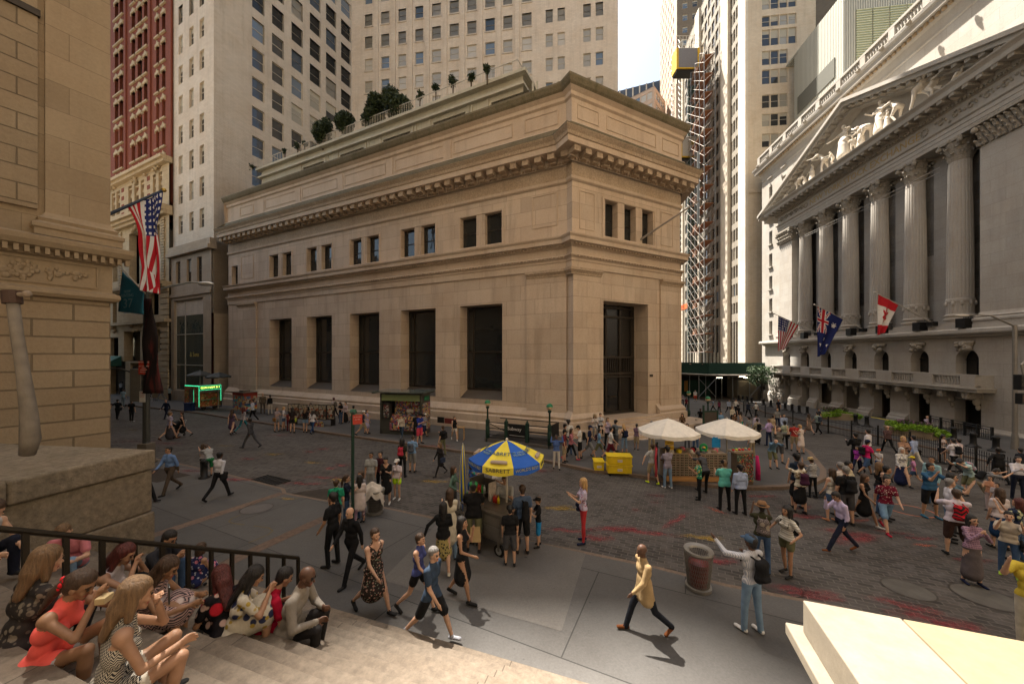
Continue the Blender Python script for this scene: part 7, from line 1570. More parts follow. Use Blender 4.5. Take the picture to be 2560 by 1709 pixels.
w2=sitn(343,1485,-42,((.50,.46,.38),'weave',(.03,.03,.035),None,1.0),(.55,.50,.42),'woman with straight light brown hair in a woven black and cream sleeveless top',pose=dict(leg=(112,124,104,118),arm=((40,8,40),(70,14,20)),lean=12,footflat=1,nod=4),H=1.68,cell=.008,fem=True,skn='m',hair=('long','lb'),legs='mini',sleeve='none',tgtL=(-.02,.15,-.12,0),hem=-.14,dp=3.0)
sitn(312,1385,-70,(.55,.50,.52),BK,'woman with long dark red hair in a white tank biting a sandwich',pose=KN,cell=.011,fem=True,hair=('vlong','rd'),legs='skirt',sleeve='none',skn='m',tgtL=(-.05,.16,-.09,0),tgtR=(.05,.16,-.09,0),dp=4.9)
sitn(120,1400,-15,((.035,.03,.028),'floral',(.20,.17,.13),(.12,.1,.08),1.5),BK,'woman with streaked brown hair in a dark patterned blouse behind the rail',pose=UPK,fem=True,hair=('long','lb'),cell=.011,dp=4.25)
sitn(160,1330,-150,(.50,.17,.19),LJ,'fair haired man in a pink shirt facing the camera beside the granite block',pose=KN,hair=('short','lb'),cell=.012,headyaw=-20,tgtL=(-.1,.32,-.35,0),tgtR=(.1,.32,-.35,0),dp=5.5)
sitn(-14,1275,-90,(.40,.38,.36),(.012,.014,.025),'person in a grey sleeveless top cut off at the left edge holding a can',pose=KN,fem=True,sleeve='none',hair=('long','br'),cell=.012,tgtR=(.12,.36,-.42,0),tgtL=(-.1,.36,-.4,0),dp=4.2)
sitn(424,1345,-85,(.025,.025,.03),JN,'big man in a charcoal tee and sunglasses eating on the lower steps',pose=KN,hair=('short','bk'),skn='m',glasses=True,cell=.012,fat=1.15,tgtL=(-.05,.24,-.22,0),tgtR=(.05,.24,-.22,0),dp=5.9)
sitn(444,1372,-60,(.10,.12,.16),JN,'small child in a navy baseball cap beyond the big man',pose=KN,H=1.1,hair=S_,hat=('cap',(.015,.02,.05)),cell=.014,dp=6.6)
sitn(504,1370,-5,((.02,.025,.08),'floral',(.45,.15,.2),(.4,.4,.45),1.3),(.02,.025,.08),'girl with a short dark bob in a navy flowered dress',pose=UPK,H=1.35,fem=True,hair=('bob','br'),legs='dress',sleeve='none',cell=.013,skn='m',dp=6.4)
sitn(421,1420,-75,((.42,.28,.26),'zigzag',(.04,.035,.04),(.5,.42,.4),1.0),((.42,.28,.26),'zigzag',(.04,.035,.04),(.5,.42,.4),1.0),'woman in a pink and black zigzag sleeveless dress',pose=KN,fem=True,hair=('vlong','br'),legs='dress',sleeve='none',skn='t',cell=.011,tgtL=(-.1,.35,-.3,0),tgtR=(.1,.38,-.3,0),dp=5.0)
sitn(552,1440,55,((.012,.010,.012),'floral',(.40,.015,.025),(.5,.35,.3),.55),((.012,.010,.012),'floral',(.40,.015,.025),(.5,.35,.3),.55),'woman with burgundy hair in a black dress with big red roses',pose=KN,fem=True,hair=('vlong','rd'),legs='dress',skn='m',cell=.011,fat=1.15,dp=4.6)
sitn(638,1440,-55,((.5,.45,.36),'floral',(.03,.035,.08),(.35,.25,.05),.8),(.5,.45,.36),'black haired woman in a white flowered dress unwrapping food',pose=KN,fem=True,hair=('vlong','bk'),legs='dress',skn='m',cell=.012,tgtL=(-.06,.22,-.18,0),tgtR=(.06,.22,-.18,0),dp=5.2)
sitn(712,1442,-50,(.36,.008,.03),(.02,.02,.02),'man in a crimson polo sitting beside the grey shirt man',pose=KN,hair=('short','bk'),skn='m',cell=.012,dp=5.3)
w3=sitn(768,1440,-88,(.25,.22,.185),(.022,.02,.02),'bald bearded man in a grey shirt resting an arm on his raised knee',pose=dict(leg=(108,118,100,104),arm=((70,10,12),(60,10,20)),lean=20,footflat=1),H=1.82,hair=('bald','bk'),skn='d',sleeve='long',glasses=True,cell=.010,tgtL='knee',fat=1.1,hem=-.08,dp=4.7)
# ---------------- pediment sculpture ----------------
def statue(px,h,pose,yaw,label,y=-.95,z=None,fem=True,skirt='longskirt',seat=None,lean=None,hat=None):
    s_=sN(px,y); zz=AP+.15 if z is None else z
    o,_,_2=figure('statue',(s_,y,zz),R(yaw),h,pose,(0,0,0),(0,0,0),fem=fem,legs=skirt,cell=.045*h/3,hair=None,statue=WHM,parent=ex,sleeve='short',seat=seat,fat=1.5)
    return o
statue(2112,4.2,dict(leg=(5,5,-5,5),arm=((60,75,10),(50,75,10))),180,'')
statue(2085,2.0,dict(leg=(20,60,10,30),arm=((30,10,60),(30,10,60)),lean=20),150,'',y=-1.2,skirt='pants',fem=False)
statue(2137,1.9,dict(leg=(20,60,10,30),arm=((30,10,60),(30,10,60)),lean=20),-150,'',y=-1.2,skirt='pants',fem=False)
statue(2063,3.4,dict(leg=(10,10,-14,10),arm=((45,10,40),(60,10,30)),lean=35,nod=15),120,'',skirt='pants',fem=False)
statue(2032,2.5,dict(leg=(3,3,-3,3),arm=((10,8,40),(10,8,40))),170,'')
statue(2172,3.6,dict(leg=(30,15,10,10),arm=((75,10,20),(80,10,10)),lean=62,nod=5),80,'',skirt='pants',fem=False)
statue(2204,3.7,dict(leg=(3,3,-3,3),arm=((15,8,50),(40,12,60))),175,'')
statue(2222,2.0,dict(leg=(15,40,10,20),arm=((30,10,60),(30,10,60))),160,'',y=-1.2)
statue(2250,3.2,dict(leg=(30,60,10,50),arm=((60,10,40),(60,10,40)),lean=40),100,'',skirt='pants',fem=False)
statue(2300,3.4,dict(leg=(40,20,-10,10),arm=((80,10,10),(80,10,10)),lean=60),-90,'',skirt='pants',fem=False)
statue(1995,2.5,dict(leg=(40,50,20,40),arm=((60,10,30),(60,10,30)),lean=50),-80,'',skirt='pants',fem=False)
statue(1972,2.2,dict(leg=(85,60,75,50),arm=((40,10,40),(40,10,40)),lean=20),90,'',seat=1)
statue(2395,2.6,dict(leg=(85,20,75,10),arm=((20,30,30),(30,10,60)),lean=-30),90,'',seat=1)
statue(2330,2.6,dict(leg=(60,60,40,50),arm=((60,10,30),(60,10,30)),lean=50),-90,'',skirt='pants',fem=False)
statue(2155,2.6,dict(leg=(30,50,20,40),arm=((30,20,60),(50,10,40)),lean=15),160,'',y=-1.1)
statue(2015,1.8,dict(leg=(30,50,20,40),arm=((30,20,60),(50,10,40)),lean=25),140,'',y=-1.1)
statue(1945,2.0,dict(leg=(85,10,75,10),arm=((20,30,30),(30,10,60)),lean=-35),-90,'',seat=1)
# ---------------- street lamps, signs ----------------
GRM=plain((.075,.075,.068),.45,.5); SVR=plain((.42,.42,.40),.4,.5); GRN_=plain((.018,.045,.032),.5,.2); BLK=plain((.014,.014,.014),.5,.2)
x,y,z=foot(366,1158); lp=empty('street_lamp',(x,y,z),0,'tall grey street lamp pole with signs beside the granite block','street lamp'); k=y/900
top=at(366,726,y)[2]-z
MB().lathe([(.16,.9),(.13,1.0),(.125,4),(.10,top)],(0,0,0),8).build('pole',GRM,lp); MB().box(-.28,.28,-.28,.28,0,.12).box(-.22,.22,-.22,.22,.12,.95).build('base',plain((.13,.11,.085),.8),lp,bev=.03)
m=MB(); a=Vector((0,0,top-.15)); m.tube([tuple(a),((430-366)*k,-.1,top+.18),((490-366)*k,-.2,top+.35),((512-366)*k,-.2,top+.32)],[.055,.05,.045,.04],8); m.build('arm',SVR,lp)
m=MB(); m.sphere(((524-366)*k,-.2,top+.27),(.36,.16,.10),14,8); m.build('lamp_head',SVR,lp,smooth=True)
MB().box(-.62,-.12,-.15,.2,top-5.1,top-3.6).build('control_box',plain((.16,.155,.14),.5,.3),lp,bev=.02)
MB().tube([(-.02,0,top-4.6),(-.25,0,top-3.9),(-1.2,0,top-3.6),(-2.0,0,top-3.58)],.04,6).build('low_arm',GRM,lp); MB().sphere((-2.1,0,top-3.62),(.45,.16,.1),12,6).build('low_lamp_head',SVR,lp,smooth=True)
def panel(name,parent,c,w,h,mat,rz=0,lines=(),tm=None,t=.02,border=None,roll=0):
    m=MB(); m.box(-w/2,w/2,-t/2,t/2,-h/2,h/2); o=m.build(name,mat,parent,c,rz); 
    for body,sz,dz in lines: text(body,sz,tm,o,(0,-t/2-.004,dz),(R(90),0,0))
    return o
RS=plain((.42,.05,.03),.5,name='sign_red'); WSg=plain((.6,.58,.54),.5,name='sign_white')
panel('snow_sign',lp,(.10,-.2,at(370,918,y)[2]-z),.50,.62,RS,0,(('SNOW ROUTE',.075,.24),('NO STANDING',.07,.06),('DURING',.05,-.03),('EMERGENCY',.055,-.11),('VEHICLES ONLY',.05,-.2)),WSg)
panel('parking_sign',lp,(.02,-.2,at(368,990,y)[2]-z),.26,.50,WSg,0,(('NO',.09,.17),('STANDING',.045,.06),('ANYTIME',.045,-.02)),RS); panel('side_sign',lp,(.36,-.15,at(380,930,y)[2]-z),.28,.14,RS,0)
# banner on the lamp
m=MB(); W0,H0_=.42,4.3; nb=20; vs=[];fs=[]
for j in range(nb+1):
    for i in range(5): vs.append((i/4*(W0+.45*j/nb),-.1+.06*math.sin(j*.5+i),-j/nb*H0_))
m.add(vs,[(j*5+i,j*5+i+1,(j+1)*5+i+1,(j+1)*5+i) for j in range(nb) for i in range(4)])
bm_,nt,b_=newmat('banner_print',(.02,.015,.015),.8); tc=nt.nodes.new('ShaderNodeTexCoord'); n_=noise(nt,tc.outputs['Object'],1.6,3,.5,(3,1,.5)); nt.links.new(mixc(nt,ramp(nt,n_,.5,.62),(.018,.012,.012),(.10,.02,.018)),b_.inputs['Base Color'])
bn=m.build('lamp_banner',bm_,None,(x+.12,y-.15,at(372,748,y)[2]),smooth=True); bn.modifiers.new('s','SOLIDIFY').thickness=.01; tag(bn,'narrow black and dark red banner hanging on the street lamp','banner')
# blue hanging banner
bl0=Vector(at(307,678,15.6)); bl1=Vector(at(363,733,15.0)); e=empty('rental_banner',tuple(bl0),0,'blue NOW RENTING 37 banner hanging from a slanted pole','banner')
MB().tube([tuple(Vector(at(288,655,15.9))-bl0),tuple(bl1-bl0)],.03,6).build('pole',plain((.4,.35,.27)),e)
c2=Vector(at(361,786,15.0))-bl0; c3=Vector(at(299,779,15.6))-bl0; m=MB(); vs=[];n=12
for j in range(n+1):
    for i in range(n+1):
        u,v=i/n,j/n; q=(bl1-bl0)*u*(1-v)+(c3*(1-u)+c2*u)*v; q=q+Vector((0,-.05*math.sin(u*7+v*2),0)); vs.append(q)
m.add(vs,[(j*(n+1)+i,j*(n+1)+i+1,(j+1)*(n+1)+i+1,(j+1)*(n+1)+i) for j in range(n) for i in range(n)]); BLB=plain((.03,.17,.26),.8); m.build('cloth',BLB,e,smooth=True).modifiers.new('s','SOLIDIFY').thickness=.01
LT=plain((.16,.30,.36),.8); text('NOW',.18,LT,e,(.62,-.40,-.95),(R(90),0,R(-20))); text('RENTING',.19,LT,e,(.62,-.40,-1.12),(R(90),0,R(-20)),sx=1.15); text('37',.55,LT,e,(.64,-.40,-1.46),(R(90),0,R(-20)),sx=1.3); text('WALL STREET',.08,LT,e,(.62,-.40,-1.85),(R(90),0,R(-20)))
# big flag on the stone building
fb=Vector(at(245,548,13.6)); ftp=Vector(at(409,475,15.4)); e=empty('large_flag',tuple(fb),0,'large stars and stripes flag hanging from a dark pole over the left street','flag')
m=MB(); m.tube([(0,0,0),tuple(ftp-fb)],[.06,.045],8); m.build('flagpole',plain((.03,.04,.06),.4),e); MB().sphere(tuple(ftp-fb),.10,10,8).build('ball',plain((.45,.30,.08),.3,.6),e,smooth=True)
T_,I_=(ftp-fb)*.99+Vector((0,0,-.05)),(ftp-fb)*.40
m=MB(); nu,nv=40,70; vs=[];ms=[];fs=[]
for j in range(nv+1):
    v=j/nv
    for i in range(nu+1):
        u=i/nu; w=1-.80*v**.8 if v<.75 else 1-.80*.75**.8-.1*(v-.75); p_=T_+(I_-T_)*(u*w+.22*v*(1-u*.3))+Vector((0,0,-4.15*v*(1-.08*u)))
        p_+=Vector((.03*math.sin(v*12+u*5),-.18*math.sin(u*11+v*4)*(.35+v),0)); vs.append(tuple(p_))
for j in range(nv):
    for i in range(nu):
        fs.append((j*(nu+1)+i,j*(nu+1)+i+1,(j+1)*(nu+1)+i+1,(j+1)*(nu+1)+i)); ms.append(us((i+.5)/nu,(j+.5)/nv))
m.v=vs;m.f=fs;m.m=ms; m.build('flag_cloth',[FR,FW,FB],e,smooth=True).modifiers.new('s','SOLIDIFY').thickness=.01
# furled flag at far left
fp=Vector(at(58,735,4.6)); e=empty('furled_flag',tuple(fp),0,'pale flag furled in a long sleeve on a short pole at the left edge','furled flag'); m=MB(); m.tube([(-.7,.1,-.02),(.03,0,0)],.03,8); m.sphere((.05,0,0),.045,10,8); m.build('pole',plain((.22,.17,.12)),e,smooth=True)
d4=4.6/900; m=MB(); m.tube([((30-58)*d4,0,-.02),((42-58)*d4,0,-.5),((58-58)*d4,0,-1.0),((72-58)*d4,0,-1.5),((76-58)*d4,0,-1.85),((68-58)*d4,0,-2.05)],[.055,.055,.06,.075,.09,.07],10); m.build('cloth',fabric((.19,.165,.135)),e,smooth=True); MB().tube([((28-58)*d4,0,.04),((32-58)*d4,0,-.12)],.085,10).build('collar',plain((.06,.035,.025)),e)
# wire litter bins
def bin_(px,py,hy,label,towel=False):
    x,y,z=foot(px,py); H=(py-hy)/900*y*.88; r0=.25; e=empty('litter_bin',(x,y,z),0,label,'litter bin','wire mesh litter bins'); MS=plain((.24,.225,.20),.45,.6)
    m=MB(); n=44
    for k in range(n):
        a=2*math.pi*k/n; 
        for s in(-1,1):
            pts=[((r0-.045+.07*t)*math.cos(a+s*.55*t),(r0-.045+.07*t)*math.sin(a+s*.55*t),.08+t*(H-.12)) for t in(0,.25,.5,.75,1)]; m.tube(pts,.0045,3,cap=False)
    m.build('mesh_wall',MS,e); m=MB(); m.lathe([(r0-.02,0),(r0+.0,.02),(r0+.0,.08),(r0-.05,.09),(r0-.05,.03)],(0,0,0),32,cap=False); m.build('base_ring',MS,e)
    m=MB(); m.lathe([(r0+.03,H-.05),(r0+.04,H-.02),(r0+.03,H+.01),(.19,H-.01),(.17,H-.04)],(0,0,0),36,cap=False); m.build('rim',MS,e); MB().lathe([(.01,.05),(r0-.09,.06),(r0-.05,H-.25),(.01,H-.2)],(0,0,0),24).build('bag',plain((.035,.03,.03) if towel else (.16,.03,.03),.4,var=.6,scale=8),e)
    if towel:
        m=MB(); vs=[];n=14
        for j in range(n+1):
            for i in range(n+1):
                u,v=(i/n-.5),(j/n-.5); r=math.hypot(u,v); vs.append((u*.7,v*.6,H+.22-.9*r*r-.25*abs(math.sin(u*9))*r+.05*math.sin(v*15)))
        m.add(vs,[(j*(n+1)+i,j*(n+1)+i+1,(j+1)*(n+1)+i+1,(j+1)*(n+1)+i) for j in range(n) for i in range(n)]); tag(m.build('cloth',fabric((.45,.40,.34)),None,(x-.08,y-.05,z),.3,smooth=True),'crumpled beige cloth draped over the rim of the litter bin','cloth')
    else: text('DSNY',.07,plain((.05,.05,.05)),e,(0,-.24,H+.014),(0,0,0))
bin_(938,1282,1215,'wire litter bin with a beige cloth over it beside the waiting family',True); bin_(1746,1470,1360,'silver wire litter bin with red rubbish near the kerb')
# green pole with a red sign
x,y,z=foot(882,1325); zt=at(882,1030,y)[2]; e=empty('sign_post',(x,y,z),0,'dark green post with a red sign beside the sunglasses woman','sign post'); MB().tube([(0,0,0),(0,0,zt-z)],.045,8).build('post',GRN_,e)
panel('sign',e,(.13,.0,at(882,1048,y)[2]-z),.24,.26,RS,R(20),(('NO STOPPING',.03,.07),('ANYTIME',.03,.0)),WSg)
# standpipe
x,y,z=foot(511,1194); e=empty('standpipe',(x,y,z),0,'squat black standpipe by the left kerb','standpipe'); MB().lathe([(.20,0),(.20,.05),(.11,.08),(.11,.62),(.14,.64),(.14,.70),(.08,.76)],(0,0,0),16).build('barrel',BLK,e,smooth=True); MB().tube([(.08,-.05,.6),(.2,-.1,.62)],.06,8).build('outlet',BLK,e)
# ---------------- subway entrance ----------------
def sub(pxs,label,text_='Subway'):
    pts=[Vector(foot(*p)) for p in pxs]; o=pts[0]; a=pts[-1]; L=(Vector((a.x,a.y))-Vector((o.x,o.y))).length; rz=math.atan2(a.y-o.y,a.x-o.x); e=empty('subway_entrance',tuple(o),rz,label,'subway entrance'); sl=(a.z-o.z)/L
    g=lambda x:x*sl
    m=MB(); m.box(-.15,L+.15,-.12,1.7,-.3,.22); m.build('kerb',plain((.10,.09,.08),.8),e); MB().box(.0,L,.05,1.5,.221,.24).build('stairwell',DARK,e)
    for q in(0,.32,.66,1): MB().box(q*L-.09,q*L+.09,-.09,.09,0,1.35).lathe([(.1,1.35),(.03,1.5)],(q*L,0,0),4).build('newel_post',GRN_,e)
    m=MB()
    for z in(.45,.85,1.2): m.tube([(0,0,z+g(0)),(L,0,z+g(L))],.028,6); m.tube([(0,1.6,z),(L,1.6,z+g(L))],.028,6); m.tube([(L,0,z+g(L)),(L,1.6,z+g(L))],.028,6)
    k=.2
    m.tube([(.1,.1,1.1),(L*.45,.8,.2)],.025,6); m.tube([(L*.55,.8,.4),(L*.8,.8,.15)],.025,6); m.build('railing',BLK,e)
    s=MB().box(.36*L,.64*L,-.05,-.02,.5,1.2).build('sign_board',BLK,e); text(text_,.30,plain((.62,.6,.56),.6),s,(.46*L,-.06,.95),(R(90),0,0)); MB().box(.38*L,.62*L,-.055,-.05,.56,.58).build('sign_line',plain((.5,.5,.48)),e)
    side=MB().box(L-.02,L+.02,.1,1.5,.55,1.3).build('side_sign',BLK,e); return e
sub(((1219,1103),(1374,1121)),'dark green subway entrance railing with a black Subway sign against the bank')
def globe(px,py,ty,label):
    x,y,z=foot(px,py); H=at(px,ty,y)[2]-z; e=empty('subway_lamp',(x,y,z),0,label,'subway lamp','green topped subway lamps'); MB().lathe([(.13,0),(.13,.9),(.08,1.0),(.06,1.1),(.05,H-.55),(.10,H-.5),(.12,H-.42),(.05,H-.38)],(0,0,0),12).build('post',GRN_,e,smooth=True)
    m=MB(); m.sphere((0,0,H-.2),.19,16,10); m.f=[f for f in m.f if sum(m.v[i][2] for i in f)/4<H-.2]; m.m=[0]*len(m.f); m.build('lower_globe',plain((.62,.45,.28),.3),e,smooth=True); m=MB(); m.sphere((0,0,H-.2),.195,16,10); m.f=[f for f in m.f if sum(m.v[i][2] for i in f)/4>=H-.2]; m.m=[0]*len(m.f); m.build('upper_globe',plain((.02,.16,.07),.3),e,smooth=True)
globe(1219,1103,999,'subway lamp with green dome at the left end of the near railing'); globe(1374,1121,1008,'subway lamp with green dome at the right end of the near railing'); globe(1722,1052,977,'subway lamp with green dome beside the bank far corner'); globe(1770,1076,990,'subway lamp with green dome by the framed map board')
x,y,z=foot(1776,1085); e=empty('map_board',(x,y,z),R(10),'dark framed map board of the far subway entrance','map board'); MB().box(-.6,-.5,-.05,.05,0,2.1).box(.5,.6,-.05,.05,0,1.7).box(-.6,.6,-.04,.04,.5,.6).box(-.6,.6,-.04,.04,1.6,1.7).build('frame',GRN_,e); MB().box(-.5,.5,-.02,.02,.6,1.6).build('board',plain((.07,.055,.045),.4),e); MB().box(.1,.4,-.03,-.02,.65,.85).build('notice',WSg,e)
x,y,z=foot(1741,1075); e=empty('subway_railing',(x,y,z),R(60),'dark green sloping railing of the far subway stairs','railing'); m=MB(); 
for zz in(.3,.7,1.05): m.tube([(-1.2,0,zz+.3),(2.0,0,zz-.2)],.03,6)
m.box(-1.2,2.2,-.1,.1,-.3,.12); m.build('rails',GRN_,e)
# ---------------- umbrellas ----------------
def umbrella(parent,r,h,z0,mats,n=8,val=.16,fn=lambda k:0,sag=.12,pole=True,pm=None,name='canopy',zb=0,rot=0):
    m=MB()
    for k in range(n):
        a0_,a1_=2*math.pi*k/n+rot,2*math.pi*(k+1)/n+rot; rings=[]; NR_=6
        for j in range(NR_+1):
            t=j/NR_; row=[]
            for i in range(5):
                q=i/4; a=a0_+(a1_-a0_)*q; rr=r*t*(math.cos(math.pi/n)/math.cos(a-(a0_+a1_)/2)); row.append((rr*math.cos(a),rr*math.sin(a),z0+h*(1-t**1.25)-sag*math.sin(q*math.pi)*t*.35))
            rings.append(row)
        row=[(x*1.01,y*1.01,z-val-(.03*math.sin(i/4*math.pi))) for i,(x,y,z) in enumerate(rings[-1])]; rings.append(row)
        vs=[p for rw in rings for p in rw]; m.add(vs,[(j*5+i,j*5+i+1,(j+1)*5+i+1,(j+1)*5+i) for j in range(NR_+1) for i in range(4)],fn(k))
    c=m.build(name,mats,parent,smooth=False); c.modifiers.new('s','SOLIDIFY').thickness=.006
    m=MB()
    if pole: m.tube([(0,0,zb),(0,0,z0+h)],.025,8)
    for k in range(n): a=2*math.pi*k/n+rot; m.tube([(0,0,z0+h-.06),(r*.55*math.cos(a),r*.55*math.sin(a),z0+h*.52),(r*.97*math.cos(a),r*.97*math.sin(a),z0-.02)],.008,4,cap=False); m.tube([(0,0,z0-.05),(r*.5*math.cos(a),r*.5*math.sin(a),z0+h*.5)],.007,4,cap=False)
    m.sphere((0,0,z0+h+.03),.035,8,6); m.build('pole_and_ribs',pm or plain((.45,.42,.36),.5,.3),parent); return c
# hot dog cart
STEEL=plain((.22,.20,.175),.32,.75,.2); YLW=plain((.68,.56,.05),.7,name='yellow_canvas'); BLU=plain((.015,.09,.40),.7,name='blue_canvas')
x,y,z=foot(1236,1364); CAR=R(-38); hc=empty('hot_dog_cart',(x,y,z),CAR,'stainless steel food cart with squeeze bottles under the yellow and blue umbrella','food cart')
MB().box(-.75,.55,-.38,.42,.38,1.02).build('body',STEEL,hc,bev=.02); MB().box(-.80,.60,-.42,.46,1.02,1.06).box(-.1,.5,-.3,.1,1.06,1.075).build('worktop',STEEL,hc,bev=.01)
m=MB(); m.box(-.7,-.05,-.395,-.38,.45,.95); m.box(.0,.5,-.395,-.38,.45,.72); m.box(.0,.5,-.395,-.38,.76,.95); m.build('doors',plain((.26,.24,.21),.3,.75),hc)
for wx,wy in((-.6,-.3),(.42,-.3),(-.6,.34),(.42,.34)):
    w=MB().tube([(wx,wy-.03,.15),(wx,wy+.03,.15)],.15,16).build('wheel',BLK,hc); MB().tube([(wx,wy-.035,.15),(wx,wy+.035,.15)],.09,12).build('hub',SVR,w); MB().box(wx-.03,wx+.03,wy-.05,wy+.05,.15,.4).build('fork',STEEL,w)
m=MB(); m.box(-.78,-.74,-.1,.42,1.06,1.6); m.box(-.78,-.3,.40,.44,1.06,1.5); m.build('display_shelf',STEEL,hc); MB().box(-.79,-.785,-.1,.35,1.12,1.55).box(-.3,-.28,.1,.4,1.06,1.5).build('menu_panel',plain((.5,.42,.34),.6,var=.5,scale=9),hc)
for i,(bx,c) in enumerate(((-.15,(.55,.5,.42)),(-.02,(.45,.03,.02)),(.05,(.45,.03,.02)),(.13,(.62,.45,.02)))):
    tag(MB().lathe([(.032,0),(.034,.14),(.012,.17),(.006,.22)],(0,0,0),10).build('squeeze_bottle',plain(c,.4),None,(x+bx*math.cos(CAR)-.0,y+bx*math.sin(CAR)+.1,z+1.062),0,smooth=True),['white squeeze bottle at the left of the row on the cart','first red ketchup bottle in the row on the cart','second red ketchup bottle next to the yellow one','yellow mustard bottle at the right of the row'][i],'squeeze bottle','sauce bottles on the food cart')
ux,uy=at(1267,1097,y+.15)[:2]; ub=empty('cart_umbrella',(ux,uy,z+.6),0,'yellow and blue food cart umbrella printed with hot dogs','umbrella'); zt_=at(1267,1100,uy)[2]-(z+.6); UR=.98
c=umbrella(ub,UR,.42,zt_-.42,[YLW,BLU],8,.15,lambda k:(k+1)%2,zb=-.1,rot=R(-67.5-22.5+10),pm=plain((.55,.5,.42),.5))
def on_panel(k,t,body,size,mat,sx=1,vz=False):
    a=2*math.pi*(k+.5)/8+R(-80); r=UR*t*math.cos(math.pi/8); 
    if vz: zz=zt_-.42-.085; r=UR*1.03*math.cos(math.pi/8); rot=(R(90),0,a+R(90))
    else: zz=zt_-.42+.42*(1-t**1.25)+.012; rot=(R(28),0,a+R(90))
    return text(body,size,mat,ub,(r*math.cos(a),r*math.sin(a),zz),rot,sx=sx)
TB_=plain((.01,.07,.16),.7); TG=plain((.25,.36,.3),.7)
for k in range(8):
    if (k+1)%2==0: on_panel(k,.60,'SABRETT',.155,TB_,1.05); on_panel(k,1,'SABRETT',.13,plain((.01,.02,.05)),1.15,True); a=2*math.pi*(k+.5)/8+R(-80); rr=UR*.80; m=MB(); m.tube([(-.19,0,.0),(-.1,0,-.012),(.1,0,-.012),(.19,0,0)],[.02,.04,.04,.02],8); m.tube([(-.2,-.03,-.02),(.2,-.03,-.02)],.035,8); m.build('hot_dog_print',plain((.34,.27,.22)),ub,(rr*math.cos(a),rr*math.sin(a),zt_-.42+.42*(1-.80**1.25)-.005),a+R(90))
    else: on_panel(k,.62,'NY HALL\nMUSEUM',.085,TG); on_panel(k,1,'WORLD\'S BEST',.10,plain((.35,.34,.2)),1.0,True)
# drinks stand
x2,y2,z2=foot(1165,1342); ds=empty('drinks_stand',(x2,y2,z2),CAR+R(8),'second cart stacked with bottles and cans left of the customer','drinks stand'); MB().box(-.55,.55,-.3,.3,.75,.80).box(-.5,-.45,-.25,-.2,0,.75).box(.45,.5,-.25,-.2,0,.75).box(-.5,-.45,.2,.25,0,.75).box(.45,.5,.2,.25,0,.75).box(-.5,.5,-.25,.25,.25,.4).build('frame',STEEL,ds); MB().box(-.1,.5,.0,.3,.8,1.0).box(.0,.5,.15,.3,1.0,1.2).build('shelves',STEEL,ds)
cols_=[(.5,.03,.03),(.02,.10,.35),(.05,.35,.08),(.6,.25,.03),(.45,.45,.42),(.3,.02,.1),(.5,.4,.05)]; rg=random.Random(21); bp=[MB().lathe([(.032,0),(.034,.12),(.03,.15),(.012,.19),(.012,.21)],(0,0,0),8).build('bottle',plain(c,.3),None,(0,0,-50),0,smooth=True) for c in cols_]; first=set(); ca_,sa_=math.cos(CAR+R(8)),math.sin(CAR+R(8)); nbot=0
names=['red','blue','green','orange','clear','dark pink','yellow']
for iz,(yy,zz) in enumerate(((-.2,.8),(.05,1.0),(.2,1.2))):
    for i in range(9):
        X_=-.48+i*.11 if iz==0 else -.06+i*.065
        ci=4 if (iz==0 and i<5) else rg.randrange(7); o=bp[ci] if ci not in first else bp[ci].copy()
        if ci in first: COL.objects.link(o)
        first.add(ci); o.location=(x2+X_*ca_-yy*sa_,y2+X_*sa_+yy*ca_,z2+zz); tag(o,f'{names[ci]} drink bottle, '+['first','second','third','fourth','fifth','sixth','seventh','eighth','last'][i]+' from the left in the '+['front','middle','back'][iz]+' row of the drinks stand','bottle','drink bottles on the stand')
cu=empty('closed_umbrella',(at(1157,1160,y2)[0],y2,z2+.8),0,'folded blue and yellow umbrella standing in the drinks stand','umbrella'); h_=at(1157,1111,y2)[2]-z2-.8
m=MB(); 
for k in range(8): a=k*math.pi/4; m.tube([(.02*math.cos(a),.02*math.sin(a),h_-.02),(.05*math.cos(a),.05*math.sin(a),h_*.65),(.06*math.cos(a+.4),.06*math.sin(a+.4),h_*.3),(.05*math.cos(a+.6),.05*math.sin(a+.6),.1)],[.012,.026,.03,.022],6,m=k%2)
m.build('canopy',[YLW,BLU],cu,smooth=True); MB().tube([(0,0,-.1),(0,0,h_+.04)],.018,6).build('pole',SVR,cu)
pb=foot(1200,1350); bagp=at(1188,1335,y-1.0); tag(MB().add([(-.13,-.06,0),(.13,-.06,0),(.13,.06,0),(-.13,.06,0),(-.10,-.03,.3),(.11,-.02,.34),(.1,.03,.32),(-.11,.02,.31)],[(0,1,5,4),(1,2,6,5),(2,3,7,6),(3,0,4,7),(3,2,1,0)]).build('paper_bag',plain((.38,.27,.13),.9,bmp=.6),None,(bagp[0],bagp[1],bagp[2]-.15)),'crumpled brown paper bag carried beside the olive shorts man','paper bag')
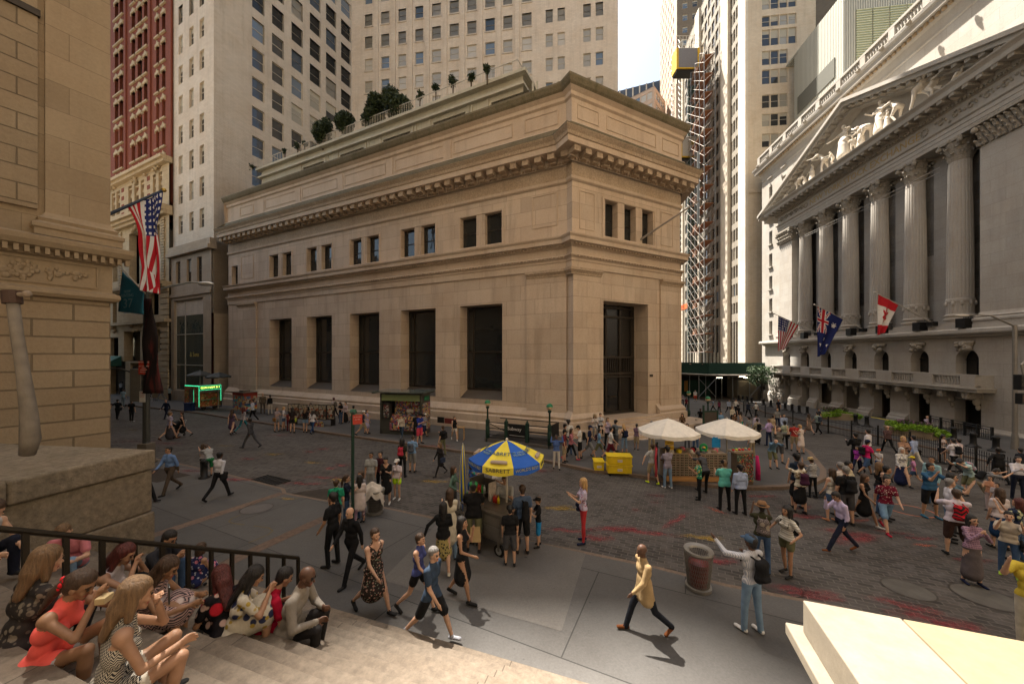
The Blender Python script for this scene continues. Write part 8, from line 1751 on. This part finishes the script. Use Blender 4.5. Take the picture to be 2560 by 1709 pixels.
# white parasols, sunglasses stall
x,y,z=foot(1735,1203); STA=R(-3); st_=empty('sunglasses_stall',(x,y,z),STA,'long stall fronted with racks of sunglasses under the white parasols','market stall'); kx=y/900
PEG=plain((.26,.20,.14),.8); W2=2.35
MB().box(-1.05,1.3,-.02,.04,.22,1.15).build('rack_board',PEG,st_); MB().box(-1.1,1.35,-.06,.06,.02,.20).build('wooden_foot',plain((.42,.22,.08),.7),st_); MB().box(-1.05,1.3,.04,.9,1.08,1.13).build('table_top',PEG,st_); MB().box(-1.05,-1.0,.05,.9,0,1.08).box(1.25,1.3,.05,.9,0,1.08).build('trestle',PEG,st_)
lens=plain((.012,.012,.013),.15); LN=[lens,plain((.03,.08,.04),.2),plain((.10,.02,.02),.2)]
m=MB()
for i in range(14):
    for j in range(9):
        X_=-.98+i*.165; Zz=.27+j*.098
        for s in(-1,1): m.sphere((X_+s*.032,-.045,Zz),(.028,.012,.022),6,4,m=(i*7+j*3)%3 if (i+j)%4==0 else 0)
        m.box(X_-.03,X_+.03,-.05,-.04,Zz+.008,Zz+.014)
o=m.build('rows_of_sunglasses',LN,st_); o['kind']='stuff'
def wpt(e,X_,Y_,Z_): r_=e.rotation_euler.z; return (e.location.x+X_*math.cos(r_)-Y_*math.sin(r_),e.location.y+X_*math.sin(r_)+Y_*math.cos(r_),e.location.z+Z_)
HCOL=[((.45,.42,.36),'white'),((.60,.45,.03),'yellow'),(BK,'black'),((.5,.12,.14),'pink'),((.015,.02,.06),'navy'),((.35,.02,.03),'red'),((.2,.15,.1),'brown'),((.1,.1,.1),'grey')]
hm=MB(); hm.lathe([(.11,0),(.11,.03),(.10,.08),(.06,.11),(.005,.12)],(0,0,0),14); hm.add([(-.08,-.08,.005),(.08,-.08,.005),(.06,-.19,0),(-.06,-.19,0),(-.08,-.08,.015),(.08,-.08,.015),(.06,-.19,.01),(-.06,-.19,.01)],[(3,2,1,0),(4,5,6,7),(2,3,7,6)])
hats=0
for i in range(15):
    c,nm=HCOL[(i*5+2)%8]; X_=-1.0+i*.155; Y_=.15+.22*(i%3); o=hm.build('baseball_cap',fabric(c),None,wpt(st_,X_,Y_,1.14),R(random.Random(i).uniform(-30,30)),smooth=True)
    tag(o,f'{nm} baseball cap, '+('front' if i%3==0 else 'middle' if i%3==1 else 'back')+' row of the stall, '+['far left end','left end','left side','left of the price boards','near the yellow boards','left middle','middle left','centre','middle right','right middle','by the green wreath','right of the wreath','right side','near right corner','far right end'][i],'cap','caps for sale on the stall')
for i,(X_,Z_) in enumerate(((-.98,1.50),(-.98,1.30),(-.98,1.16))): 
    t_=panel('price_board',st_,(X_,-.02,Z_+.05),.34,.17,plain((.62,.38,.03),.6) if i<2 else plain((.5,.45,.36),.6),0,((('HATS' if i==0 else '$5 BAG' if i==1 else 'SALE'),.09,0),),plain((.03,.02,.01)))
m=MB(); 
for k in range(26): a=k*.2417*1.0; m.sphere((.13*math.cos(a),0,.13*math.sin(a)),(.05,.04,.05),6,4)
tag(m.build('green_wreath',plain((.01,.22,.06),.7),None,wpt(st_,.42,.1,1.34)),'shiny green wreath on top of the sunglasses stall','wreath')
m=MB(); m.add([(-.17,0,0),(.17,0,0),(.17,0,.36),(.09,0,.44),(.04,0,.40),(-.04,0,.40),(-.09,0,.44),(-.17,0,.36)],[tuple(range(8))]); o=m.build('hanging_shirt',fabric((.02,.22,.50)),None,wpt(st_,1.05,.35,1.3)); o.modifiers.new('s','SOLIDIFY').thickness=.03; tag(o,'bright blue tee shirt hung under the right parasol','shirt')
# end rack with scarves, souvenir tower at the right
x3,y3,z3=foot(1643,1205); sr=empty('scarf_rack',(x3,y3,z3),R(-20),'rack of dark patterned scarves and ties at the left end of the stall','scarf rack'); MB().tube([(0,0,0),(0,0,1.65)],.03,6).box(-.02,.02,-.4,.4,1.5,1.54).build('stand',BLK,sr)
rg=random.Random(2)
for k in range(10): 
    c=rg.choice([(.25,.03,.04),(.02,.03,.1),(.2,.12,.04),(.3,.28,.25),(.04,.1,.08),(.3,.02,.15)]); m=MB(); yy=-.38+k*.085; m.tube([(-.03,yy,1.5),(-.07,yy,1.1),(-.05,yy+.02,.6),(-.06,yy,.35)],[.03,.05,.045,.05],6); m.build('scarf',fabric(c,'plaid',sc(c,2.2)),sr,smooth=True)
x4,y4,z4=foot(1866,1212); kr=empty('souvenir_rack',(x4,y4,z4),R(8),'tall rack crowded with key rings and souvenirs at the right end of the stall','souvenir rack'); MB().box(-.42,.30,0,.3,0,1.25).build('panel',plain((.11,.08,.055),.8),kr)
m=MB(); rg=random.Random(9)
for k in range(240): m.sphere((rg.uniform(-.40,.28),-.03,rg.uniform(.15,1.2)),(.018,.02,rg.uniform(.02,.04)),5,4,m=rg.randrange(4))
o=m.build('key_rings',[plain((.42,.06,.05),.5),plain((.5,.36,.1),.4,.4),plain((.35,.3,.26),.5),plain((.05,.2,.12),.5)],kr); o['kind']='stuff'
MB().tube([(.42,-.05,1.15),(.45,-.06,.7),(.46,-.05,.2)],[.05,.08,.09],8).build('pink_scarf',fabric((.45,.02,.12)),kr,smooth=True); MB().box(-.5,.35,.05,.4,1.25,1.32).build('tray',PEG,kr)
for k in range(12): MB().sphere((-.45+.07*k,.15+.1*(k%2),1.36),(.05,.06,.05),6,4).build('souvenir',plain(rg.choice([(.5,.03,.03),(.02,.25,.08),(.4,.35,.2),(.2,.2,.2),(.5,.4,.05)]),.5),kr,smooth=True)
WC=plain((.66,.62,.55),.85,name='white_canvas')
for px,d_,lb in((1670,15.2,'left white market parasol over the sunglasses stall'),(1817,15.6,'right white market parasol over the souvenir stall')):
    X_,Y_,_=at(px,1050,d_); zt_=at(px,1046,d_)[2]; zg=gz(X_,Y_)+.13; e=empty('parasol',(X_,Y_,zg),0,lb,'parasol','white parasols over the stalls'); umbrella(e,1.22,.50,zt_-zg-.50,[WC],8,.12,rot=.2)
# yellow storage boxes
YB=plain((.66,.47,.015),.45,name='yellow_plastic')
def tote(px,py,w,d_,h,n,label,rz=R(-6)):
    x,y,z=foot(px,py)
    for k in range(n):
        e=empty('storage_box',(x,y,z+.12+k*(h+.01)),rz,label[k],'storage box','yellow plastic boxes by the kerb'); MB().box(-w/2,w/2,-d_/2,d_/2,0,h-.06).build('tub',YB,e,bev=.03); MB().box(-w/2-.03,w/2+.03,-d_/2-.03,d_/2+.03,h-.06,h).build('lid',YB,e,bev=.02); panel('sticker',e,(-.0,-d_/2-.012,h*.45),.2,.1,WSg,0,(('HANDLE',.035,.0),),RS)
    return x,y,z
a=tote(1547,1186,1.02,.55,.38,2,['lower of the two large stacked yellow boxes','upper of the two large stacked yellow boxes']); tote(1496,1178,.42,.6,.42,1,['small yellow box left of the large stacked pair'])
e=empty('hand_trolley',a,R(-6),'low black trolley under the two stacked yellow boxes','trolley'); MB().box(-.5,.5,-.28,.28,.08,.12).build('deck',BLK,e)
for wx in(-.42,.42):
    for wy in(-.24,.24): MB().tube([(wx,wy-.02,.04),(wx,wy+.02,.04)],.045,10).build('castor',BLK,e)
# ---------------- fence, planters, bollards on the exchange side ----------------
fpts=[G(*q) for q in((1859,1030),(1913,1043),(1982,1060),(2071,1083),(2129,1096),(2195,1113),(2275,1135),(2350,1157),(2440,1184),(2570,1224))]
for i,(a,b) in enumerate(zip(fpts,fpts[1:])):
    L_=math.hypot(b[0]-a[0],b[1]-a[1]); rz=math.atan2(b[1]-a[1],b[0]-a[0]); za,zb=gz(*a),gz(*b); sl=(zb-za)/L_; e=empty('fence_panel',(a[0],a[1],za),rz,['black picket fence panel at the far end of the row','second black picket fence panel from the far end','fence panel behind the red tee couple','fence panel behind the brown dress woman','fence panel behind the black suited man','fence panel behind the magenta polo man','fence panel in front of the large planter','fence panel behind the white tank girl','fence panel right of the white tank girl','nearest fence panel at the right edge'][i],'fence panel','black fence panels along the exchange')
    m=MB(); x_=0.06
    while x_<L_: m.tube([(x_,0,.06+sl*x_),(x_,0,1.08+sl*x_)],.011,4); m.lathe([(.02,1.05+sl*x_),(.002,1.16+sl*x_)],(x_,0,0),4); x_+=.125
    m.build('pickets',BLK,e); m=MB(); 
    for zz in(.12,.93): m.tube([(0,0,zz),(L_,0,zz+sl*L_)],.02,4)
    m.build('rails',BLK,e); MB().box(-.035,.035,-.035,.035,0,1.3).lathe([(.3,0),(.3,.02),(.03,.03)],(0,0,0),16).build('post',BLK,e)
def bollard_at(i,px,py):
    x,y,z=foot(px,py)
    return x,y,z
lab=['first tiny bollard by the shed','second tiny bollard by the shed','third tiny bollard by the shed','fourth bollard beyond the white tee walkers','fifth bollard beyond the white tee walkers','bollard behind the first officer','bollard right of the first officer','bollard left of the left planter row','bollard just left of the second officer','bollard behind the left planter','bollard between the planters, left one','bollard between the planters, right one','bollard at the right end of the large planter','bollard above the white tank girl','broad bollard above the black backpack man','rightmost broad bollard beside the tall pole']
pr_b=None
for i,(px,py) in enumerate(((1847,1001),(1857,1003),(1868,1005),(1879,1008),(1909,1013),(1927,1017),(1963,1025),(1980,1029),(1998,1033),(2018,1036),(2139,1061),(2167,1066),(2339,1098),(2384,1101),(2433,1117),(2490,1128))):
    x,y,z=foot(px,py)
    if pr_b is None:
        pr_b=empty('bollard',(x,y,z),0,lab[0],'bollard','black iron bollards along the exchange'); MB().lathe([(.30,0),(.30,.08),(.20,.14),(.15,.25),(.14,.75),(.17,.78),(.17,.84),(.10,.92),(.01,.95)],(0,0,0),12).build('shaft',BLK,pr_b,smooth=True); MB().lathe([(.34,0),(.34,.05),(.28,.10)],(0,0,0),12).build('foot',BLK,pr_b)
    else: copy_tree(pr_b,(x,y,z),label=lab[i])
def planter(p,q,w,label,seed):
    a=Vector(foot(*p)); b=Vector(foot(*q)); L_=(b-a).length; rz=math.atan2(b.y-a.y,b.x-a.x); e=empty('planter',tuple(a),rz,label,'planter','flower planters by the exchange fence'); MB().box(0,L_,-w/2,w/2,0,.55).box(-.05,L_+.05,-w/2-.05,w/2+.05,.55,.65).build('trough',stone('planter_stone',(.30,.25,.18),0,0,streak=.2),e,bev=.02)
    rg=random.Random(seed); n=int(L_/.45)+1; bl=[(k*L_/n+.2,rg.uniform(-.45,.2),.62+rg.uniform(-.2,.25),.42,.5,.26) for k in range(n+1)]; leaves('trailing_leaves',bl,2600,.085,leafmat((.15,.27,.02)),e,seed=seed); leaves('flower_mound',[(L_*.35,.25,.95,.7,.35,.25),(L_*.7,.3,.95,.6,.3,.22)],900,.07,leafmat((.06,.075,.03)),e,seed=seed+1); leaves('blooms',[(L_*.35,.2,1.08,.7,.35,.15),(L_*.72,.3,1.0,.5,.3,.2)],120,.05,plain((.28,.10,.25),.7),e,seed=seed+2)
planter((2050,1046),(2132,1050),.9,'left planter overflowing with lime green leaves by the fence',4); planter((2222,1084),(2342,1100),1.0,'large planter of lime green leaves in front of the exchange doors',6)
# ramp railing in front of the doors
ra0=Vector(foot(2325,1072)); ra1=Vector(foot(2480,1100)); e=empty('ramp_railing',tuple(ra0),math.atan2(ra1.y-ra0.y,ra1.x-ra0.x),'black iron ramp railing in front of the right hand exchange doors','railing'); L_=(ra1-ra0).length; m=MB()
for k in range(6): q=k*L_/5; m.box(q-.06,q+.06,-.06,.06,0,1.15)
for zz in(.25,.95,1.1): m.tube([(0,0,zz),(L_,0,zz)],.03,5)
for k in range(40): q=k*L_/40; m.tube([(q,0,.25),(q+L_/80,0,.95)],.012,4,cap=False); m.tube([(q+L_/80,0,.25),(q,0,.95)],.012,4,cap=False)
m.build('rails',BLK,e)
t0=Vector(at(2178,1042,33)); t1=Vector(at(2222,1050,31)); tag(MB().tube([tuple(t0),tuple(t1)],.035,4).build('caution_tape',plain((.55,.45,.05),.6)),'strip of yellow tape stretched beside the large planter','tape')
# a man at the planter
x,y,z=at(2318,1048,30.5); figure('person',(x,y,z-1.45),170,1.75,'photo',(.42,.36,.46),BK,label='man in a lilac shirt and tie standing in the exchange doorway',hair=('bald','gr'),sleeve='long',cell=.024,group='people on the right side of the square')
# right street lamp and signal
x,y,z=foot(2537,1122); e=empty('street_lamp',(x,y,z),0,'pale grey street lamp pole at the right edge with a long arm','street lamp'); k=y/900; H_=at(2535,812,y)[2]-z; PG=plain((.20,.185,.165),.5,.4)
MB().lathe([(.17,0),(.15,.8),(.12,1.0),(.10,H_)],(0,0,0),10).build('pole',PG,e); MB().tube([(0,0,H_-.1),((2470-2535)*k,-.1,H_+.55),((2430-2535)*k,-.1,H_+.6),((2412-2535)*k,-.1,H_+.58)],[.05,.045,.04,.035],6).build('arm',PG,e); MB().sphere(((2398-2535)*k,-.1,H_+.56),(.42,.15,.09),14,8).build('lamp_head',plain((.45,.42,.38),.4),e,smooth=True)
x,y,z=at(2553,955,16.5); e=empty('traffic_signal',(x,y,z),0,'black pedestrian traffic signal with a glowing orange hand at the right edge','traffic signal'); MB().box(-.18,.25,-.15,.15,-.35,.35).build('housing',BLK,e,bev=.02); MB().tube([(.1,0,.35),(.0,0,.8),(.35,0,1.1),(1.2,0,1.1),(1.2,0,-6.5)],.04,6).build('bracket',PG,e); MB().box(-.16,.24,-.15,.1,-1.0,-.5).build('hand_housing',BLK,e,bev=.02); MB().box(.04,.2,-.165,-.15,-.9,-.65).build('hand_lamp',emit((1,.25,.03),5),e); 
m=MB()
for k in range(3): m.box(-.2,.25,-.22,-.15,.22-k*.22,.25-k*.22)
m.build('visors',BLK,e)
# ---------------- carts and stands on the left street ----------------
def poster(cols,scale):
    key=('poster',tuple(cols),scale)
    if key in _mats: return _mats[key]
    m,nt,b=newmat('printed_panel',cols[0],.5); tc=nt.nodes.new('ShaderNodeTexCoord'); v=nt.nodes.new('ShaderNodeTexVoronoi'); v.inputs['Scale'].default_value=scale; nt.links.new(tc.outputs['Object'],v.inputs['Vector'])
    s=nt.nodes.new('ShaderNodeSeparateColor'); nt.links.new(v.outputs['Color'],s.inputs[0]); r=nt.nodes.new('ShaderNodeValToRGB'); r.color_ramp.interpolation='CONSTANT'
    for i,c in enumerate(cols):
        el=r.color_ramp.elements[i] if i<2 else r.color_ramp.elements.new(i/len(cols)); el.position=i/len(cols); el.color=(*c,1)
    nt.links.new(s.outputs[0],r.inputs[0]); nt.links.new(r.outputs[0],b.inputs['Base Color']); _mats[key]=m; return m
FOOD=poster([(.40,.14,.05),(.20,.08,.03),(.45,.3,.12),(.12,.16,.05),(.35,.10,.05)],7); SEA=poster([(.05,.25,.25),(.35,.06,.03),(.5,.35,.1),(.08,.12,.25),(.35,.30,.2)],5); PIC=poster([(.30,.25,.17),(.05,.04,.035),(.25,.06,.03),(.35,.33,.28),(.12,.10,.08)],7); MAG=poster([(.25,.06,.04),(.35,.32,.27),(.05,.09,.16),(.4,.28,.08),(.06,.05,.05),(.3,.1,.15)],9)
LED=emit((.05,1,.45),.55); LEDY=emit((.65,1,.15),.8)
x,y,z=foot(497,1026); k=y/900; rz=R(68); ca1=empty('food_cart',(x,y,z),rz,'food cart edged with glowing green lights under dark umbrellas','food cart'); Wc,Dc,Hc=1.95,2.4,2.45
MB().box(0,Wc,0,.06,.35,1.0).box(0,Wc,0,.06,1.75,Hc).box(0,.1,0,Dc,.3,Hc).box(Wc-.08,Wc,0,Dc,.35,Hc).box(0,Wc,Dc-.06,Dc,.35,Hc).box(0,Wc,0,Dc,Hc-.05,Hc).box(0,Wc,0,Dc,.3,.38).build('body',STEEL,ca1); MB().box(.02,Wc-.02,-.03,0,.36,.98).box(-.03,0,.05,Dc*.35,.4,Hc-.4).box(-.03,0,Dc*.7,Dc,.4,Hc-.4).box(-.03,0,0,Dc,Hc-.36,Hc-.02).build('food_pictures',FOOD,ca1); MB().box(.1,Wc-.1,.4,.45,1.0,1.75).build('dark_interior',FOOD,ca1); MB().box(0,Wc,-.25,.1,1.0,1.04).build('counter',STEEL,ca1); MB().box(0,Wc,-.04,0,Hc-.4,Hc-.02).build('fascia',BLK,ca1); text('GUN HAM SAI',.27,LEDY,ca1,(Wc/2,-.06,Hc-.2),(R(90),0,0),'led_lettering')
m=MB()
for a_,b_ in(((0,0,.35),(0,0,Hc)),((Wc,0,.8),(Wc,0,Hc)),((0,0,Hc),(Wc,0,Hc)),((0,0,Hc-.42),(Wc,0,Hc-.42)),((0,0,1.02),(Wc,0,1.02)),((-.02,Dc*.35,.4),(-.02,Dc*.35,Hc-.4)),((-.02,0,Hc),(-.02,Dc,Hc))):
    a_,b_=Vector(a_),Vector(b_); n=int((b_-a_).length/.11)
    for i in range(n): q=a_+(b_-a_)*(i+.5)/n; m.box(q.x-.018,q.x+.012,q.y-.06,q.y-.03,q.z-.02,q.z+.02)
m.build('string_lights',LED,ca1)
for wx in(.5,1.5): MB().tube([(wx,.1,.2),(wx,.25,.2)],.2,14).build('wheel',BLK,ca1)
DU=plain((.03,.035,.035),.6)
for px,py,r_,lb in((500,926,1.05,'left dark umbrella above the green lit food cart'),(546,930,1.05,'right dark umbrella above the green lit food cart')):
    X_,Y_,Z_=at(px,py,y+.6); e=empty('cart_umbrella',(X_,Y_,z+2.3),0,lb,'umbrella','dark umbrellas on the food cart'); umbrella(e,r_,.42,Z_-z-2.3-.42,[DU],8,.1,zb=-2.2 if px>520 else -.1)
x5,y5,z5=foot(474,1026); tag(MB().box(-.35,.35,-.25,.25,0,.75).box(-.4,.4,-.3,.3,.75,.8).build('blue_crate',plain((.015,.03,.09),.6),None,(x5,y5,z5),R(5),bev=.02),'dark blue plastic crate in front of the green lit cart','crate')
x,y,z=foot(609,1036); cb2=empty('food_cart',(x,y,z),R(62),'food cart covered in teal and red fruit pictures','food cart'); Wc2,Dc2,Hc2=1.15,1.9,2.0
MB().box(0,Wc2,0,Dc2,.3,Hc2).build('body',STEEL,cb2); MB().box(.02,Wc2-.02,-.02,0,.32,Hc2-.35).box(-.02,0,.02,Dc2,.32,Hc2-.3).build('fruit_pictures',SEA,cb2); MB().box(0,Wc2,-.05,0,Hc2-.33,Hc2-.02).box(-.04,0,0,Dc2,Hc2-.25,Hc2).build('red_fascia',plain((.22,.03,.02),.6),cb2); MB().box(.05,Wc2-.05,-.035,-.02,1.0,1.45).build('menu_grid',PIC,cb2); MB().box(.05,Wc2-.05,-.035,-.02,.82,.98).build('blue_strip',plain((.02,.05,.15)),cb2); MB().box(-.1,Wc2+.1,-.15,Dc2+.1,Hc2,Hc2+.06).box(.1,.7,.3,1,Hc2+.06,Hc2+.22).build('roof',STEEL,cb2)
for wx in(.2,.95): MB().tube([(wx,.1,.2),(wx,.2,.2)],.2,12).build('wheel',BLK,cb2)
# newspaper kiosk
x,y,z=foot(950,1083); k=y/900; KA=WA+R(14); ki=empty('newspaper_kiosk',(x,y,z),KA,'glass roofed newspaper kiosk crammed with magazines by the bank wall','kiosk'); Wk,Dk,Hk=3.05,1.35,3.0; KG=plain((.075,.075,.065),.45,.4)
MB().box(0,.14,0,Dk,0,Hk-.25).box(Wk-.14,Wk,0,Dk,0,Hk-.25).box(0,Wk,Dk-.05,Dk,0,Hk-.25).box(0,Wk,0,.1,Hk-.35,Hk-.25).box(0,Wk,0,Dk,0,.18).box(.14,.75,0,.4,.18,.95).build('frame',KG,ki); MB().box(.14,Wk-.14,-.03,.02,Hk-.75,Hk-.33).build('green_fascia',plain((.20,.25,.12),.5),ki); m=MB(); m.box(-.35,Wk+.35,-.55,Dk+.1,Hk-.16,Hk-.1); m.build('glass_roof',glass((.10,.12,.11),.15),ki)
m=MB(); 
for q in range(5): m.box(-.3+q*.9,-.24+q*.9,-.5,Dk,Hk-.25,Hk-.16)
m.build('roof_ribs',KG,ki); MB().box(.8,Wk-.16,.55,.6,.18,Hk-.75).build('back_shelf',MAG,ki); MB().add([(.75,0,.95),(Wk-.16,0,.95),(Wk-.16,.35,1.3),(.75,.35,1.3)],[(0,1,2,3)]).box(.75,Wk-.16,-.05,.0,.28,.92).build('magazine_shelf',MAG,ki); MB().box(.2,.72,-.01,.3,.98,2.1).build('drinks_fridge',plain((.03,.03,.03),.3),ki); MB().box(.28,.66,-.03,-.01,1.1,2.0).build('fridge_glass',poster([(.05,.05,.06),(.3,.3,.3),(.1,.02,.02),(.15,.15,.1)],10),ki); MB().box(Wk+.005,Wk+.03,.1,Dk-.1,.3,2.1).build('postcard_side',MAG,ki); MB().box(Wk+.005,Wk+.03,.4,Dk-.25,2.25,2.55).build('green_sign',plain((.02,.15,.07)),ki)
rk=Matrix.Rotation(KA,3,'Z')@Vector((2.0,.42,0)); figure('person',(x+rk.x,y+rk.y,z+.2),180,1.72,'cross',(.35,.33,.30),BK,label='kiosk keeper in a pale shirt inside the newspaper kiosk',hair=('short','bk'),skn='d',cell=.024,group='people on the left side of the square')
# picture stand
x,y,z=foot(716,1066); ps=empty('picture_stand',(x,y,z),R(-8),'folding stand of photographs and prints on the far sidewalk','picture stand'); kk=[(0,.9,.15,R(8)),(.95,.85,.1,R(-10)),(1.85,.8,.05,R(8)),(2.7,.7,0,R(-8)),(3.3,.6,.1,R(10))]
for i,(X_,w,yy,a_) in enumerate(kk): o=MB().box(0,w,0,.05,.6,1.75).build('panel',BLK,ps,(X_,yy,0),a_); MB().box(.05,w-.05,-.02,-.0,.66,1.7).build('prints',PIC,o)
MB().box(.2,3.6,.3,.8,.55,.62).box(.25,.3,.3,.8,0,.55).box(3.5,3.55,.3,.8,0,.55).build('table',BLK,ps); MB().box(2.3,3.2,-.25,-.1,.05,.5).build('leaning_prints',MAG,ps)
# bench, stool, far signs
x,y,z=foot(1152,1098); e=empty('wooden_stool',(x,y,z),0,'small wooden stool against the bank wall behind the striding woman','stool'); MB().box(-.25,.25,-.2,.2,.75,.8).build('seat',plain((.35,.22,.1)),e)
for a_,b_ in((-.2,-.15),(.2,-.15),(-.2,.15),(.2,.15)): MB().box(a_-.02,a_+.02,b_-.02,b_+.02,0,.75).build('leg',plain((.35,.22,.1)),e)
x,y,z=foot(1118,1085); e=empty('notice_boards',(x,y,z+.5),WA,'low row of red and dark notice boards on the bank base','notice board'); MB().box(-.6,-.05,-.3,-.25,.3,.7).build('dark_board',BLK,e); MB().box(0,.9,-.3,-.25,.3,.65).build('red_board',plain((.12,.02,.02)),e)
x,y,z=foot(347,996); e=empty('dark_hoarding',(x,y,z),R(-14),'tall black board with white lettering in front of the cream building','hoarding'); MB().box(-1.1,1.5,-.05,.05,0,4.3).build('board',BLK,e); MB().box(-1.1,1.4,-.08,-.05,.0,.12).build('red_strip',RS,e)
for i in range(9): text(['NOW','OPEN','DINING','BAR','EVENTS','LOUNGE','CAFE','LUNCH','DAILY'][i],.22,plain((.4,.4,.38)),e,(-.35,-.07,3.9-i*.36),(R(90),0,0))
x,y,z=foot(391,989); tag(MB().add([(-.22,-.1,0),(.22,-.1,0),(.22,.1,0),(-.22,.1,0),(-.18,-.02,1.6),(.18,-.02,1.6),(.18,.02,1.6),(-.18,.02,1.6)],[(0,1,5,4),(1,2,6,5),(2,3,7,6),(3,0,4,7),(4,5,6,7)]).build('caution_stand',plain((.6,.42,.03),.6),None,(x,y,z)),'yellow folding caution stand beside the cyclist','caution stand')
# bicycle
x,y,z=foot(377,1004); e=empty('bicycle',(x,y,z),R(150),'pale bicycle held by the cyclist near the far kerb','bicycle')
for wx in(-.52,.52):
    m=MB(); n=28
    m.tube([(wx+.33*math.cos(2*math.pi*q/n),0,.34+.33*math.sin(2*math.pi*q/n)) for q in range(n+1)],.018,6,cap=False); w=m.build('wheel',BLK,e); m=MB(); m.tube([(wx+.31*math.cos(2*math.pi*q/n),0,.34+.31*math.sin(2*math.pi*q/n)) for q in range(n+1)],.012,4,cap=False)
    for q in range(8): m.tube([(wx,0,.34),(wx+.31*math.cos(q*math.pi/4),0,.34+.31*math.sin(q*math.pi/4))],.004,3)
    m.build('rim',SVR,w)
m=MB(); P_=lambda a,b:m.tube([a,b],.018,6); P_((-.52,0,.34),(-.15,0,.85)); P_((-.15,0,.85),(.38,0,.85)); P_((.38,0,.85),(.52,0,.34)); P_((-.05,0,.32),(.36,0,.78)); P_((-.05,0,.32),(-.18,0,.95)); P_((-.52,0,.34),(-.05,0,.32)); P_((.38,0,.85),(.36,0,1.0)); m.build('frame',plain((.5,.48,.45)),e); MB().tube([(.36,-.25,1.0),(.36,.25,1.0)],.015,6).build('handlebar',BLK,e); MB().sphere((-.18,0,.97),(.13,.07,.03),8,6).build('saddle',BLK,e)
# pushchair
x,y,z=foot(442,1092); e=empty('pushchair',(x,y,z),R(100),'black pushchair between the lilac tee woman and the woman in black','pushchair'); m=MB(); m.tube([(-.5,-.2,.1),(.3,-.2,.65),(.55,-.2,1.0)],.015,6); m.tube([(-.5,.2,.1),(.3,.2,.65),(.55,.2,1.0)],.015,6); m.tube([(.35,-.2,.1),(-.1,-.2,.5)],.015,6); m.tube([(.35,.2,.1),(-.1,.2,.5)],.015,6); m.tube([(.55,-.2,1.0),(.55,.2,1.0)],.02,6); m.build('frame',SVR,e)
MB().box(-.35,.15,-.2,.2,.35,.5).box(.1,.2,-.2,.2,.4,.9).build('seat',BLK,e,bev=.03); m=MB(); m.sphere((.0,0,.85),(.32,.22,.22),10,6); m.build('hood',BLK,e,smooth=True)
for a_,b_ in((-.5,-.2),(-.5,.2),(.35,-.2),(.35,.2)): MB().tube([(a_,b_-.02,.1),(a_,b_+.02,.1)],.1,12).build('wheel',BLK,e)
# things people hold
def held(f,s,mb,name,mat,label,cat,up=.03,fwd=.08):
    e,w,_=f; rz=e.rotation_euler.z; v=Matrix.Rotation(rz,3,'Z')@Vector((w[s][0],w[s][1]+fwd,w[s][2]+up)); o=mb.build(name,mat,None,(e.location.x+v.x,e.location.y+v.y,e.location.z+v.z),rz,bev=.003); tag(o,label,cat); return o
held(w1,1,MB().box(-.06,.03,-.04,.03,-.02,.03),'food',plain((.5,.38,.2),.8),'piece of food at the mouth of the coral tank girl','food',.02,.07)
held(w2,-1,MB().box(-.035,.035,-.005,.005,-.06,.08),'phone',plain((.02,.02,.02),.3),'dark phone in the hand of the woman in the woven top','phone',.04,.06)
c=Vector((0,0,0)); e=w1[0]; hp=w1[2]; v=Matrix.Rotation(e.rotation_euler.z,3,'Z')@Vector((hp[0]-.03,hp[1]-.135,hp[2]+.03)); m=MB()
for k in range(7): m.sphere((.022*math.cos(k*.9),.02*math.sin(k*.9*2),.035*math.sin(k*.9)),(.022,.018,.022),8,6)
o=m.build('hair_clip',plain((.65,.01,.02),.5),e,(hp[0],hp[1]-.115,hp[2]+.03),smooth=True)
